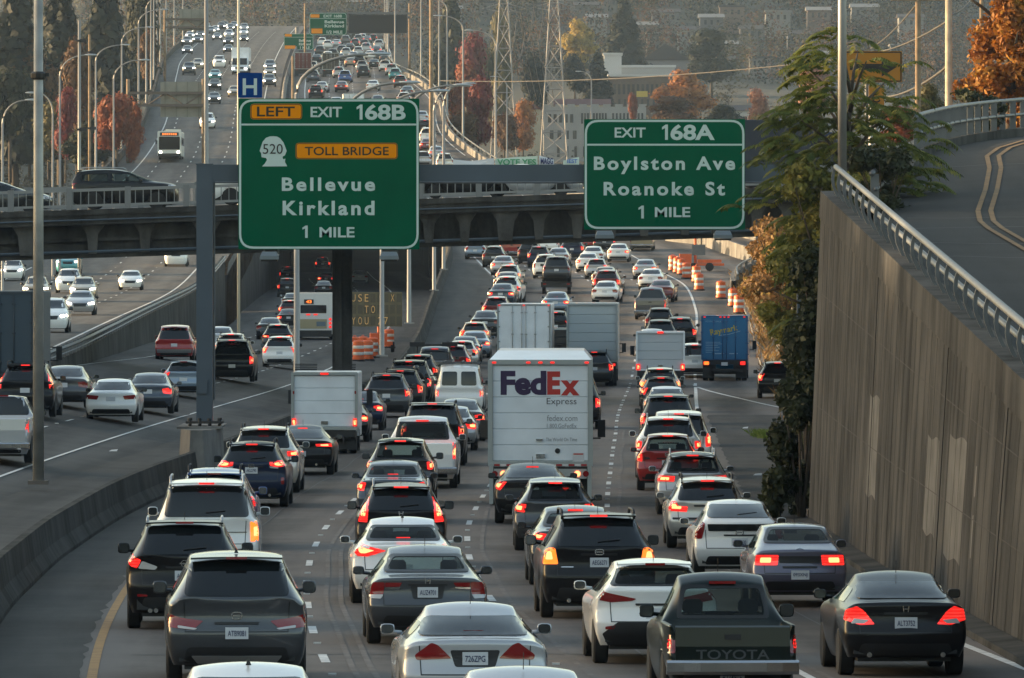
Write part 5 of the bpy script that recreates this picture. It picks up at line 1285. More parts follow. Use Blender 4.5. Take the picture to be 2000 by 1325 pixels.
def patch(bvh, poly, axis, off=.006, fine=.14, its=3, hole=None):
    """a panel cut to an outline (rear view x,z or side view y,z) and laid on the body, with a turned-in edge"""
    bm = bmesh.new(); vs = [bm.verts.new((a, b, 0)) for a, b in poly]
    if hole:
        hs = [bm.verts.new((a, b, 0)) for a, b in hole]; n = len(vs)
        for i in range(n): bm.faces.new((vs[i], vs[(i + 1) % n], hs[(i + 1) % n], hs[i]))
    else: bm.faces.new(vs)
    bmesh.ops.triangulate(bm, faces=bm.faces[:])
    for _ in range(its):
        lg = [e for e in bm.edges if e.calc_length() > fine]
        if not lg: break
        bmesh.ops.subdivide_edges(bm, edges=lg, cuts=1, use_grid_fill=False); bmesh.ops.triangulate(bm, faces=[f for f in bm.faces if len(f.verts) > 3])
    ca = sum(p[0] for p in poly) / len(poly)
    inner = {}
    for v in bm.verts:
        a, b = v.co.x, v.co.y; hit = None
        for q in range(26):
            if axis == 'rear': o, d = Vector((a, -8, b)), Vector((0, 1, 0))
            elif axis == 'front': o, d = Vector((a, 14, b)), Vector((0, -1, 0))
            elif axis == 'left': o, d = Vector((-4, a, b)), Vector((1, 0, 0))
            else: o, d = Vector((4, a, b)), Vector((-1, 0, 0))
            h = bvh.ray_cast(o, d)
            if h[0] is not None and (axis in ('left', 'right') or h[1].dot(d) < -.10): hit = h; break
            if axis in ('rear', 'front'): a = a * .975
            else: a = lerp(a, ca, .04); b -= .006
        if hit is None: v.co = Vector((a, -.9, b)) if axis == 'rear' else Vector((0, a, b)); inner[v] = (v.co.copy(), d); continue
        nn = hit[1] if hit[1].dot(d) < 0 else -hit[1]
        v.co = hit[0] + nn * off; inner[v] = (hit[0] - nn * .012, d)
    bd = [e for e in bm.edges if len(e.link_faces) == 1]; nv = {}
    for e in bd:
        for v in e.verts:
            if v not in nv: nv[v] = bm.verts.new(inner[v][0])
    for e in bd:
        a, b = e.verts
        try: bm.faces.new((a, b, nv[b], nv[a]))
        except ValueError: pass
    bmesh.ops.recalc_face_normals(bm, faces=bm.faces)
    me = bpy.data.meshes.new('panel'); bm.to_mesh(me); bm.free()
    me.polygons.foreach_set('use_smooth', [True] * len(me.polygons)); me.set_sharp_from_angle(angle=R(50))
    return me
mir = lambda poly: [(-a, b) for a, b in poly][::-1]
PROTO = {}
steep_ = lambda S: abs(S['rr'][0] - S['win'][0]) < .55
def proto(S, lod, key):
    """parts of one kind of vehicle: list of (part name, mesh, material key, sub-parts)"""
    if key in PROTO: return PROTO[key]
    P_ = []; see = S.get('see'); body = body_mesh(S, 3 if see else 2 if lod < 2 else 1); bv = bvh_of(body)
    cuts = []
    P_.append(('body', body, 'paint', []))
    hw, H, wb, oh = S['W'] / 2, S['H'], S['wb'], S['oh']; yf = S['L'] - oh; pk = S.get('pickup')
    fine = .075 if lod == 0 else .16
    pt = lambda poly, ax, off=.006, r=.04: patch(bv, rpoly(poly, r, 3 if lod == 0 else 2), ax, off, fine, 5 if lod == 0 else 4)
    def mb(name, m, mk, subs=(), smooth=False): P_.append((name, m.mesh(name, smooth), mk, list(subs)))
    # glass
    zb_, zt = S['win'][1] + (.016 if steep_(S) else .035), S['rr'][1] - .035
    if 'rwin' in S: rw = S['rwin']
    else: xb, xt = S['win_x']; rw = [(-xb, zb_), (xb, zb_), (xt, zt), (-xt, zt)]
    if S.get('twin'):
        for s in (-1, 1): P_.append(('rear_window', pt([(s * .08, 1.22), (s * .70, 1.22), (s * .66, 1.78), (s * .08, 1.78)], 'rear', .006, .07), 'glass', []))
    elif rw and see:
        cz = (rw[0][1] + rw[2][1]) / 2; inn = [(a * .90, cz + (b - cz) * (.80 if pk or steep_(S) else .72)) for a, b in rw]; o_, i_ = rpoly(rw, .07, 3), rpoly(inn, .06, 3)
        P_.append(('window_frame', patch(bv, o_, 'rear', .008, .075, 4, i_), 'frit', [])); P_.append(('rear_window', patch(bv, i_, 'rear', .006, .075, 4), 'see', []))
        cuts.append(('rear', [(a * .95, cz + (b - cz) * .88) for a, b in rw]))
    elif rw: P_.append(('rear_window', pt(rw, 'rear', .010, .07), 'glass', []))
    xb, xt = S['wr'] + .12, S['wr'] - .02
    ws = [(-xb, S['cowl'][1] + .05), (xb, S['cowl'][1] + .05), (xt, S['rf'][1] - .05), (-xt, S['rf'][1] - .05)]; gk = 'see' if see else 'glass'
    P_.append(('windscreen', pt(ws, 'front', .008, .06), gk, []))
    if see: cuts.append(('front', [(a * .94, b) for a, b in ws]))
    bl = S['belt'] + .07; tz_ = H - .20
    y0, y1, y2, y3 = S['win'][0], S['rr'][0], S['rf'][0], S['cowl'][0]
    steep = abs(y1 - y0) < .55
    yq = (y1 + .12 if not pk else y1 + .10) if steep else lerp(y0, y1, .62)
    yqt = y1 + .2 if steep else y1 + .1
    ym = lerp(y1, y2, .62)
    for ax in ('left', 'right'):
        if lod == 0:
            for pg in ([(yq, bl), (ym - .05, bl), (ym - .05, tz_), (yqt, tz_ - .03)], [(ym + .05, bl), (y3 - .28, bl), (y2 + .02, tz_), (ym + .05, tz_)]):
                P_.append(('side_window', pt(pg, ax), gk, []))
                if see: cuts.append((ax, [(lerp(a, sum(q[0] for q in pg) / 4, .06), lerp(b, sum(q[1] for q in pg) / 4, .1)) for a, b in pg]))
        else:
            P_.append(('side_window', pt([(yq, bl), (y3 - .28, bl), (y2, tz_), (yqt, tz_)], ax), 'glass', []))
    # lamps
    for i, lp in enumerate(S['lamps']):
        core = None
        for s in (1, -1):
            pl = lp if s > 0 else mir(lp); sub = []
            cx = sum(p[0] for p in pl) / len(pl); cz = sum(p[1] for p in pl) / len(pl)
            if i == 0 and lod < 2:
                cc = [(lerp(cx, a, .48) + s * .02, lerp(cz, b, .48)) for a, b in pl]; sub = [('bulb', pt(cc, 'rear', .011, .02), 'core', [])]
            P_.append(('tail_light', pt(pl, 'rear', .008, .025), 'lamp' if i == 0 else ('clear' if S.get('clear2', True) else 'lensoff'), sub))
    for lp in S.get('extra', []):
        nm, poly, mk, both = lp
        for s in ((1, -1) if both else (1,)): P_.append((nm, pt(poly if s > 0 else mir(poly), 'rear', .014, .015), mk, []))
    hl = [(.48, S['hood'] - .02), (.80, S['hood'] + .02), (.84, S['hood'] - .10), (.50, S['hood'] - .14)]; hl = [(a * hw / .9, b) for a, b in hl]
    for s in (1, -1): P_.append(('headlight', pt(hl if s > 0 else mir(hl), 'front', .008, .03), 'head', []))
    if lod < 2:
        P_.append(('grille', pt([(-.42, S['hood'] - .05), (.42, S['hood'] - .05), (.36, S['hood'] - .24), (-.36, S['hood'] - .24)], 'front', .006, .03), 'plastic', []))
    if S.get('third'):
        m = MB()
        if S['third'] == 'in':
            zz = S['win'][1] + .09; h = bv.ray_cast(Vector((0, -8, zz)), Vector((0, 1, 0))); y = h[0].y if h[0] else S['win'][0]
            m.box(0, y - .012, zz - .01, .24, .03, .03)
        else: m.box(0, S['rr'][0] - (.19 if not pk and steep_(S) else .05 if not pk else .03), S['rr'][1] + (.028 if not pk and steep_(S) else -.005), .28 if not pk else .34, .05, .035)
        mb('high_brake_light', m, 'third')
    # lower trim, plate, exhaust, floor
    zl = .30 * S['belt'] / .93
    if lod < 2: P_.append(('bumper_trim', pt([(-hw * .74, .30), (hw * .74, .30), (hw * .68, zl + .16), (-hw * .68, zl + .16)], 'rear', .006, .05), S.get('trimmat', 'plastic'), []))
    if lod < 2:
        h = bv.ray_cast(Vector((S.get('platex', 0), -8, S['plate'])), Vector((0, 1, 0))); y = h[0].y if h[0] else -oh
        m = MB(); m.box(S.get('platex', 0), y - .012, S['plate'], .305, .02, .155); sub = []
        if S.get('ptxt'):
            sub = [('plate_characters', ('text', S['ptxt'], (-.12, S['plate'] - .04, .12, S['plate'] + .035), y - .0235), 'plateink', [])]
        mb('license_plate', m, 'plate', sub)
        if S.get('plateback'): P_.append(('plate_recess', pt(S['plateback'], 'rear', .004, .03), 'plastic', []))
    if lod == 0 and not pk:                                          # shut lines of boot lid or tailgate
        zg = S.get('gap', .60 * S['belt'] / .93); zt_ = min(zb_ - .05, S['belt'] + .02); xg = hw * .70
        for q in (-1, 1): P_.append(('shut_line', pt([(q * xg, zg), (q * (xg + .013), zg), (q * (xg + .033), zt_), (q * (xg + .02), zt_)][::q], 'rear', .003, .002), 'frit', []))
        P_.append(('shut_line', pt([(-xg, zg), (xg, zg), (xg, zg + .014), (-xg, zg + .014)], 'rear', .003, .002), 'frit', []))
    if cuts:
        def ins(p, poly):
            r_ = False
            for i in range(len(poly)):
                (x1, y1_), (x2, y2_) = poly[i - 1], poly[i]
                if (y1_ > p[1]) != (y2_ > p[1]) and p[0] < (x2 - x1) * (p[1] - y1_) / (y2_ - y1_) + x1: r_ = not r_
            return r_
        bm = bmesh.new(); bm.from_mesh(body); kill = []
        for f_ in bm.faces:
            c_, n_ = f_.calc_center_median(), f_.normal
            for ax, pg in cuts:
                if ax == 'rear' and n_.y < -.05 and c_.y < S['rr'][0] + .3 or ax == 'front' and n_.y > .05 and c_.y > S['rf'][0] - .3: ok_ = ins((c_.x, c_.z), pg)
                elif ax == 'left' and n_.x < -.4 or ax == 'right' and n_.x > .4: ok_ = ins((c_.y, c_.z), pg)
                else: ok_ = False
                if ok_: kill.append(f_); break
        bmesh.ops.delete(bm, geom=kill, context='FACES'); bm.to_mesh(body); bm.free()
        sx = S['W'] * .21; sy = S['rf'][0] - .15 if not pk else S['rr'][0] + .35; sb = S['belt']
        for q in (-1, 1):
            m = MB(); m.loft([[(q * sx + a * w_, sy + dy, z_) for a, dy in ((-1, 0), (1, 0), (1, .12), (-1, .12))] for z_, w_, dy in ((.35, .24, 0), (sb - .05, .23, 0), (sb + .10, .17, 0))], True); m.f.append((8, 9, 10, 11))
            m.loft([[(q * sx + a * w_, sy - .02 + b, z_) for a, b in ((-1, 0), (1, 0), (1, .10), (-1, .10))] for z_, w_ in ((sb + .11, .10), (sb + .16, .13), (sb + .25, .125), (sb + .29, .09))], True); m.f.append((24, 25, 26, 27)); mb('seat', m, 'cloth')
        m = MB(); m.box(0, S['cowl'][0] - .35, sb - .02, S['W'] * .78, .5, .12); m.tube([(-sx - .18, S['cowl'][0] - .62, sb - .02), (-sx, S['cowl'][0] - .66, sb + .12), (-sx + .18, S['cowl'][0] - .62, sb - .02)], .016, 6); mb('dashboard', m, 'frit')
        if not pk: m = MB(); m.box(0, S['win'][0] + .28, sb - .06, S['W'] * .74, .5, .05); m.box(0, S['win'][0] + .62, sb - .30, S['W'] * .72, .14, .55); mb('rear_seat', m, 'cloth')
        mb('interior_mirror', MB().box(0, S['rf'][0] + .12, S['H'] - .17, .22, .03, .06), 'frit')
    m = MB(); m.box(0, lerp(-oh + .3, yf - .3, .5), .36, S['W'] * .72, S['L'] - .62, .30); m.box(0, -oh + .38, .42, S['W'] * .80, .42, .2)
    for y in (0, wb): m.box(0, y, .34, S['W'] - .5, .1, .1)
    mb('underbody', m, 'plastic')
    if lod == 0:
        m = MB()
        for x in S.get('exhaust', (.45,)): m.lathe([(.03, -oh + .02), (.035, -oh + .02), (.035, -oh + .5), (.03, -oh + .5)], (x, 0, .31), 'Y', 12)
        mb('exhaust', m, 'chrome')
    # wheels
    r = S['wrad']; tw = .105
    wm = MB().lathe([(r * .62, -tw), (r * .93, -tw), (r, -tw * .75), (r, tw * .75), (r * .93, tw), (r * .62, tw)], (0, 0, 0), 'X', 22 if lod == 0 else 12).mesh('wheel', False)
    wm.polygons.foreach_set('use_smooth', [True] * len(wm.polygons)); wm.set_sharp_from_angle(angle=R(40))
    rim = None
    if lod < 2:
        m = MB(); m.lathe([(r * .64, -.02), (r * .64, .02)], (0, 0, 0), 'X', 16)
        for k in range(5):
            a = k * 2 * math.pi / 5
            for s in (-1, 1): m.box(s * .055, math.cos(a) * r * .33, math.sin(a) * r * .33, .04, .09, r * .62, rx=a - math.pi / 2)
        m.lathe([(.05, -.09), (.06, -.08), (.06, .08), (.05, .09)], (0, 0, 0), 'X', 10)
        m.lathe([(r * .60, -.07), (r * .645, -.09), (r * .645, .09), (r * .60, .07)], (0, 0, 0), 'X', 16)
        rim = m.mesh('rim')
    for y in (0, wb):
        for s in (-1, 1): P_.append(('wheel', wm, 'rubber', [('rim', rim, 'alloy', [])] if rim else [], (s * (hw - .135), y, r)))
    # mirrors
    if lod < 2:
        ym_ = S['cowl'][0] - .42; zm = S['belt'] + .12
        for s in (-1, 1):
            x = s * (hw + .055); m = MB(); w_, h_ = (.18, .13) if H < 1.6 else (.19, .17)
            prof = rpoly([(-w_ / 2, -h_ / 2), (w_ / 2, -h_ / 2), (w_ / 2, h_ / 2), (-w_ / 2, h_ / 2)], .05, 2)
            m.loft([[(x + a * f, ym_ + y, zm + b * f) for a, b in prof] for y, f in ((-.03, .94), (-.02, 1), (.05, .96), (.11, .55))]); n = len(prof); o = len(m.v); m.f.append(tuple(range(n))); m.f.append(tuple(3 * n + i for i in range(n - 1, -1, -1)))
            m.tube([(s * (hw - .12), ym_ + .06, zm - .05), (x, ym_ + .03, zm - .03)], .03, 6)
            g = MB(); g.prism([(x + a * .84, zm + b * .84) for a, b in prof], ym_ - .036, ym_ - .029)
            mb('mirror', m, 'mirrorcap', [('mirror_glass', g.mesh('mirror_glass'), 'mirror', [])], True)
    if S.get('rails') and lod < 2:
        for s in (-1, 1):
            m = MB(); x = s * (S['wr'] - .03); z = H - .0
            m.tube([(x, S['rr'][0] + .10, S['rr'][1] - .03), (x, S['rr'][0] + .22, z + .045), (x, lerp(y1, y2, .5), z + .055), (x, y2 - .3, z + .045), (x, y2 - .15, z - .03)], .022, 6); mb('roof_rail', m, S.get('railmat', 'plastic'), (), True)
    if lod == 0:
        m = MB(); ay = S['rr'][0] + (.25 if not pk else .8)
        if S.get('fin'): m.loft([[(-.03, ay - .02, H - .02), (0, ay - .02, H - .02), (.03, ay - .02, H - .02)], [(-.015, ay, H + .02), (0, ay - .01, H + .055), (.015, ay, H + .02)], [(-.01, ay + .14, H - .01), (0, ay + .14, H), (.01, ay + .14, H - .01)]])
        else: m.tube([(0, ay, H - .02), (0, ay - .06, H + .15)], .005, 5)
        mb('antenna', m, 'plastic')
        if S.get('emblem'):
            z = S['emblem']; h = bv.ray_cast(Vector((0, -8, z)), Vector((0, 1, 0))); y = (h[0].y if h[0] else -oh) - .008
            e = S.get('emb', 'oval'); m = MB()
            if e == 'oval': ring(m, -.075, z - .05, .075, z + .05, .05, .014, y - .01, y + .012); m.box(0, y, z, .10, .012, .016)
            elif e == 'hframe':
                for s in (-1, 1): m.box(s * .035, y, z, .017, .012, .085, ry=s * .12)
                m.box(0, y, z, .06, .012, .016)
            elif e == 'ring': ring(m, -.055, z - .055, .055, z + .055, .055, .012, y - .01, y + .012); m.box(0, y, z, .15, .012, .022)
            else: m.tube([(-.06, y, z), (0, y, z + .02), (.06, y, z)], .012, 6)
            mb('emblem', m, 'chrome')
    if lod == 0 and not pk and S.get('third') != 'in':
        zh = min(S['plate'] + .125, S['belt'] - .02); P_.append(('handle_strip', pt([(-.30, zh + .02), (.30, zh + .02), (.29, zh - .012), (-.29, zh - .012)], 'rear', .012, .01), S.get('stripmat', 'plastic'), []))
    if (S.get('wiper') or S.get('rails')) and lod == 0:
        z = S['win'][1] + .10; pts = []
        for x in (-.02, .15, .34):
            h = bv.ray_cast(Vector((x, -8, z + x * .10)), Vector((0, 1, 0))); pts.append(((x, h[0].y - .03, z + x * .10) if h[0] else (x, -oh, z)))
        mb('wiper', MB().tube(pts, .012, 5), 'plastic')
    if lod < 2 and not pk and steep_(S) and S['name'] != 'cargo_van':
        ww = S['wr'] - .01; y_, z_ = S['rr']; m = MB()
        m.loft([[(x, y_ - .13 - .05 * (1 - (x / ww) ** 2) + d, z_ + q + .015 * (1 - (x / ww) ** 2)) for d, q in ((.0, .004), (.0, .03), (.30, .055), (.30, .0))] for x in drange(-ww, ww, 8)], True); m.f += [(0, 1, 2, 3), (35, 34, 33, 32)]; mb('spoiler', m, S.get('spoilmat', 'paint'))
    if pk:
        zb2 = S['belt'] + .03; zt2 = .60 * S['belt'] / 1.2
        m = MB(); m.loft([[(-hw + .13, -oh - .012, zt2), (-hw + .13, -oh - .02, lerp(zt2, zb2, .5)), (-hw + .13, -oh + .0, zb2 - .02), (-hw + .13, -oh + .05, zb2), (-hw + .13, -oh + .09, zb2 - .03), (-hw + .13, -oh + .09, zt2)], [(hw - .13, -oh - .012, zt2), (hw - .13, -oh - .02, lerp(zt2, zb2, .5)), (hw - .13, -oh + .0, zb2 - .02), (hw - .13, -oh + .05, zb2), (hw - .13, -oh + .09, zb2 - .03), (hw - .13, -oh + .09, zt2)]], True); m.f += [tuple(range(6)), tuple(range(11, 5, -1))]
        hnd = MB(); hnd.box(0, -oh - .022, zb2 - .14, .2, .03, .07); sub = [('handle', hnd.mesh('handle'), 'plastic', [])]
        if S.get('tgtext'): sub.append(('lettering', ('text', S['tgtext'], (-.46, zt2 + .10, .46, zt2 + .22), -oh - .022), 'tgink', []))
        mb('tailgate', m, 'paint', sub)
        m = MB(); bx = hw - .02; m.loft([[(x, -oh - .16 + .08 * (abs(x) / bx) ** 3 + d, z) for d, z in ((.02, .40), (0, .44), (0, .55), (.03, .58), (.2, .58), (.2, .40))] for x in drange(-bx, bx, 8)], True); m.f += [tuple(range(6)), tuple(48 + i for i in range(5, -1, -1))]
        mb('rear_bumper', m, S.get('bumpmat', 'chrome'))
    PROTO[key] = P_
    return P_
def lampset(state):
    on = state in ('on', 'dim')
    return dict(lamp=lampon() if on else lampoff(), core=lampcore() if state == 'on' else (lampon() if on else lampoff()), third=lampon() if state == 'on' else lampoff())
plateink = lambda: pm('plate_ink', (.02, .03, .09), .5)
alloy = lambda: pm('alloy_rim', (.30, .30, .31), .35, .8)
mirrorm = lambda: pm('mirror_glass', (.16, .18, .19), .12, 1.0)
def seeglass():
    if 'clear_car_glass' in MATS: return MATS['clear_car_glass']
    m, n, l, b = nt('clear_car_glass'); b.inputs['Base Color'].default_value = (.02, .025, .025, 1); b.inputs['Roughness'].default_value = .05; b.inputs['Specular IOR Level'].default_value = .7
    t = n.new('ShaderNodeBsdfTransparent'); t.inputs[0].default_value = (.60, .68, .66, 1); x = n.new('ShaderNodeMixShader'); x.inputs[0].default_value = .22
    l.new(t.outputs[0], x.inputs[1]); l.new(b.outputs[0], x.inputs[2]); l.new(x.outputs[0], n['Material Output'].inputs[0]); MATS['clear_car_glass'] = m; return m
UID = [0]
def vehicle(S, lod, key, color, loc, rz, label, cat, group, state='on', head=False, over=None, scale=1.0):
    root = empty(S['name'], loc, rz); root.scale = (scale,) * 3
    lk = lampset(state)
    mk = dict(paint=paint(color), glass=glass(), plastic=plastic(), rubber=rubber(), chrome=chrome(), alloy=alloy(), clear=lampclear(), lensoff=lampoff(), plate=platem(), plateink=plateink(), mirror=mirrorm(), mirrorcap=plastic() if color in ('white', 'silver', 'tan') and lod and key else paint(color),
              head=headon() if head else lampclear(), amber=lampamber(), tgink=pm('tailgate_letter', (.05, .055, .06), .4), **lk)
    mk['see'] = seeglass(); mk['frit'] = pm('glass_border_black', (.008, .008, .008), .35); mk['cloth'] = pm('seat_cloth_dark', (.035, .033, .032), .9)
    mk['silvertrim'] = pm('silver_trim', (.45, .45, .45), .3, .8); mk['on'] = lampon()
    if over: mk.update(over)
    def put(e, par):
        nm, me, k, sub = e[:4]
        if me is None: return
        if isinstance(me, tuple):
            o = text_obj(nm, me[1], me[2], me[3], mk[k], par, .01, .006)
        else: o = link(nm, me, mk[k], par)
        if len(e) > 4: o.location = e[4]
        for q in sub: put(q, o)
    for e in proto(S, lod, key):
        if lod == 2 and e[0] == 'headlight' and not head: continue
        if lod == 2 and e[0] in ('tail_light', 'high_brake_light', 'rear_window') and head: continue
        if lod == 2 and e[0] in ('windscreen',) and not head: continue
        put(e, root)
    return tag(root, label, cat, group)
CAT = dict(sedan='car', coupe='car', hatch='car', wagon='car', cuv='suv', suv='suv', big='suv', minivan='minivan', cargo='van', pickup='pickup truck', oldpickup='pickup truck')
def solveA(px, y=None, top=None, h=0):
    if top is not None:
        D = sol(lambda d: rowz(d + 1.2, zA(d) + h), top)
    else: D = sol(lambda d: rowz(d, zA(d)), y)
    return wx(px, D), D, zA(D)
def placeA(px, y=None, top=None, kind='sedan', S=None, dh=0.):
    S = S or KINDS[kind]
    X, D, z = solveA(px, y, top, S['H'])
    return X, D, z, -math.atan(slope(MID, D)) + dh
GA = 'cars queuing away from the camera on the main lanes'
def carA(px, kind, color, label, y=None, top=None, lod=1, state='on', S=None, key=None, dh=0., sc_=1.0, over=None, pitch=True):
    B = S or KINDS[kind]; X, D, z, rz = placeA(px, y, top, kind, B, dh)
    o = vehicle(B, lod, key or '%s_%d' % (kind, lod), color, (X, D, z), rz, label, CAT[kind], GA, state, over=over, scale=sc_)
    o.rotation_euler.x = math.atan(slope(zA, D)); o.rotation_euler.z -= .085 * sstep(480, 540, D) * (1 - sstep(700, 760, D)) + .065 * sstep(860, 920, D); return o

# ---- the nearest cars, each with its own body and lamps
def near(px, base, color, label, y=None, top=None, state='on', key=None, over=None, dh=0., lod=0, **k):
    S = V(KINDS[base], **k); return carA(px, base, color, label, y, top, lod, state, S, key or label, dh, 1.0, over)
near(488, 'sedan', 'white', 'white car cut off by the bottom edge at the left, only its roof showing', top=1290, fin=True, H=1.47)
near(1028, 'coupe', 'silver', 'silver car cut off by the bottom edge in the middle, only its roof showing', top=1297, H=1.40)
near(461, 'suv', 'gunmetal', 'dark grey SUV with wide unlit tail lights and white plate, just above the white roof', y=1334, state='off', lamps=[[(.44, .86), (.73, .90), (.93, .96), (.945, .78), (.58, .74)]], extra=[('lamp_lens', [(.52, .76), (.78, .80), (.78, .765), (.56, .74)], 'clear', True), ('trim', [(-.60, .40), (.60, .40), (.52, .30), (-.52, .30)], 'silvertrim', False)],
     plate=.70, ptxt='ATB9081', emblem=.93, fin=True, rails=False, win_x=(.70, .62), exhaust=())
near(361, 'suv', 'black', 'black crossover with bright roof rails and clear-tipped tail lights, exhaust at left', y=1227, W=1.88, H=1.70, curv=.24, win_x=(.66, .56), lamps=[[(.68, 1.10), (.88, 1.20), (.92, 1.04), (.75, .97)], [(.42, 1.0), (.67, 1.09), (.73, .97), (.46, .95)]],
     lid=(-.96, 1.14), plate=.86, ptxt='ABE1673', emblem=1.05, emb='ring', extra=[('chrome_strip', [(-.36, .70), (.36, .70), (.36, .675), (-.36, .675)], 'chrome', False), ('reflector', [(.58, .56), (.74, .57), (.74, .53), (.58, .53)], 'lensoff', True)], railmat='silvertrim', exhaust=(-.45, -.54), state='dim')
near(405, 'big', 'white', 'white and grey full-size SUV with tall square lit tail lights, behind the black crossover', y=1140, lamps=[[(.80, 1.17), (.965, 1.18), (.97, .82), (.81, .80)]], rails=True, railmat='silvertrim', trimmat='plastic', plate=.62, extra=[('tailgate_seam', [(-.74, .985), (.74, .985), (.74, .97), (-.74, .97)], 'plastic', False), ('bumper', [(-.95, .62), (.95, .62), (.93, .34), (-.93, .34)], 'plastic', False)], over=dict(lamp=lampamber()))
near(420, 'cuv', 'blue', 'blue SUV mostly hidden behind the white full-size SUV', top=911, H=1.7, state='dim', lamps=[[(.66, 1.10), (.84, 1.12), (.875, .92), (.70, .88)]])
near(494, 'wagon', 'navy', 'navy blue wagon with black roof rails beside the barrier block', y=990, W=1.82, H=1.62, lid=(-.95, 1.06), win=(-.90, 1.11), rr=(-.46, 1.53), rf=(1.6, 1.54), belt=1.02, cowl=(2.35, 1.1), hood=.88, wr=.57, wrad=.34, rails=True, lamps=[[(.44, 1.13), (.82, 1.17), (.86, 1.02), (.62, 1.0), (.46, 1.03)]], extra=[('lamp_lens', [(.44, 1.02), (.66, 1.0), (.66, .96), (.46, .98)], 'clear', True), ('reflector', [(.72, .74), (.80, .74), (.80, .58), (.73, .58)], 'lensoff', True)], plate=.92, ptxt='AKL2790', emblem=1.03)
near(517, 'suv', 'pearl', 'cream and bronze SUV with roof rails right behind the navy wagon', y=962, lamps=[[(.62, 1.10), (.92, 1.13), (.93, .98), (.64, .97)]], over=dict(lamp=lampon()))
near(590, 'coupe', 'black', 'black fastback with thin lit tail light bars in front of the white box truck', y=927, W=1.91, L=4.95, H=1.42, third='top', lid=(-1.0, .98), rr=(.45, 1.33), lamps=[[(.42, .90), (.88, .92), (.90, .82), (.44, .83)]], plate=.62)
near(704, 'sedan', 'navy', 'dark blue sedan squeezed between the white box truck and the grey SUV', y=840, lod=1, state='on')
near(672, 'sedan', 'black', 'black car showing only its right side beside the white box truck', y=863, lod=1)
near(756, 'suv', 'gunmetal', 'dark grey SUV right of the white box truck with round red lights', y=816, lod=1, lamps=[[(.72, 1.14), (.90, 1.14), (.93, .86), (.75, .84)]])
near(832, 'sedan', 'gunmetal', 'dark grey sedan with wide unlit tail lights and plate, second lane from the left', see=True, y=1257, W=1.85, L=4.9, H=1.47, state='off', lamps=[[(.64, .95), (.84, .95), (.885, .76), (.70, .70), (.66, .78)]], extra=[('lamp_strip', [(.38, .945), (.635, .945), (.635, .88), (.42, .885)], 'lensoff', True), ('lamp_lens', [(.40, .875), (.64, .87), (.64, .85), (.42, .855)], 'chrome', True), ('lamp_lens', [(.66, .765), (.87, .765), (.85, .71), (.70, .70)], 'clear', True)],
     plateback=[(-.26, .90), (.26, .90), (.22, .70), (-.22, .70)], plate=.80, ptxt='AUZ4701', emblem=.97, emb='hframe', exhaust=(), third=None, win_x=(.66, .54))
near(787, 'sedan', 'white', 'white sedan with swept-back lit tail lights behind the dark grey sedan', see=True, y=1178, W=1.865, L=4.86, H=1.475, lamps=[[(.30, .93), (.55, .99), (.80, 1.06), (.88, .96), (.80, .84), (.62, .83)]], plate=.62, win_x=(.66, .54), fin=True)
near(783, 'cuv', 'black', 'black SUV with tall lit tail lights beside its dark window, third car in its lane', y=1108, lamps=[[(.62, 1.40), (.67, 1.40), (.79, 1.12), (.84, .92), (.66, .90), (.64, 1.14)]], emblem=1.08, emb='hframe', railmat='silvertrim')
near(768, 'sedan', 'slate', 'slate blue small sedan between the black SUV and the hatchback with round light', see=True, y=1022, W=1.72, H=1.44, lamps=[[(.60, .96), (.80, .98), (.84, .80), (.66, .76)]], third='in')
near(783, 'cuv', 'charcoal', 'charcoal SUV with round lit tail light in front of the white pickup', see=True, y=985, W=1.76, lamps=[[(.66, 1.08), (.80, 1.10), (.85, .98), (.80, .88), (.68, .88)]], rails=False)
near(823, 'pickup', 'white', 'white pickup truck with lit brake lights and closed tailgate', see=True, y=953, lamps=[[(.80, 1.20), (.985, 1.20), (.985, .80), (.81, .80)]], bumpmat='chrome', over=dict(core=lampcore(), plastic=plastic()))
near(846, 'big', 'black', 'black boxy SUV with pale roof edge and rear spoiler in front of the white pickup', top=785, H=1.9, lod=1, lamps=[[(.78, 1.20), (.95, 1.20), (.96, .90), (.80, .88)]])
near(880, 'sedan', 'silver', 'silver sedan with red lights right of the black boxy SUV', y=880, lod=1, dh=.01)
near(899, 'sedan', 'grey', 'grey sedan with red lights at the left side of the parcel truck', y=861, lod=1, dh=.01)
near(922, 'coupe', 'silver', 'silver coupe with triangular red tail lights at the bottom middle', y=1410, W=1.82, H=1.42, state='off', lamps=[[(.28, .80), (.44, .96), (.52, .99), (.72, .84), (.70, .78)]], plate=.80, ptxt='726ZPG', plateback=[(-.3, .9), (.3, .9), (.24, .7), (-.24, .7)], win_x=(.68, .55))
# third lane
near(1419, 'oldpickup', 'green', 'dark green old pickup truck with big lettering on its tailgate', see=True, y=1372, state='on', lamps=[[(.715, .90), (.835, .90), (.835, .66), (.72, .66)]], bumpmat='chrome', tgtext='TOYOTA', plate=.36, ptxt='B27491E', extra=[], over=dict(lamp=lampoff(), third=lampoff(), core=lampon()))
near(1277, 'hatch', 'white', 'white hatchback with dark bumper insert and slim unlit tail lights beside the green pickup', see=True, y=1295, W=1.80, L=4.46, state='off', lid=(-.70, 1.03), win=(-.62, 1.09), rr=(-.12, 1.38), win_x=(.66, .56), lamps=[[(.28, .93), (.62, 1.0), (.82, 1.05), (.86, .92), (.64, .88), (.34, .90)]], plate=.72, extra=[('bumper_insert', [(-.76, .44), (-.55, .60), (.55, .60), (.76, .44), (.68, .28), (-.68, .28)], 'plastic', False), ('reflector', [(.58, .56), (.72, .54), (.72, .50), (.60, .51)], 'lensoff', True)], fin=False)
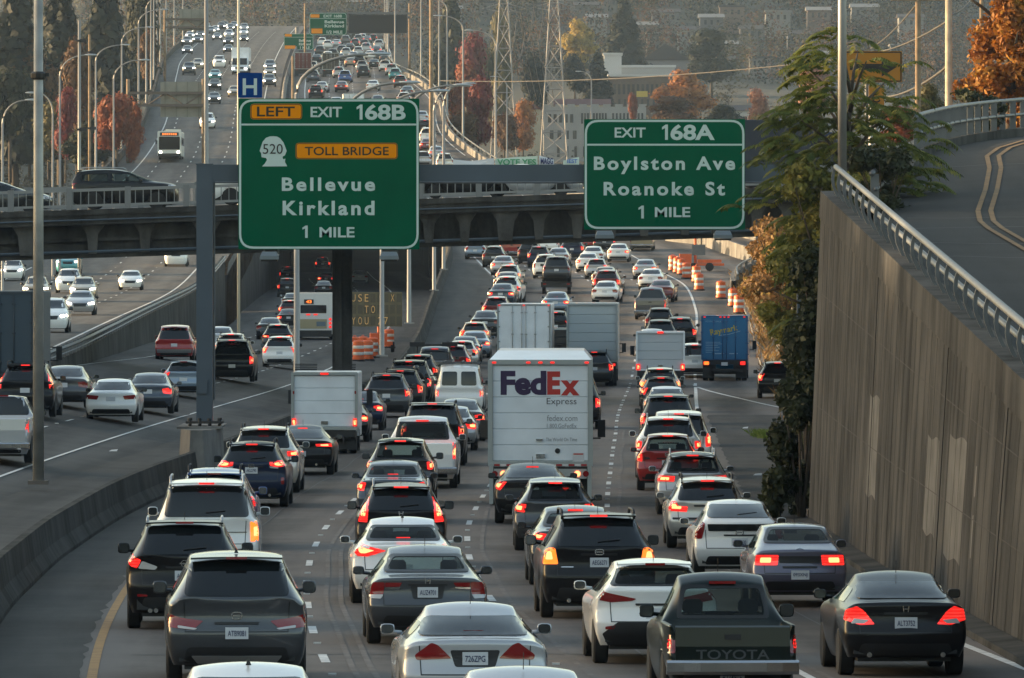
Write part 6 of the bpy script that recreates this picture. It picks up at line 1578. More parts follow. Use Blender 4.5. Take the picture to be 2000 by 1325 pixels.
near(1166, 'suv', 'black', 'black SUV with amber-lit corner lights and white plate in the third lane', y=1206, W=1.93, H=1.72, lamps=[[(.67, .90), (.72, 1.16), (.80, 1.17), (.88, 1.12), (.915, .90)]], over=dict(lamp=lampamber()), plate=.93, ptxt='AEG6271', emblem=1.10, exhaust=(-.5, .5), trimmat='plastic', railmat='plastic', extra=[('chrome_strip', [(-.62, .86), (-.42, .86), (-.42, .845), (-.62, .845)], 'chrome', False)])
near(1125, 'sedan', 'charcoal', 'charcoal sedan with red brake bar on its roof edge behind the black SUV', see=True, y=1142, third='top', lamps=[[(.50, .95), (.84, 1.0), (.89, .88), (.62, .84)]], win_x=(.64, .52))
near(1084, 'hatch', 'gunmetal', 'dark grey hatchback with very wide high brake light, two cars behind the black SUV', see=True, y=1075, W=1.76, H=1.52, lamps=[[(.60, .98), (.82, 1.0), (.86, .84), (.64, .80)]])
near(1040, 'coupe', 'black', 'black sporty car right below the left corner of the parcel truck', y=1022, lamps=[[(.58, .98), (.84, .99), (.90, .84), (.74, .78)]], third='top')
near(1122, 'big', 'black', 'black truck-like SUV hidden in front of the parcel truck at its right side', y=838, lod=1)
near(1161, 'suv', 'charcoal', 'dark SUV with lit tail lights in the gap right of the parcel truck', y=755, lod=1)
# right lane
near(1757, 'coupe', 'black', 'black coupe with red tail lights at the bottom right corner', y=1318, W=1.76, H=1.40, lamps=[[(.42, .72), (.56, .90), (.66, .97), (.80, .92), (.83, .78), (.62, .71)]], extra=[('lamp_lens', [(.50, .78), (.70, .80), (.74, .73), (.56, .73)], 'clear', True)], plate=.74, ptxt='ALT3752', emblem=.93, emb='hframe', third=None, win_x=(.64, .54), state='dim', exhaust=(-.5, .5))
near(1556, 'sedan', 'purple', 'grey-violet old sedan with rectangular lit tail lights near the wall', see=True, y=1184, W=1.685, L=4.3, wb=2.46, H=1.40, oh=.96, belt=.90, lid=(-.90, .96), lamps=[[(.36, .90), (.74, .90), (.76, .72), (.38, .72)]], extra=[('garnish', [(-.35, .88), (.35, .88), (.35, .76), (-.35, .76)], 'plastic', False)], plate=.56, ptxt='093XNJ', emblem=.99, emb='bar', third=None, win_x=(.60, .48), exhaust=(.3,))
near(1441, 'hatch', 'white', 'white hybrid-style hatchback with split rear window and wiper', y=1132, W=1.745, L=4.46, wb=2.7, H=1.49, lid=(-.70, 1.06), win=(-.52, 1.13), rr=(.45, 1.44), state='off', win_x=(.60, .52), lamps=[[(.64, 1.08), (.76, 1.10), (.84, .96), (.85, .78), (.70, .78), (.66, .95)]], plate=.72, ptxt='AGM7130', emblem=.90, extra=[('lower_window', [(-.60, 1.06), (.60, 1.06), (.58, .93), (-.58, .93)], 'glass', False)], wiper=True, third=None, exhaust=())
near(1380, 'wagon', 'pearl', 'white wagon with L-shaped lit tail lights behind the hybrid hatchback', y=1070, W=1.74, rails=True, lamps=[[(.42, .90), (.62, .90), (.66, 1.0), (.82, 1.0), (.85, .80), (.44, .78)]], extra=[('bumper_strip', [(-.74, .66), (.74, .66), (.74, .62), (-.74, .62)], 'plastic', False)], trimmat='plastic')
near(1352, 'wagon', 'silver', 'silver wagon with wide lit tail lights behind the white wagon', see=True, y=1005, rails=True, railmat='silvertrim', lamps=[[(.42, .94), (.84, .96), (.88, .82), (.44, .80)]])
near(1304, 'hatch', 'red', 'dark red small hatchback with lit tail lights beside the silver wagon', see=True, y=958, W=1.70, L=4.0, H=1.53, lid=(-.70, .99), win=(-.66, 1.05), rr=(-.36, 1.44), lamps=[[(.68, 1.16), (.76, 1.18), (.82, .98), (.82, .80), (.68, .78)]], plate=.74, emblem=.97)
near(1305, 'suv', 'white', 'white SUV right behind the dark red hatchback', top=811, lamps=[[(.74, 1.06), (.90, 1.08), (.92, .86), (.76, .84)]], rails=True, railmat='silvertrim')
near(1326, 'minivan', 'white', 'white minivan offset to the right behind the white SUV', top=800, H=1.78)
near(1305, 'minivan', 'black', 'black minivan with bright high brake light behind the two white ones', top=768, lod=1)
near(1302, 'sedan', 'white', 'white-roofed sedan squeezed behind the black minivan', top=754, lod=1)
near(1291, 'hatch', 'charcoal', 'dark hatchback with round silver badge on its tailgate', top=735, lod=1)
near(1289, 'cuv', 'pearl', 'cream SUV with gold-lit left light behind the small white box truck', top=717, lod=1, over=dict(lamp=lampamber()))

# ---- middle distance, main lanes: px, kind, colour, state, top or ground row, label
def many(rows, lod=1):
    for r in rows:
        px, kind, col, st, mode, v, lab = r[:7]
        carA(px, kind, col, lab, lod=lod, state=st, **{mode: v})
many([
    (783, 'suv', 'black', 'on', 'top', 720, 'black SUV left of the motorcyclist with wide brake light'), (815, 'sedan', 'silver', 'on', 'top', 719, 'silver sedan showing one red light right of the motorcyclist'),
    (800, 'big', 'black', 'on', 'top', 702, 'black SUV with bright front roof edge and raised rails left of the cargo van'), (817, 'suv', 'black', 'on', 'top', 691, 'black SUV with arched roof above the railed one'),
    (848, 'pickup', 'gunmetal', 'on', 'top', 677, 'dark pickup carrying black ladder racks near the left barrier'), (884, 'suv', 'maroon', 'on', 'top', 673, 'dark red SUV with sunlit side beside the ladder rack pickup'),
    (903, 'hatch', 'pearl', 'on', 'top', 665, 'pale hatchback peeking above the dark red SUV'), (908, 'sedan', 'charcoal', 'on', 'top', 657, 'dark sedan between the pale hatchback and the blue-grey sedan'),
    (927, 'sedan', 'sky', 'on', 'top', 647, 'blue-grey sedan with long rear window left of the parcel truck roof'), (927, 'hatch', 'tan', 'on', 'top', 629, 'tan hatchback with rounded rear window and warm lit edges'),
    (948, 'sedan', 'charcoal', 'off', 'top', 607, 'dark sedan with clear rear lights left of the white trailer'),
], 1)
many([
    (970, 'cuv', 'maroon', 'on', 'top', 579, 'dark red SUV half hidden by the left edge of the white trailer'), (980, 'sedan', 'slate', 'on', 'top', 554, 'dark blue sedan above the left edge of the white trailer'),
    (991, 'suv', 'white', 'on', 'top', 539, 'white SUV with red light behind the dark blue sedan'), (990, 'sedan', 'beige', 'off', 'top', 531, 'beige roofed sedan tucked behind the white SUV'), (994, 'cuv', 'silver', 'on', 'top', 517, 'silver-edged SUV ahead of the beige roofed sedan'),
    (982, 'sedan', 'silver', 'on', 'top', 500, 'silver sedan with two pale red lights in the left lane below the overpass'), (965, 'cuv', 'charcoal', 'off', 'y', 523, 'dark SUV with sunlit left side in the left lane below the overpass'), (929, 'hatch', 'sky', 'off', 'y', 507, 'silver blue hatchback alone at the far left below the overpass'),
    (1001, 'pickup', 'red', 'on', 'y', 505, 'red pickup just below the overpass girder'), (1035, 'suv', 'black', 'off', 'y', 516, 'black SUV next to the red pickup below the overpass'), (1053, 'cuv', 'navy', 'on', 'y', 523, 'navy SUV with pale sunlit side in the second lane'), (1068, 'cargo', 'white', 'off', 'y', 497, 'white van under the overpass beside the black SUV'),
    (1066, 'suv', 'white', 'off', 'y', 544, 'white SUV with golden side left of the carried grey van'), (1090, 'sedan', 'silver', 'off', 'y', 521, 'silver sedan roof showing above the carried grey van'),
    (1118, 'suv', 'navy', 'on', 'y', 508, 'dark navy SUV with full-width tail light in the third lane'), (1152, 'cuv', 'red', 'on', 'y', 490, 'red SUV just under the overpass left of the sign lamp'), (1181, 'suv', 'charcoal', 'on', 'y', 492, 'dark SUV directly under the sign lamp of the Boylston sign'),
    (1158, 'sedan', 'white', 'off', 'y', 518, 'white sedan behind the other white sedan in the third lane'), (1148, 'sedan', 'white', 'on', 'y', 532, 'white sedan with sunlit side, left of the silver rounded car'), (1165, 'hatch', 'silver', 'on', 'y', 545, 'silver rounded car with dark window and red lights in the third lane'),
    (1208, 'sedan', 'white', 'on', 'y', 512, 'white sedan with sunlit side next to the gore line'), (1260, 'sedan', 'silver', 'on', 'y', 546, 'silver sedan with both red lights beside the right edge line'), (1181, 'sedan', 'tan', 'off', 'y', 562, 'tan roofed sedan ahead of the maroon SUV'), (1186, 'suv', 'maroon', 'on', 'y', 578, 'maroon SUV with tinted window above the grey box trailer'),
    (1183, 'sedan', 'white', 'off', 'top', 549, 'white sedan with spoiler just above the grey box trailer'), (1254, 'pickup', 'tan', 'off', 'y', 490, 'sunlit tan pickup on the exit bend'), (1272, 'sedan', 'white', 'off', 'y', 566, 'white two-door car left of the red sedan'), (1291, 'sedan', 'maroon', 'off', 'y', 590, 'maroon sedan with white-lit roof in the right lane'),
    (1086, 'sedan', 'sky', 'on', 'top', 570, 'pale blue sedan between the white trailer and the grey box trailer'), (1085, 'cuv', 'black', 'on', 'top', 607, 'black car with red light right of the white trailer'),
    (1271, 'pickup', 'grey', 'dim', 'y', 624, 'grey full-size pickup in the right lane'), (1289, 'cuv', 'black', 'off', 'top', 601, 'black SUV with round silver spare wheel emblem'), (1290, 'suv', 'black', 'off', 'top', 624, 'black SUV with golden lit side behind the small white box truck'), (1328, 'suv', 'black', 'on', 'top', 619, 'black SUV with bright red light left of the blue moving truck'),
    (1273, 'sedan', 'silver', 'off', 'top', 643, 'silver car just behind the small white box truck'), (1357, 'suv', 'white', 'on', 'y', 738, 'white SUV partly hidden by the blue moving truck'), (1518, 'cuv', 'black', 'on', 'y', 778, 'black SUV entering the exit lane beside the shrubs'),
], 1)
# the van with ladders on its roof
o = near(898, 'cargo', 'white', 'white cargo van with two rear windows and ladders on its roof', y=812, lod=1, twin=True, key='ladder van', state='on', third=None)
m = MB()
for x in (-.62, -.3, .1, .5): m.tube([(x, -1.0, 2.16), (x, 2.6, 2.16)], .035, 6)
for y in (-.9, 0, .9, 1.8): m.box(0, y, 2.11, 1.6, .06, .06)
for i in range(9): m.box(-.46, -.8 + i * .36, 2.17, .34, .04, .03)
m.build('ladder_rack', pm('ladder_aluminium', (.10, .10, .11), .5, .4), o)
# ladder racks of the dark pickup are its parts
for ob in list(C.objects):
    if ob.get('label', '').startswith('dark pickup carrying'):
        m = MB()
        for x in (-.8, .8):
            m.tube([(x, -.9, 1.2), (x, -.9, 2.05), (x, 2.4, 2.05)], .05, 6); m.box(x, -.9, 2.05, .75, .2, .22)
        m.box(0, -.9, 2.0, 1.7, .08, .08); m.box(0, .6, 2.0, 1.7, .08, .08); m.build('ladder_rack', plastic(), ob)
# the grey van standing on a low black carrier
X, D, z, rz = placeA(1087, y=574)
car = empty('car_carrier', (X, D, z), rz); m = MB(); m.box(0, 1.6, .72, 2.1, 6.4, .16); m.box(0, -1.5, .62, 2.1, .2, .35); m.box(0, 5.6, 1.2, 2.0, 2.0, 1.6); m.build('deck', plastic(), car)
for x in (-.85, .85):
    for y in (0, .9): MB().lathe([(.25, -.12), (.36, -.12), (.36, .12), (.25, .12)], (x, y, .36), 'X', 12).build('wheel', rubber(), car)
for s in (1, -1): MB().box(s * .8, -1.61, .66, .2, .02, .1).build('tail_light', lampoff(), car)
tag(car, 'low black carrier truck under the grey van in the second lane', 'truck')
o = vehicle(MINIVAN, 1, 'minivan_1', 'gunmetal', (X, D + 1.0, z + .80), rz, 'grey van riding raised on a low black carrier', 'minivan', None, 'off')

# ---- trucks and buses
def wheelset(root, W, ys, r=.5, dual=True):
    for y in ys:
        for s in (-1, 1):
            m = MB()
            for k in ((0, .30) if dual else (0,)): m.lathe([(r * .55, -.13), (r * .95, -.13), (r, -.09), (r, .09), (r * .95, .13), (r * .55, .13)], (s * (W / 2 - .16 - k), y, r), 'X', 18)
            m.build('wheel', rubber(), root, angle=40)
boxwhite = pm('truck_box_white', (.70, .75, .79), .35, coat=.3, noise=.10, nscale=1.1)
alu = pm('truck_frame_aluminium', (.33, .36, .37), .4, .5)
def box_truck(X, D, z, rz, W, fl, top, L, label, name='box_truck', door='roll', boxm=None, framem=None, lamps=(), wr=.42, doorm=None, markers=(), extra=None, bump=True, flaps=True, cat='truck', cabw=None, pitch=0., roofup=0., fw=.09, head=False, cabcol=None):
    r = empty(name, (X, D, z), rz); r.rotation_euler.x = pitch; oh = 1.0; boxm = boxm or boxwhite; framem = framem or alu; y0 = -oh; hw = W / 2
    m = MB(); prof = rpoly([(-hw, fl), (hw, fl), (hw, top), (-hw, top)], .05, 3)
    m.prism(prof, y0 + .09, y0 + L); m.build('box', boxm, r)
    m = MB(); ring(m, -hw - .01, fl - .02, hw + .01, top + .01, .05, fw, y0 - .02, y0 + .1); m.build('rear_frame', framem, r)
    if roofup:
        m = MB(); m.loft([[(-hw + .02, y0 + .1, top), (hw - .02, y0 + .1, top)], [(-hw + .22, y0 + 1.6, top + roofup), (hw - .22, y0 + 1.6, top + roofup)], [(-hw + .22, y0 + L, top + roofup), (hw - .22, y0 + L, top + roofup)]]); m.add([(-hw + .02, y0 + .1, top), (-hw + .22, y0 + 1.6, top + roofup), (-hw + .22, y0 + L, top + roofup), (-hw + .02, y0 + L, top), (hw - .02, y0 + .1, top), (hw - .22, y0 + 1.6, top + roofup), (hw - .22, y0 + L, top + roofup), (hw - .02, y0 + L, top)], [(0, 1, 2, 3), (7, 6, 5, 4)])
        m.build('roof', boxm, r)
    dm = doorm or boxm
    a, b = fl + fw, top - fw
    if door == 'roll':
        m = MB(); n = max(4, int((b - a) / .38)); h = (b - a) / n
        for i in range(n):
            zz = a + i * h; m.loft([[(x, y0 + .05 + d, zz + q) for d, q in ((.03, .0), (.0, .012), (.0, h - .012), (.03, h))] for x in (-hw + fw, hw - fw)])
        m.build('roll_door', dm, r)
        m = MB(); m.box(0, y0 + .02, a + .12, .22, .05, .10); m.build('handle', chrome(), r)
    else:
        for s in (-1, 1):
            m = MB(); m.box(s * (hw - fw) / 2, y0 + .03, (a + b) / 2, hw - fw - .012, .05, b - a); o = m.build('door', dm, r)
            m = MB()
            for x in ((.10, .55) if W > 2.3 else (.12,)):
                m.tube([(s * x, y0 - .015, a - .02), (s * x, y0 - .015, b + .02)], .02, 6)
                for q in (.12, .5, .88): m.box(s * x, y0 - .01, lerp(a, b, q), .12, .03, .05)
            m.build('lock_rod', framem, o, smooth=True)
            m = MB()
            for q in (.1, .37, .63, .9): m.box(s * (hw - fw + .01), y0 - .01, lerp(a, b, q), .16, .03, .06)
            m.build('hinge', framem, o)
    for (x, zz, w_, h_, mt, both) in lamps:
        for s in ((1, -1) if both else (1,)): m = MB(); m.prism(rpoly([(s * x - w_ / 2, zz - h_ / 2), (s * x + w_ / 2, zz - h_ / 2), (s * x + w_ / 2, zz + h_ / 2), (s * x - w_ / 2, zz + h_ / 2)], .03), y0 - .05, y0 + .02); o = m.build('tail_light', mt(), r)
    for (x, zz) in markers: MB().box(x, y0 - .03, zz, .10, .03, .05).build('marker_light', lampon(), r)
    if bump:
        m = MB(); m.box(0, y0 + .06, fl - .14, W - .1, .14, .22); m.box(0, y0 + .12, .55, W * .78, .1, .14)
        for s in (-1, 1): m.box(s * .5, y0 + .12, (fl + .5) / 2, .12, .08, fl - .55)
        m.build('rear_bumper', plastic(), r)
    m = MB(); m.box(0, y0 + L / 2, fl - .12, W * .45, L - .4, .2); m.box(0, 0, wr, W - .5, .16, .16); m.build('chassis', plastic(), r)
    wheelset(r, W - .06, [0], wr); wheelset(r, W - .1, [L - oh + .35], wr, False)
    if flaps:
        for s in (-1, 1): MB().box(s * (hw - .34), -.62, (fl + .12) / 2 - .02, .56, .02, fl - .22).build('mud_flap', plastic(), r)
    cw = (cabw or W * .92) / 2; ct = min(top - .3, 2.5); cf = y0 + L + 1.9; cm = cabcol or boxm
    m = MB(); m.loft([[(-cw, y0 + L - .1, .5), (-cw, y0 + L - .1, ct - .2), (-cw + .15, y0 + L - .1, ct), (cw - .15, y0 + L - .1, ct), (cw, y0 + L - .1, ct - .2), (cw, y0 + L - .1, .5)], [(-cw, cf - .9, .5), (-cw, cf - .9, ct - .25), (-cw + .15, cf - .9, ct - .05), (cw - .15, cf - .9, ct - .05), (cw, cf - .9, ct - .25), (cw, cf - .9, .5)], [(-cw, cf - .35, .5), (-cw, cf - .35, 1.35), (-cw + .1, cf - .35, 1.4), (cw - .1, cf - .35, 1.4), (cw, cf - .35, 1.35), (cw, cf - .35, .5)], [(-cw, cf + .35, .5), (-cw, cf + .3, 1.1), (-cw + .1, cf + .3, 1.15), (cw - .1, cf + .3, 1.15), (cw, cf + .3, 1.1), (cw, cf + .35, .5)]]); m.f += [tuple(range(6)), tuple(18 + i for i in range(5, -1, -1))]
    cab = m.build('cab', cm, r)
    m = MB(); m.add([(-cw + .12, cf - .93, ct - .12), (cw - .12, cf - .93, ct - .12), (cw - .08, cf - .30, 1.44), (-cw + .08, cf - .30, 1.44), (-cw + .12, cf - .86, ct - .10), (cw - .12, cf - .86, ct - .10), (cw - .08, cf - .25, 1.46), (-cw + .08, cf - .25, 1.46)], [(3, 2, 1, 0), (4, 5, 6, 7), (0, 1, 5, 4), (1, 2, 6, 5), (2, 3, 7, 6), (3, 0, 4, 7)]); m.build('windscreen', glass(), cab)
    for s in (-1, 1):
        m = MB(); m.box(s * cw, cf - 1.35, 1.75, .03, .8, .6); m.build('side_window', glass(), cab)
        m = MB(); m.box(s * (hw + .22), cf - .9, 1.75, .2, .1, .45); m.tube([(s * (cw - .05), cf - .85, 1.5), (s * (hw + .2), cf - .88, 1.5)], .02, 5); m.tube([(s * (cw - .05), cf - .85, 1.95), (s * (hw + .2), cf - .88, 1.95)], .02, 5); m.build('mirror', plastic(), r)
        m = MB(); m.box(s * (cw - .25), cf + .33, .85, .3, .06, .2); m.build('headlight', headon() if head else lampclear(), cab)
    m = MB(); m.box(0, cf + .33, .95, cw * 1.0, .05, .3); m.build('grille', plastic(), cab)
    if extra: extra(r, y0, hw, a, b)
    return tag(r, label, cat)
on, core = lampon, lampcore
# white box truck by the barrier
X, D, z, rz = placeA(636, y=886)
def ex1(r, y0, hw, a, b):
    for s in (-1, 1):
        m = MB()
        for i in range(4): m.box(s * .62, y0 + .7 + i * .05, b + .19 + i * .05, .72, .03, .03)
        m.box(s * .62, y0 + .8, b + .17, .7, .3, .04); m.build('roof_rack', plastic(), r)
    MB().box(0, y0 - .03, b + .05, .26, .03, .07).build('high_brake_light', lampon(), r)
    MB().tube([(.55, y0 - .02, .62), (.62, y0 - .10, .5), (.62, y0 - .10, .35)], .03, 6).build('tow_hook', plastic(), r)
box_truck(X, D, z, rz, 2.12, .80, 2.62, 4.2, 'white box truck with roll-up door driving beside the left barrier', lamps=((.98, 1.02, .13, .26, on, True), (.98, 1.02, .09, .16, core, True), (.99, 1.98, .05, .10, lampoff, True)), wr=.37, extra=ex1)
# parcel truck
X, D, z, rz = placeA(1056, y=986)
fx = {}
def ex2(r, y0, hw, a, b):
    def px(u): return (u - 1058) / 80.0
    def pz(v): return 1.03 + (889 - v) / 80.0
    Y = y0 + .048
    ink = pm('logo_purple', (.025, .008, .055), .5); ink2 = pm('logo_orange_red', (.45, .025, .018), .5); grey = pm('letter_grey', (.10, .10, .11), .5); lgrey = pm('letter_pale_grey', (.25, .26, .28), .5)
    text_obj('lettering', 'Fed', (px(979), pz(751.5), px(1070), pz(703)), Y, ink, r, .045, .01)
    text_obj('lettering', 'E', (px(1071.5), pz(750.5), px(1097.5), pz(704)), Y, ink2, r, .05, .01)
    text_obj('lettering', 'x', (px(1098.5), pz(752), px(1136), pz(722)), Y, ink2, r, .05, .01)
    text_obj('lettering', 'Express', (px(1070.5), pz(773.5), px(1130), pz(757)), Y, grey, r, 0, .008)
    text_obj('lettering', 'fedex.com', (px(1071), pz(803), px(1131.5), pz(791)), Y, lgrey, r, 0, .008)
    text_obj('lettering', '1.800.GoFedEx', (px(1071), pz(817), px(1130), pz(808)), Y, lgrey, r, 0, .008)
    text_obj('lettering', 'The World On Time', (px(1069), pz(843), px(1131), pz(836)), Y, lgrey, r, 0, .008)
    m = MB(); m.prism(rpoly([(px(1122), pz(887)), (px(1145), pz(887)), (px(1145), pz(866)), (px(1122), pz(866))], .02), Y - .006, Y + .004); o = m.build('label', pm('label_white', (.55, .56, .57), .5), r)
    m = MB(); m.box((px(1122) + px(1145)) / 2, Y - .008, pz(868.5), .24, .008, .03); m.build('label_stripe', ink2, o)
    m = MB(); m.lathe([(.065, Y - .02), (.065, Y + .01)], (px(1092), 0, pz(862)), 'Y', 16); m.build('vent', plastic(), r)
    m = MB(); m.box(px(1056), Y - .02, pz(840), .17, .05, .05); m.build('latch', chrome(), r)
    m = MB()
    for i in range(8): m.box(-1.08 + i * .309, y0 - .022, 1.015, .14, .012, .05)
    m.build('reflector_strip', pm('reflector_red', (.34, .02, .02), .4), r)
    m = MB()
    for i in range(7): m.box(-1.08 + .155 + i * .309, y0 - .022, 1.015, .14, .012, .05)
    m.build('reflector_strip', pm('reflector_white', (.6, .6, .6), .4), r)
    m = MB(); m.box(-1.22, y0 + .02, .55, .10, .16, 1.0); m.box(1.22, y0 + .02, .55, .10, .16, 1.0); m.build('frame_post', alu, r)
    m = MB(); m.box(0, y0 + .0, .80, 2.3, .12, .24); m.build('under_beam', alu, r)
    for s in (-1, 1):
        for k, mt in ((.92, core), (1.13, lampoff)): m = MB(); m.lathe([(.075, y0 - .09), (.075, y0 - .05)], (s * k, 0, .80), 'Y', 14); m.build('tail_light', mt(), r)
    MB().box(.92, y0 - .07, .30, .2, .03, .06).build('mud_flap_plate', chrome(), r)
box_truck(X, D, z, rz, 2.59, 1.0, 3.62, 7.0, 'tall white parcel delivery truck with purple and orange lettering on its roll-up door', lamps=(), wr=.48, markers=((0, 3.56), (-.3, 3.56), (.3, 3.56), (-1.15, 3.56), (1.15, 3.56)), roofup=.22, extra=ex2, fw=.12, name='delivery_truck')
# two trailers ahead of it
X, D, z, rz = placeA(1024, y=757)
def ex3(r, y0, hw, a, b):
    for s in (-1, 1):
        m = MB(); m.prism(rpoly([(s * .92 - .3, 1.55), (s * .92 + .3, 1.55), (s * .92 + .36, 1.72), (s * .92 + .3, 1.89), (s * .92 - .3, 1.89), (s * .92 - .36, 1.72)], .04), y0 - .012, y0 + .006); m.build('warning_plate', pm('hazard_yellow', (.38, .23, .02), .5), r)
box_truck(X, D, z, rz, 2.59, 1.15, 4.05, 11, 'white box trailer with two swing doors and yellow plates, left of the grey one', name='box_trailer', door='swing', lamps=((1.1, 1.0, .2, .12, on, True),), wr=.5, markers=((-1.2, 4.0), (1.2, 4.0), (0, 4.0)), extra=ex3, fw=.07)
X, D, z, rz = placeA(1157, y=754)
box_truck(X, D, z, rz, 2.5, 1.2, 4.05, 11, 'grey-white box trailer right of the white one with swing doors', name='box_trailer', door='roll', boxm=pm('truck_box_grey', (.36, .40, .42), .4, coat=.3), lamps=((1.05, 1.05, .18, .12, on, True),), wr=.5, fw=.10)
X, D, z, rz = placeA(1118, top=641, S=V(BIG, H=2.35))
box_truck(X, D, z, rz, 2.1, .8, 2.35, 4.5, 'black low truck body between the parcel truck and the grey trailer', boxm=pm('truck_box_black', (.012, .012, .013), .4, coat=.5), lamps=((.9, .95, .12, .2, on, True),), wr=.4)
# small white truck, right lane
X, D, z, rz = placeA(1290, y=757)
def ex4(r, y0, hw, a, b): MB().box(0, y0 - .03, b + .05, .30, .04, .10).build('high_brake_light', lampon(), r)
box_truck(X, D, z, rz, 2.36, .85, 2.72, 4.2, 'small white box truck with pale blue mirror in the right lane', lamps=((1.08, 1.0, .20, .30, on, True), (1.08, 1.0, .1, .16, core, True)), wr=.37, extra=ex4, boxm=pm('truck_box_bluewhite', (.44, .49, .53), .4, coat=.3), framem=boxwhite)
# blue moving truck
X, D, z, rz = placeA(1416, y=744)
def ex5(r, y0, hw, a, b):
    yel = pm('letter_yellow', (.42, .33, .02), .5); pal = pm('letter_pale_blue', (.20, .34, .48), .5); Y = y0 + .004
    text_obj('lettering', 'Raymark', (-.72, 2.33, .68, 2.72), Y, yel, r, .02, .012, rot=R(11))
    m = MB(); m.loft([[(-.30, Y - .006, 2.27), (-.30, Y - .006, 2.31)], [(.2, Y - .006, 2.33), (.2, Y - .006, 2.36)], [(.80, Y - .006, 2.50), (.80, Y - .006, 2.53)]]); m.build('logo_line', pal, r)
    text_obj('lettering', 'MOVING SUPPLIES', (-.95, 2.95, -.12, 3.03), Y, pal, r, 0, .01)
    m = MB()
    for i, (w_) in enumerate((.75, .85, .62, .7, .5, .66, .3)): m.box(-.95 + w_ / 2, Y, 1.95 - i * .085, w_, .01, .022)
    m.build('small_print', pal, r)
    m = MB(); m.box(-.30, Y, 1.38, .55, .012, .05); m.box(.45, Y, 1.38, .42, .012, .05); m.build('letter_line', pal, r)
    MB().box(0, y0 - .06, .86, .32, .03, .17).build('license_plate', platem(), r)
blue = pm('truck_box_blue', (.008, .125, .28), .4, coat=.4)
box_truck(X, D, z, -.05, 2.32, 1.08, 3.28, 5.0, 'blue moving truck with slanted yellow lettering in the exit lane', door='swing', boxm=blue, framem=pm('truck_frame_blue', (.010, .075, .2), .4), doorm=blue, lamps=((.92, .90, .26, .18, on, True),), wr=.42, markers=((-1.0, 3.22), (-.2, 3.22), (0, 3.22), (.2, 3.22), (1.0, 3.22)), extra=ex5, fw=.04)
for ob in list(C.objects):
    if ob.get('label', '').startswith('blue moving truck'):
        MB().prism(rpoly([(-1.03, .82), (-.78, .82), (-.78, .98), (-1.03, .98)], .03), -1.058, -1.052).build('turn_light', lampamber(), ob)
# motorcycle and rider between the lanes
X, D, z, rz = placeA(812, y=794)
mc = empty('motorcycle', (X, D, z), rz)
for y in (0, 1.45): MB().lathe([(.20, -.05), (.30, -.075), (.315, 0), (.30, .075), (.20, .05)], (0, y, .315), 'X', 18).build('wheel', rubber(), mc, angle=50)
m = MB(); m.loft([[(-.13, -.25, .62), (.13, -.25, .62), (.10, -.25, .78), (-.10, -.25, .78)], [(-.17, .3, .5), (.17, .3, .5), (.15, .3, .80), (-.15, .3, .80)], [(-.2, .8, .45), (.2, .8, .45), (.17, .8, .98), (-.17, .8, .98)], [(-.12, 1.2, .7), (.12, 1.2, .7), (.1, 1.2, 1.0), (-.1, 1.2, 1.0)]], True); m.f += [(0, 1, 2, 3), (15, 14, 13, 12)]; m.box(0, .7, .38, .4, .5, .35); m.build('body', paint('black'), mc)
for s in (-1, 1): m = MB(); m.box(s * .36, .0, .62, .24, .5, .36); m.build('pannier', plastic(), mc)
MB().tube([(-.42, .95, 1.08), (-.2, 1.12, 1.1), (.2, 1.12, 1.1), (.42, .95, 1.08)], .02, 6).build('handlebar', chrome(), mc)
for s in (-1, 1): m = MB(); m.tube([(s * .3, 1.05, 1.1), (s * .42, 1.02, 1.28)], .01, 5); m.box(s * .43, 1.0, 1.32, .15, .04, .09); m.build('mirror', plastic(), mc)
MB().box(0, -.30, .74, .22, .06, .09).build('tail_light', lampcore(), mc); MB().box(0, -.33, .56, .19, .02, .11).build('license_plate', platem(), mc)
m = MB(); m.tube([(0, -.1, .75), (0, 0, .32)], .03, 6); m.tube([(0, 1.2, .95), (0, 1.45, .32)], .03, 6); m.build('fork', chrome(), mc)
tag(mc, 'dark motorcycle with square red tail light between the lanes', 'motorcycle')
def skin_body(name, verts, edges, radii, mat, parent=None, lv=2):
    me = bpy.data.meshes.new(name); me.from_pydata([Vector(v) for v in verts], edges, []); o = bpy.data.objects.new(name, me); C.objects.link(o)
    md = o.modifiers.new('k', 'SKIN'); md.use_smooth_shade = True
    for i, r in enumerate(radii): me.skin_vertices[0].data[i].radius = (r, r) if not isinstance(r, tuple) else r
    me.skin_vertices[0].data[0].use_root = True
    s = o.modifiers.new('s', 'SUBSURF'); s.levels = s.render_levels = lv
    bpy.context.view_layer.update(); out = bpy.data.meshes.new_from_object(o.evaluated_get(bpy.context.evaluated_depsgraph_get())); bpy.data.objects.remove(o)
    return link(name, out, mat, parent)
jac = pm('jacket_black', (.012, .012, .013), .7); jean = pm('trousers_dark', (.02, .022, .03), .8)
pv = [(0, .12, .86), (0, .16, 1.08), (0, .24, 1.30), (0, .28, 1.44), (0, .32, 1.52),
      (-.20, .26, 1.38), (-.33, .50, 1.18), (-.40, .86, 1.10), (-.41, .95, 1.09), (.20, .26, 1.38), (.33, .50, 1.18), (.40, .86, 1.10), (.41, .95, 1.09),
      (-.13, .18, .84), (-.28, .58, .72), (-.26, .46, .34), (-.25, .62, .28), (.13, .18, .84), (.28, .58, .72), (.26, .46, .34), (.25, .62, .28)]
pe = [(0, 1), (1, 2), (2, 3), (3, 4), (3, 5), (5, 6), (6, 7), (7, 8), (3, 9), (9, 10), (10, 11), (11, 12), (0, 13), (13, 14), (14, 15), (15, 16), (0, 17), (17, 18), (18, 19), (19, 20)]
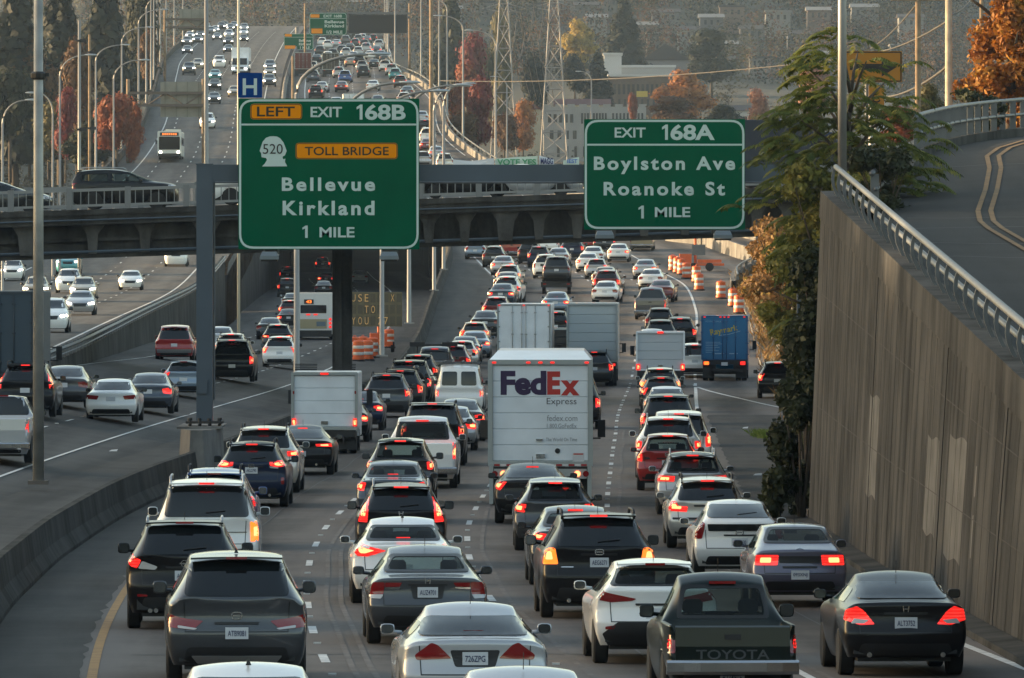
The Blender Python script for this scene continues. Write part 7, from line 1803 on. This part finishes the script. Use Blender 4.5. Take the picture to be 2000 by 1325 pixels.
pr = [(.17, .14), (.17, .13), (.19, .13), (.13, .10), .06, .085, .06, .042, .04, .085, .06, .042, .04, .11, .085, .058, .05, .11, .085, .058, .05]
rider = skin_body('person', pv, pe, pr, jac); rider.location = (X, D, z); rider.rotation_euler = (0, 0, rz); tag(rider, 'motorcycle rider in black jacket and dark helmet seen from behind', 'person')
m = MB(); m.lathe([(.03, -.10), (.095, -.09), (.125, -.02), (.125, .05), (.095, .115), (.03, .14)], (0, .36, 1.62), 'Z', 16); m.build('helmet', pm('helmet_black', (.02, .02, .022), .2, coat=1.0), rider, smooth=True)
for s in (-1, 1):
    m = MB(); bx = s * .41
    m.box(bx, .965, 1.09, .085, .07, .055)
    for k in range(4): m.tube([(bx - .035 + k * .023, .99, 1.10), (bx - .035 + k * .023, 1.035, 1.115), (bx - .035 + k * .023, 1.04, 1.08), (bx - .035 + k * .023, 1.0, 1.06)], .011, 6)
    m.tube([(bx - s * .045, .95, 1.085), (bx - s * .06, .985, 1.065), (bx - s * .04, 1.01, 1.06)], .012, 6); m.build('glove', pm('glove_black', (.01, .01, .01), .8), rider, smooth=True)

# ---- express lanes, going away
def placeB(px, y):
    X, z = -14.0, .2
    for _ in range(12):
        D = sol(lambda d: rowz(d, zB(d, wx(px, d))), y, 120, 1300); X = wx(px, D); z = zB(D, X)
    return X, D, z, -math.atan(slope(lambda d: lerp(lB(d), rB(d), .6), D))
GB = 'cars in the express lanes left of the barrier'
def carB(px, y, kind, col, st, lab, lod=1, S=None, key=None, over=None):
    B = S or KINDS[kind]; X, D, z, rz = placeB(px, y); o = vehicle(B, lod, key or '%s_%d' % (kind, lod), col, (X, D, z), rz, lab, CAT[kind], GB, st, over=over); return o
carB(-2, 905, 'pickup', 'silver', 'dim', 'silver pickup cut off by the left edge', 1, V(PICKUP, W=1.86, H=1.78, wr=.60, L=5.4, lamps=[[(.76, 1.16), (.915, 1.17), (.915, .86), (.77, .85)]]), 'tacoma')
carB(53, 815, 'suv', 'black', 'on', 'black SUV with tall red lights behind the near pole at the left edge', 1, V(SUV, lamps=[[(.72, 1.42), (.77, 1.42), (.90, 1.12), (.92, .95), (.78, .93)]]), 'xc90')
carB(127, 797, 'sedan', 'gunmetal', 'off', 'dark grey sedan ahead of the black SUV at the left'); carB(220, 825, 'sedan', 'white', 'off', 'white sedan alone in the middle express lane', 1, V(SEDAN, lamps=[[(.40, .90), (.84, .94), (.87, .80), (.46, .77)]], W=1.78), 'jetta')
carB(292, 808, 'sedan', 'slate', 'dim', 'slate blue sedan right of the white sedan', 1); carB(360, 777, 'hatch', 'sky', 'dim', 'silver blue hatchback beside the gantry post', 1)
carB(455, 746, 'big', 'black', 'on', 'black full-size SUV right of the gantry post', 1, V(BIG, H=1.9), 'exped2'); carB(452, 716, 'cuv', 'pearl', 'on', 'white-roofed SUV directly ahead of the black full-size SUV'); carB(429, 690, 'sedan', 'silver', 'off', 'silver sedan peeking out right of the gantry post')
carB(342, 706, 'minivan', 'red', 'off', 'dark red minivan with pale bumper by the retaining wall', 1, V(MINIVAN, H=1.78, extra=[('bumper', [(-.92, .60), (.92, .60), (.90, .42), (-.90, .42)], 'silvertrim', False)]), 'redvan')
carB(547, 720, 'cuv', 'white', 'on', 'white SUV left of the thin lamp post'); carB(543, 690, 'cuv', 'charcoal', 'on', 'dark SUV with white roof edge and slim red lights behind the white SUV', 1, V(CUV, lamps=[[(.46, 1.0), (.86, 1.04), (.88, .92), (.50, .90)]]), 'bmw'); carB(527, 664, 'sedan', 'charcoal', 'off', 'dark sedan in the leftmost express lane near the wall end')
carB(564, 642, 'sedan', 'black', 'on', 'black car with two red lights left of the white bus'); carB(566, 628, 'cuv', 'maroon', 'on', 'dark red car just ahead of the black car left of the bus'); carB(571, 606, 'sedan', 'charcoal', 'off', 'dark car with golden side ahead of the white bus')
carB(561, 580, 'suv', 'black', 'on', 'black SUV in the dark under the bridge, nearer of two'); carB(561, 553, 'suv', 'black', 'on', 'black SUV in the dark under the bridge, farther of two'); carB(632, 579, 'sedan', 'black', 'off', 'dark car with lit side beside the pier, lowest of three'); carB(637, 560, 'sedan', 'black', 'on', 'dark car with golden side beside the pier, middle of three'); carB(630, 530, 'suv', 'black', 'on', 'dark car with red light beside the pier, farthest of three'); carB(702, 556, 'sedan', 'silver', 'off', 'pale car under the bridge right of the overpass pier'); carB(670, 520, 'cuv', 'charcoal', 'on', 'dark car far under the bridge behind the overpass pier')
# city bus from behind
X, D, z, rz = placeB(613, 664)
def bus(X, D, z, rz, label, front=False, col=(.55, .57, .58), txt=None):
    b = empty('bus', (X, D, z), rz); W, H, L = 2.55, 3.05, 11.5; bm_ = pm('bus_paint_%d' % int(col[0] * 100), col, .35, coat=.5); gl = glass()
    prof = rpoly([(-W/2, .35), (W/2, .35), (W/2, H), (-W/2, H)], .16, 5); MB().prism(prof, -1, L - 1).build('body', bm_, b, angle=40)
    e = L - 1 if front else -1; s = 1 if front else -1
    if front:
        MB().prism(rpoly([(-1.12, 1.05), (1.12, 1.05), (1.12, 2.45), (-1.12, 2.45)], .12), e - .01, e + .02).build('windscreen', gl, b)
        o = MB().prism(rpoly([(-1.0, 2.53), (1.0, 2.53), (1.0, 2.9), (-1.0, 2.9)], .05), e - .01, e + .03).build('destination_sign', pm('destination_black', (.02, .02, .02), .4), b)
        m = MB()
        for i in range(7): m.box(-.7 + i * .23, e + .035, 2.72, .15, .01, .2)
        m.build('sign_letters', pm('sign_led_orange', (.6, .12, .02), .4, emit=(1, .2, .03), es=.5), o)
        for q in (-1, 1): MB().lathe([(.14, e - .01), (.14, e + .03)], (q * .95, 0, .78), 'Y', 14).build('headlight', headon(), b)
        MB().box(0, e + .02, .50, 2.45, .06, .3).build('bumper', plastic(), b)
        for q in (-1, 1): MB().box(q * 1.42, e + .1, 1.9, .16, .14, .5).build('mirror', plastic(), b)
        m = MB(); m.box(-.3, L/2, H + .12, 1.6, 3.2, .22); m.box(.1, 1, H + .1, 1.4, 2, .18); m.build('roof_unit', bm_, b)
    else:
        MB().prism(rpoly([(-.85, 1.75), (.85, 1.75), (.85, 2.28), (-.85, 2.28)], .05), e - .02, e + .01).build('rear_window', gl, b)
        o = MB().box(-.3, e - .015, 2.5, .62, .05, .30).build('destination_sign', plastic(), b); text_obj('sign_letters', '43', (-.48, 2.40, -.12, 2.60), e - .045, lampamber(), o, .03, .01)
        for q in (-.12, .12): MB().box(q * 2 - .1, e - .02, 1.66, .26, .04, .09).build('high_brake_light', lampon(), b)
        for q in (-1, 1):
            for zz in (1.35, 1.1, .85): MB().lathe([(.09, e - .03), (.09, e + .01)], (q * 1.1, 0, zz), 'Y', 12).build('tail_light', lampon(), b)
        o = MB().box(0, e - .005, 1.05, 1.75, .03, .62).build('advert_panel', pm('advert_tan', (.30, .26, .16), .6), b); MB().box(.5, e - .022, 1.05, .6, .01, .3).build('advert_picture', pm('advert_blue', (.10, .14, .18), .6), o)
        MB().box(0, e + .03, .42, 2.4, .1, .42).build('bumper', plastic(), b)
    for q in (-1, 1):
        MB().box(q * W / 2, L / 2 - 1, 1.95, .03, L - 1.5, .85).build('side_window', gl, b)
    wheelset(b, W - .05, [.6, L - 3.6], .48, False); m = MB(); m.box(0, L / 2 - 1, .35, 2.2, L - 1, .3); m.build('underbody', plastic(), b)
    return tag(b, label, 'bus')
bus(X, D, z, rz, 'white city bus seen from behind under the overpass beside the pier')
# container truck at the left edge
X, D, z, rz = placeB(-1, 800)
def ex6(r, y0, hw, a, b):
    m = MB()
    for s in (-1, 1):
        for i in range(20): m.box(s * (hw + .012), y0 + .4 + i * .31, (a + b) / 2, .03, .14, b - a)
    m.build('corrugation', pm('container_blue', (.035, .055, .075), .6), r); text_obj('lettering', 'TGHU', (.62, a + 1.9, .95, a + 2.0), y0 + .002, pm('letter_white', (.45, .45, .45), .6), r, .0, .01)
box_truck(X, D, z, rz, 2.44, 1.15, 3.85, 7, 'dark blue shipping container on a truck at the left edge', name='container_truck', door='swing', boxm=pm('container_blue', (.035, .055, .075), .6), framem=pm('container_frame', (.03, .042, .055), .6), lamps=((.95, .95, .2, .12, lampoff, True),), wr=.5)

# ---- oncoming traffic with headlights
GCn = 'oncoming cars with headlights on'
def carC(px, y, kind, col, lab, lod=2, head=True, tilt=True):
    D = sol(lambda d: rowz(d, zC(d)), y, 150, 2250); B = KINDS[kind]; X = wx(px, D); rz = math.pi - math.atan(slope(railC, D)); hd = Vector((-math.sin(rz), math.cos(rz)))
    o = vehicle(B, lod, '%s_%d_in' % (kind, lod) if lod < 2 else '%s_2' % kind, col, (X - hd.x * B['wb'], D - hd.y * B['wb'], zC(D + B['wb'])), rz, lab, CAT[kind], GCn, 'off', head=head)
    o.rotation_euler.x = -math.atan(slope(zC, D)); return o
for a in [(24, 549, 'cuv', 'white', 'white SUV with headlights at the far left edge below the overpass'), (70, 589, 'cuv', 'tan', 'tan SUV with headlights just right of the near pole'), (133, 537, 'pickup', 'teal', 'teal pickup just below the overpass girder'), (134, 573, 'suv', 'white', 'white SUV behind the tan-grey one in the oncoming lanes'), (162, 590, 'cuv', 'beige', 'beige SUV right behind the silver sedan with headlights'),
          (157, 616, 'sedan', 'silver', 'silver sedan with bright headlights nearest the retaining wall'), (255, 567, 'sedan', 'white', 'white sedan alone beside the thin sunlit lamp post'), (344, 521, 'pickup', 'white', 'white pickup facing us just below the overpass near the gantry post'), (99, 650, 'suv', 'white', 'white SUV between the two near poles above the container')]: carC(*a, lod=1)
for a in [(405, 251, 'suv', 'white', 'white SUV behind the steel pole above the overpass'), (418, 203, 'sedan', 'charcoal', 'dark car with one headlight right of the steel pole, lower of two'), (419, 176, 'sedan', 'black', 'dark car with one headlight right of the steel pole, upper of two'), (369, 147, 'pickup', 'charcoal', 'dark pickup with bright headlights near the left parapet crest'), (386, 136, 'cuv', 'beige', 'beige SUV behind the dark pickup'),
          (428, 133, 'pickup', 'white', 'white truck with very bright headlights left of the hospital sign'), (420, 156, 'sedan', 'teal', 'teal car with headlights below the white bright truck'), (527, 140, 'suv', 'charcoal', 'dark SUV with headlights beyond the tan car right of the hospital sign'), (527, 150, 'sedan', 'tan', 'tan car with headlights right of the hospital sign'), (526, 170, 'suv', 'charcoal', 'dark SUV with headlights nearest above the green sign'), (458, 190, 'sedan', 'tan', 'car with golden side hidden left of the hospital sign')]: carC(*a, lod=1)
for i, (px, y) in enumerate([(366, 106), (365, 90), (383, 68), (391, 74), (386, 86), (412, 68), (420, 64), (432, 59), (450, 62), (424, 79), (447, 75), (446, 90), (446, 104), (477, 62), (476, 71), (476, 83), (403, 62), (457, 57), (371, 76), (438, 57)]):
    carC(px, y, ('sedan', 'suv', 'cuv')[i % 3], ('charcoal', 'grey', 'silver', 'black')[i % 4], 'tiny distant car with headlights at the crest of the oncoming road')
D = sol(lambda d: rowz(d, zC(d)), 318, 150, 2250); bus(wx(329, D), D + 10, zC(D + 6), math.pi - math.atan(slope(railC, D)), 'city bus with orange destination sign coming down the left road', True, (.68, .70, .66))
D = sol(lambda d: rowz(d, zC(d)), 146, 150, 2250); box_truck(wx(470, D), D + 6, zC(D), math.pi - .02, 2.55, 1.0, 4.0, 6, 'white box truck coming toward us above the blue hospital sign', lamps=(), wr=.48, head=True)

# ---- far outgoing lanes
GF = 'cars on the far outgoing lanes climbing the bridge'
far = [(617, 192, 'suv', 'black', 'on', 'black SUV with red lights nearest above the EXIT lettering'), (628, 181, 'sedan', 'silver', 'off', 'silver sedan ahead of the black SUV above the EXIT lettering'), (611, 161, 'suv', 'slate', 'off', 'dark blue SUV left of the middle of the far lanes'), (610, 141, 'cuv', 'white', 'off', 'white car ahead of the dark blue SUV'), (594, 133, 'sedan', 'red', 'on', 'red car beside the lamp post on the far lanes'),
       (656, 213, 'sedan', 'silver', 'off', 'silver roof just above the middle of the green sign'), (728, 178, 'sedan', 'white', 'off', 'white sedan with plate alone right of the white box truck'), (662, 153, 'cuv', 'silver', 'on', 'silver SUV in the middle of the far queue'), (655, 142, 'minivan', 'pearl', 'off', 'cream minivan ahead of the silver SUV'), (637, 135, 'sedan', 'black', 'off', 'black car left of the cream minivan under the black truck box'),
       (674, 162, 'suv', 'blue', 'off', 'blue SUV beside the curved lamp arm'), (667, 180, 'sedan', 'maroon', 'on', 'dark red car left of the white box truck'), (710, 152, 'suv', 'black', 'off', 'black SUV right of the curved lamp arm'), (707, 140, 'cuv', 'silver', 'off', 'silver SUV ahead of the black SUV'), (702, 131, 'suv', 'black', 'off', 'black SUV farther ahead of the silver SUV'), (684, 131, 'sedan', 'tan', 'on', 'pinkish sunlit car left of the farther black SUV'), (730, 134, 'sedan', 'black', 'off', 'black low sedan beside the arched lamp arm'),
       (752, 140, 'suv', 'white', 'off', 'white SUV with sunlit side near the curved parapet'), (765, 148, 'suv', 'pearl', 'on', 'cream SUV with red light behind the white SUV'), (772, 156, 'cuv', 'teal', 'off', 'teal-grey SUV at the start of the curved parapet'), (782, 172, 'suv', 'brown', 'on', 'brown SUV below the curved parapet'), (795, 190, 'sedan', 'slate', 'off', 'slate car beside the white edge line of the far bend'), (789, 206, 'cuv', 'silver', 'off', 'silver SUV just above the 168B numerals'), (737, 209, 'sedan', 'charcoal', 'off', 'dark car roof between the lamp arms above the 168B numerals'),
       (823, 241, 'sedan', 'silver', 'off', 'silver car at the right edge of the Bellevue sign, highest of them'), (830, 263, 'suv', 'black', 'on', 'black SUV right of the Bellevue sign'), (835, 280, 'suv', 'white', 'off', 'white SUV right of the Bellevue sign below the black one'), (835, 296, 'sedan', 'maroon', 'on', 'maroon sedan right of the Bellevue sign'), (852, 312, 'sedan', 'silver', 'on', 'silver sedan between the twin lamp posts right of the Bellevue sign'), (868, 332, 'suv', 'pearl', 'off', 'cream SUV just above the gantry beam'), (826, 326, 'cuv', 'silver', 'off', 'silver SUV just above the gantry beam touching the Bellevue sign')]
for px, y, kind, col, st, lab in far:
    o = carA(px, kind, col, lab, y=y, lod=1, state=st); o['group'] = GF
frnd = random.Random(2)
fl_ = [(657, 92, 1), (694, 92, 1), (708, 82, 1), (717, 84, 1), (729, 82, 1), (715, 103, 1), (736, 106, 1), (640, 96, 0), (675, 86, 0), (683, 100, 0), (700, 110, 0), (668, 108, 0), (722, 116, 0), (744, 118, 0), (650, 116, 0), (690, 118, 0), (625, 108, 0), (640, 122, 0), (663, 122, 0), (712, 94, 0), (740, 96, 0), (752, 122, 0), (629, 90, 0), (700, 84, 0), (618, 124, 0), (676, 112, 0)]
for i, (px, y, s) in enumerate(fl_):
    o = carA(px, ('sedan', 'cuv', 'suv')[i % 3], ('silver', 'charcoal', 'white', 'grey', 'black')[i % 5], 'tiny distant car with red lights at the top of the outgoing lanes' if s else 'tiny distant car in the hazy queue at the top of the outgoing lanes', y=y, lod=2, state='on' if s else 'off'); o['group'] = GF + (' with red lights' if s else ' without lights')
def ftruck(px, top, w, label, boxm, hgt, W=2.5):
    D = sol(lambda d: rowz(d, zA(d) + hgt), top, 600, 2200); box_truck(wx(px, D), D, zA(D), -math.atan(slope(MID, D)), W, 1.0, hgt, 7, label, boxm=boxm, lamps=((.9, .9, .2, .15, lampoff, True),), wr=.48, door='swing', doorm=boxm)
ftruck(691, 183, 40, 'white box truck on the far lanes right behind the Bellevue sign', boxwhite, 3.5)
ftruck(646, 104, 29, 'black box truck on the far lanes', pm('truck_box_black', (.012, .012, .013), .4, coat=.5), 3.4)
ftruck(592, 103, 20, 'dark red truck on the far lanes behind the small green sign', pm('truck_box_red', (.12, .02, .015), .6), 3.4)

# ---- traffic on the overpass, left to right
def carO(px, kind, col, lab, dirn=1, S=None, key=None, Y=OY0 + 4.2, lod=1):
    X = wx(px, Y); o = vehicle(S or KINDS[kind], lod, key or '%s_%d' % (kind, lod), col, (X, Y, oz(X) - .055), -math.pi / 2 * dirn, lab, CAT[kind], 'cars crossing on the overpass', 'off'); o.rotation_euler.y = 0; return o
carO(185, 'big', 'black', 'black SUV with white roof edge crossing the overpass', S=V(BIG, L=4.82, W=1.92, H=1.80, wb=2.79, oh=1.08, lid=(-1.02, 1.16), win=(-.98, 1.20), rr=(-.72, 1.70), rf=(1.55, 1.72), cowl=(2.45, 1.22), rails=True, railmat='silvertrim', wr=.62, win_x=(.70, .62), see=True), key='4runner', lod=0)
carO(-60, 'sedan', 'charcoal', 'dark car front entering the overpass at the left edge')
carO(452, 'pickup', 'white', 'white pickup rear end between the gantry post and the Bellevue sign', Y=OY0 + 4.2)
carO(975, 'sedan', 'silver', 'silver car with bright wheels behind the beam on the overpass'); carO(850, 'sedan', 'black', 'dark car behind the railing right of the Bellevue sign on the overpass')
Y = OY0 + 4.2; X = wx(1512, Y)
box_truck(X - 1, Y, oz(X) - .06, -math.pi / 2, 2.2, .8, 3.0, 3.6, 'dark blue box truck crossing the overpass at the right beside the green tree', boxm=pm('truck_box_navy', (.012, .018, .035), .5), lamps=((.9, .9, .15, .2, lampoff, True),), wr=.4)

# ------------------------------------------------------------------ works equipment: barrels, message boards
drum_o = pm('barrel_orange', (.60, .10, .018), .5, noise=.12, nscale=3); drum_w = pm('barrel_white', (.55, .52, .48), .5, noise=.15, nscale=3)
bp = None
def barrel(X, D, z, label, group, light=False):
    global bp
    if bp is None:
        bp = empty('traffic_barrel'); lv = [(.29, 0), (.29, .18), (.26, .2), (.26, .38), (.245, .4), (.245, .56), (.23, .58), (.23, .74), (.215, .76), (.215, .96), (.16, 1.0)]
        MB().lathe([(.30, 0), (.30, .2), (.272, .21), (.272, .96), (.2, 1.02), (.05, 1.03)], (0, 0, 0), 'Z', 16).build('drum', drum_o, bp, angle=40)
        for a in (.30, .62): MB().lathe([(.274, a), (.278, a + .005), (.278, a + .145), (.274, a + .15)], (0, 0, 0), 'Z', 16).build('white_band', drum_w, bp, angle=40)
        MB().lathe([(.36, 0), (.36, .07), (.31, .09)], (0, 0, 0), 'Z', 16).build('rubber_base', rubber(), bp)
        m = MB(); m.tube([(-.1, 0, 1.02), (-.08, 0, 1.09), (.08, 0, 1.09), (.1, 0, 1.02)], .015, 5); m.build('handle', drum_o, bp); o = bp
    else: o = copytree(bp)
    o.location = (X, D, z); o.rotation_euler.z = (X * 7) % 3
    return tag(o, label, 'traffic barrel', group)
GBr = 'orange barrels along the exit lane'
for px, y, lab in ((1408, 584, 'orange barrel standing alone left of the golden kerb'), (1432, 600, 'orange barrel at the kerb, left of the last pair'), (1443, 613, 'orange barrel at the kerb right behind the blue moving truck'), (1365, 568, 'orange barrel with sunlit left side, nearer of the middle pair'), (1360, 552, 'orange barrel, farther of the middle pair'), (1341, 545, 'orange barrel in the tight cluster, rightmost and nearest'), (1331, 537, 'bright orange barrel in the tight cluster, third from its left'), (1323, 534, 'bright orange barrel in the tight cluster, second from its left'), (1314, 530, 'bright orange barrel in the tight cluster, leftmost')):
    X, D, z = solveA(px, y); o = barrel(X, D, z, lab, GBr); o.scale = (1.15, 1.15, 1.15)
for px, y, lab in ((693, 698, 'orange barrel left of the signed one under the message board'), (709, 697, 'orange barrel with a lamp on top under the message board'), (728, 699, 'orange barrel beside the mast of the message board'), (760, 680, 'orange barrel by the parapet right of the lamp post'), (700, 706, 'orange barrel low in front of the group under the message board'), (718, 705, 'orange barrel with a white card in front of the group under the message board')):
    X, D, z, rz = placeB(px, y); barrel(X, D, z, lab, 'orange barrels under the message board')
def board(X, D, z, rz, w, h, zb_, label, rows, cols=8, back=False):
    r = empty('message_trailer', (X, D, z), rz); pf = pm('board_olive', (.13, .105, .058), .7, noise=.2, nscale=2)
    MB().box(0, .08, zb_ + h / 2, w, .14, h).build('board', pf, r)
    m = MB()
    for i in range(3):
        for j in range(cols):
            m.box(-w / 2 + (j + .5) * w / cols, .005, zb_ + h * (i + .5) / 3, w / cols * .74, .02, h / 3 * .76)
    m.build('display_cell', pm('display_dark', (.085, .068, .04), .5), r)
    am = pm('display_amber', (.5, .3, .1), .5, emit=(1, .55, .2), es=.05)
    for i, row in enumerate(rows):
        for j, ch in enumerate(row):
            if ch != ' ':
                cx_, cz_ = -w / 2 + (j + .5) * w / cols, zb_ + h * (2.5 - i) / 3; text_obj('display_letter', ch, (cx_ - w / cols * .28, cz_ - h / 9.5, cx_ + w / cols * .28, cz_ + h / 9.5), -.008, am, r, -.01, .008)
    m = MB(); m.tube([(.15, .2, .5), (.15, .2, zb_ + h * .8)], .09, 8); m.build('mast', drum_o, r)
    m = MB(); m.box(.15, .6, .55, 1.6, 2.4, .2); m.box(.15, .6, .9, 1.0, 1.4, .5); m.build('trailer', drum_o, r)
    for s in (-1, 1): MB().lathe([(.2, -.1), (.32, -.1), (.32, .1), (.2, .1)], (.15 + s * .85, .6, .32), 'X', 12).build('wheel', rubber(), r)
    return tag(r, label, 'message board')
X, D, z, rz = placeB(735, 692); board(X, D, z + .1, .06, 3.1, 2.05, 1.55, 'amber roadside message trailer with orange mast behind the overpass pier', ['USE   X ', '  TO    ', 'YOU 27  '], 8)
X, D, z = solveA(1362, 530)
r = empty('works_trailer', (X, D, z)); MB().tube([(-.15, 0, .4), (-.15, 0, 3.6)], .10, 8).build('mast', drum_o, r); m = MB(); m.box(.3, 0, .5, 3.4, 1.4, .18); m.box(-.9, 0, .95, .9, 1.0, .7); m.box(.9, 0, .75, 1.8, 1.2, .25); m.build('trailer', drum_o, r)
for s in (-.3, .9): MB().lathe([(.2, -.1), (.32, -.1), (.32, .1), (.2, .1)], (s, -.75, .32), 'Y', 12).build('wheel', rubber(), r)
MB().box(.1, -.1, 1.6, 1.0, .08, .8).build('panel_back', steel, r)
tag(r, 'orange works trailer with a red mast among the barrels at the exit', 'trailer')
o = MB().box(0, 0, .18, .34, .3, .36).build('junction_box', pm('box_rust', (.07, .02, .015), .8)); o.location = (wx(1757, 126), 126, zA(126) + .12); tag(o, 'small rusty red box at the foot of the retaining wall', 'box')
lit = pm('litter_paper', (.5, .5, .48), .8)
for px, y, w_ in ((1480, 930, .14), (1456, 838, .12), (545, 878, .12), (222, 883, .14)):
    if px > 700: X, D, z = solveA(px, y)
    else: X, D, z, _ = placeB(px, y)
    m = MB(); m.loft([[(-w_, -.1, .01), (w_ * .7, -.12, .01)], [(-w_ * .5, .05, .05), (w_ * .9, .02, .07)], [(-w_ * .7, .15, .01), (w_ * .3, .2, .015)]]); o = m.build('litter', lit); o.location = (X, D, z + .012); tag(o, {1480: 'scrap of white paper on the exit lane near the dark shrubs', 1456: 'small pale scrap beside the gore line', 545: 'pale scrap on the median shoulder left of the white box truck', 222: 'pale scrap on the median shoulder below the white sedan'}[px], 'litter')

# ------------------------------------------------------------------ evening haze
m, n, l, b = nt('haze_air'); n.remove(b)
v = n.new('ShaderNodeVolumePrincipled'); v.inputs['Color'].default_value = (.52, .72, .98, 1); v.inputs['Density'].default_value = .00005; v.inputs['Anisotropy'].default_value = .0
l.new(v.outputs[0], n['Material Output'].inputs['Volume'])
hz = MB().box(0, 1700, 170, 2000, 3800, 360).build('haze', m); hz['kind'] = 'stuff'; hz['label'] = 'thin evening haze over the freeway and hill'; hz['category'] = 'haze'
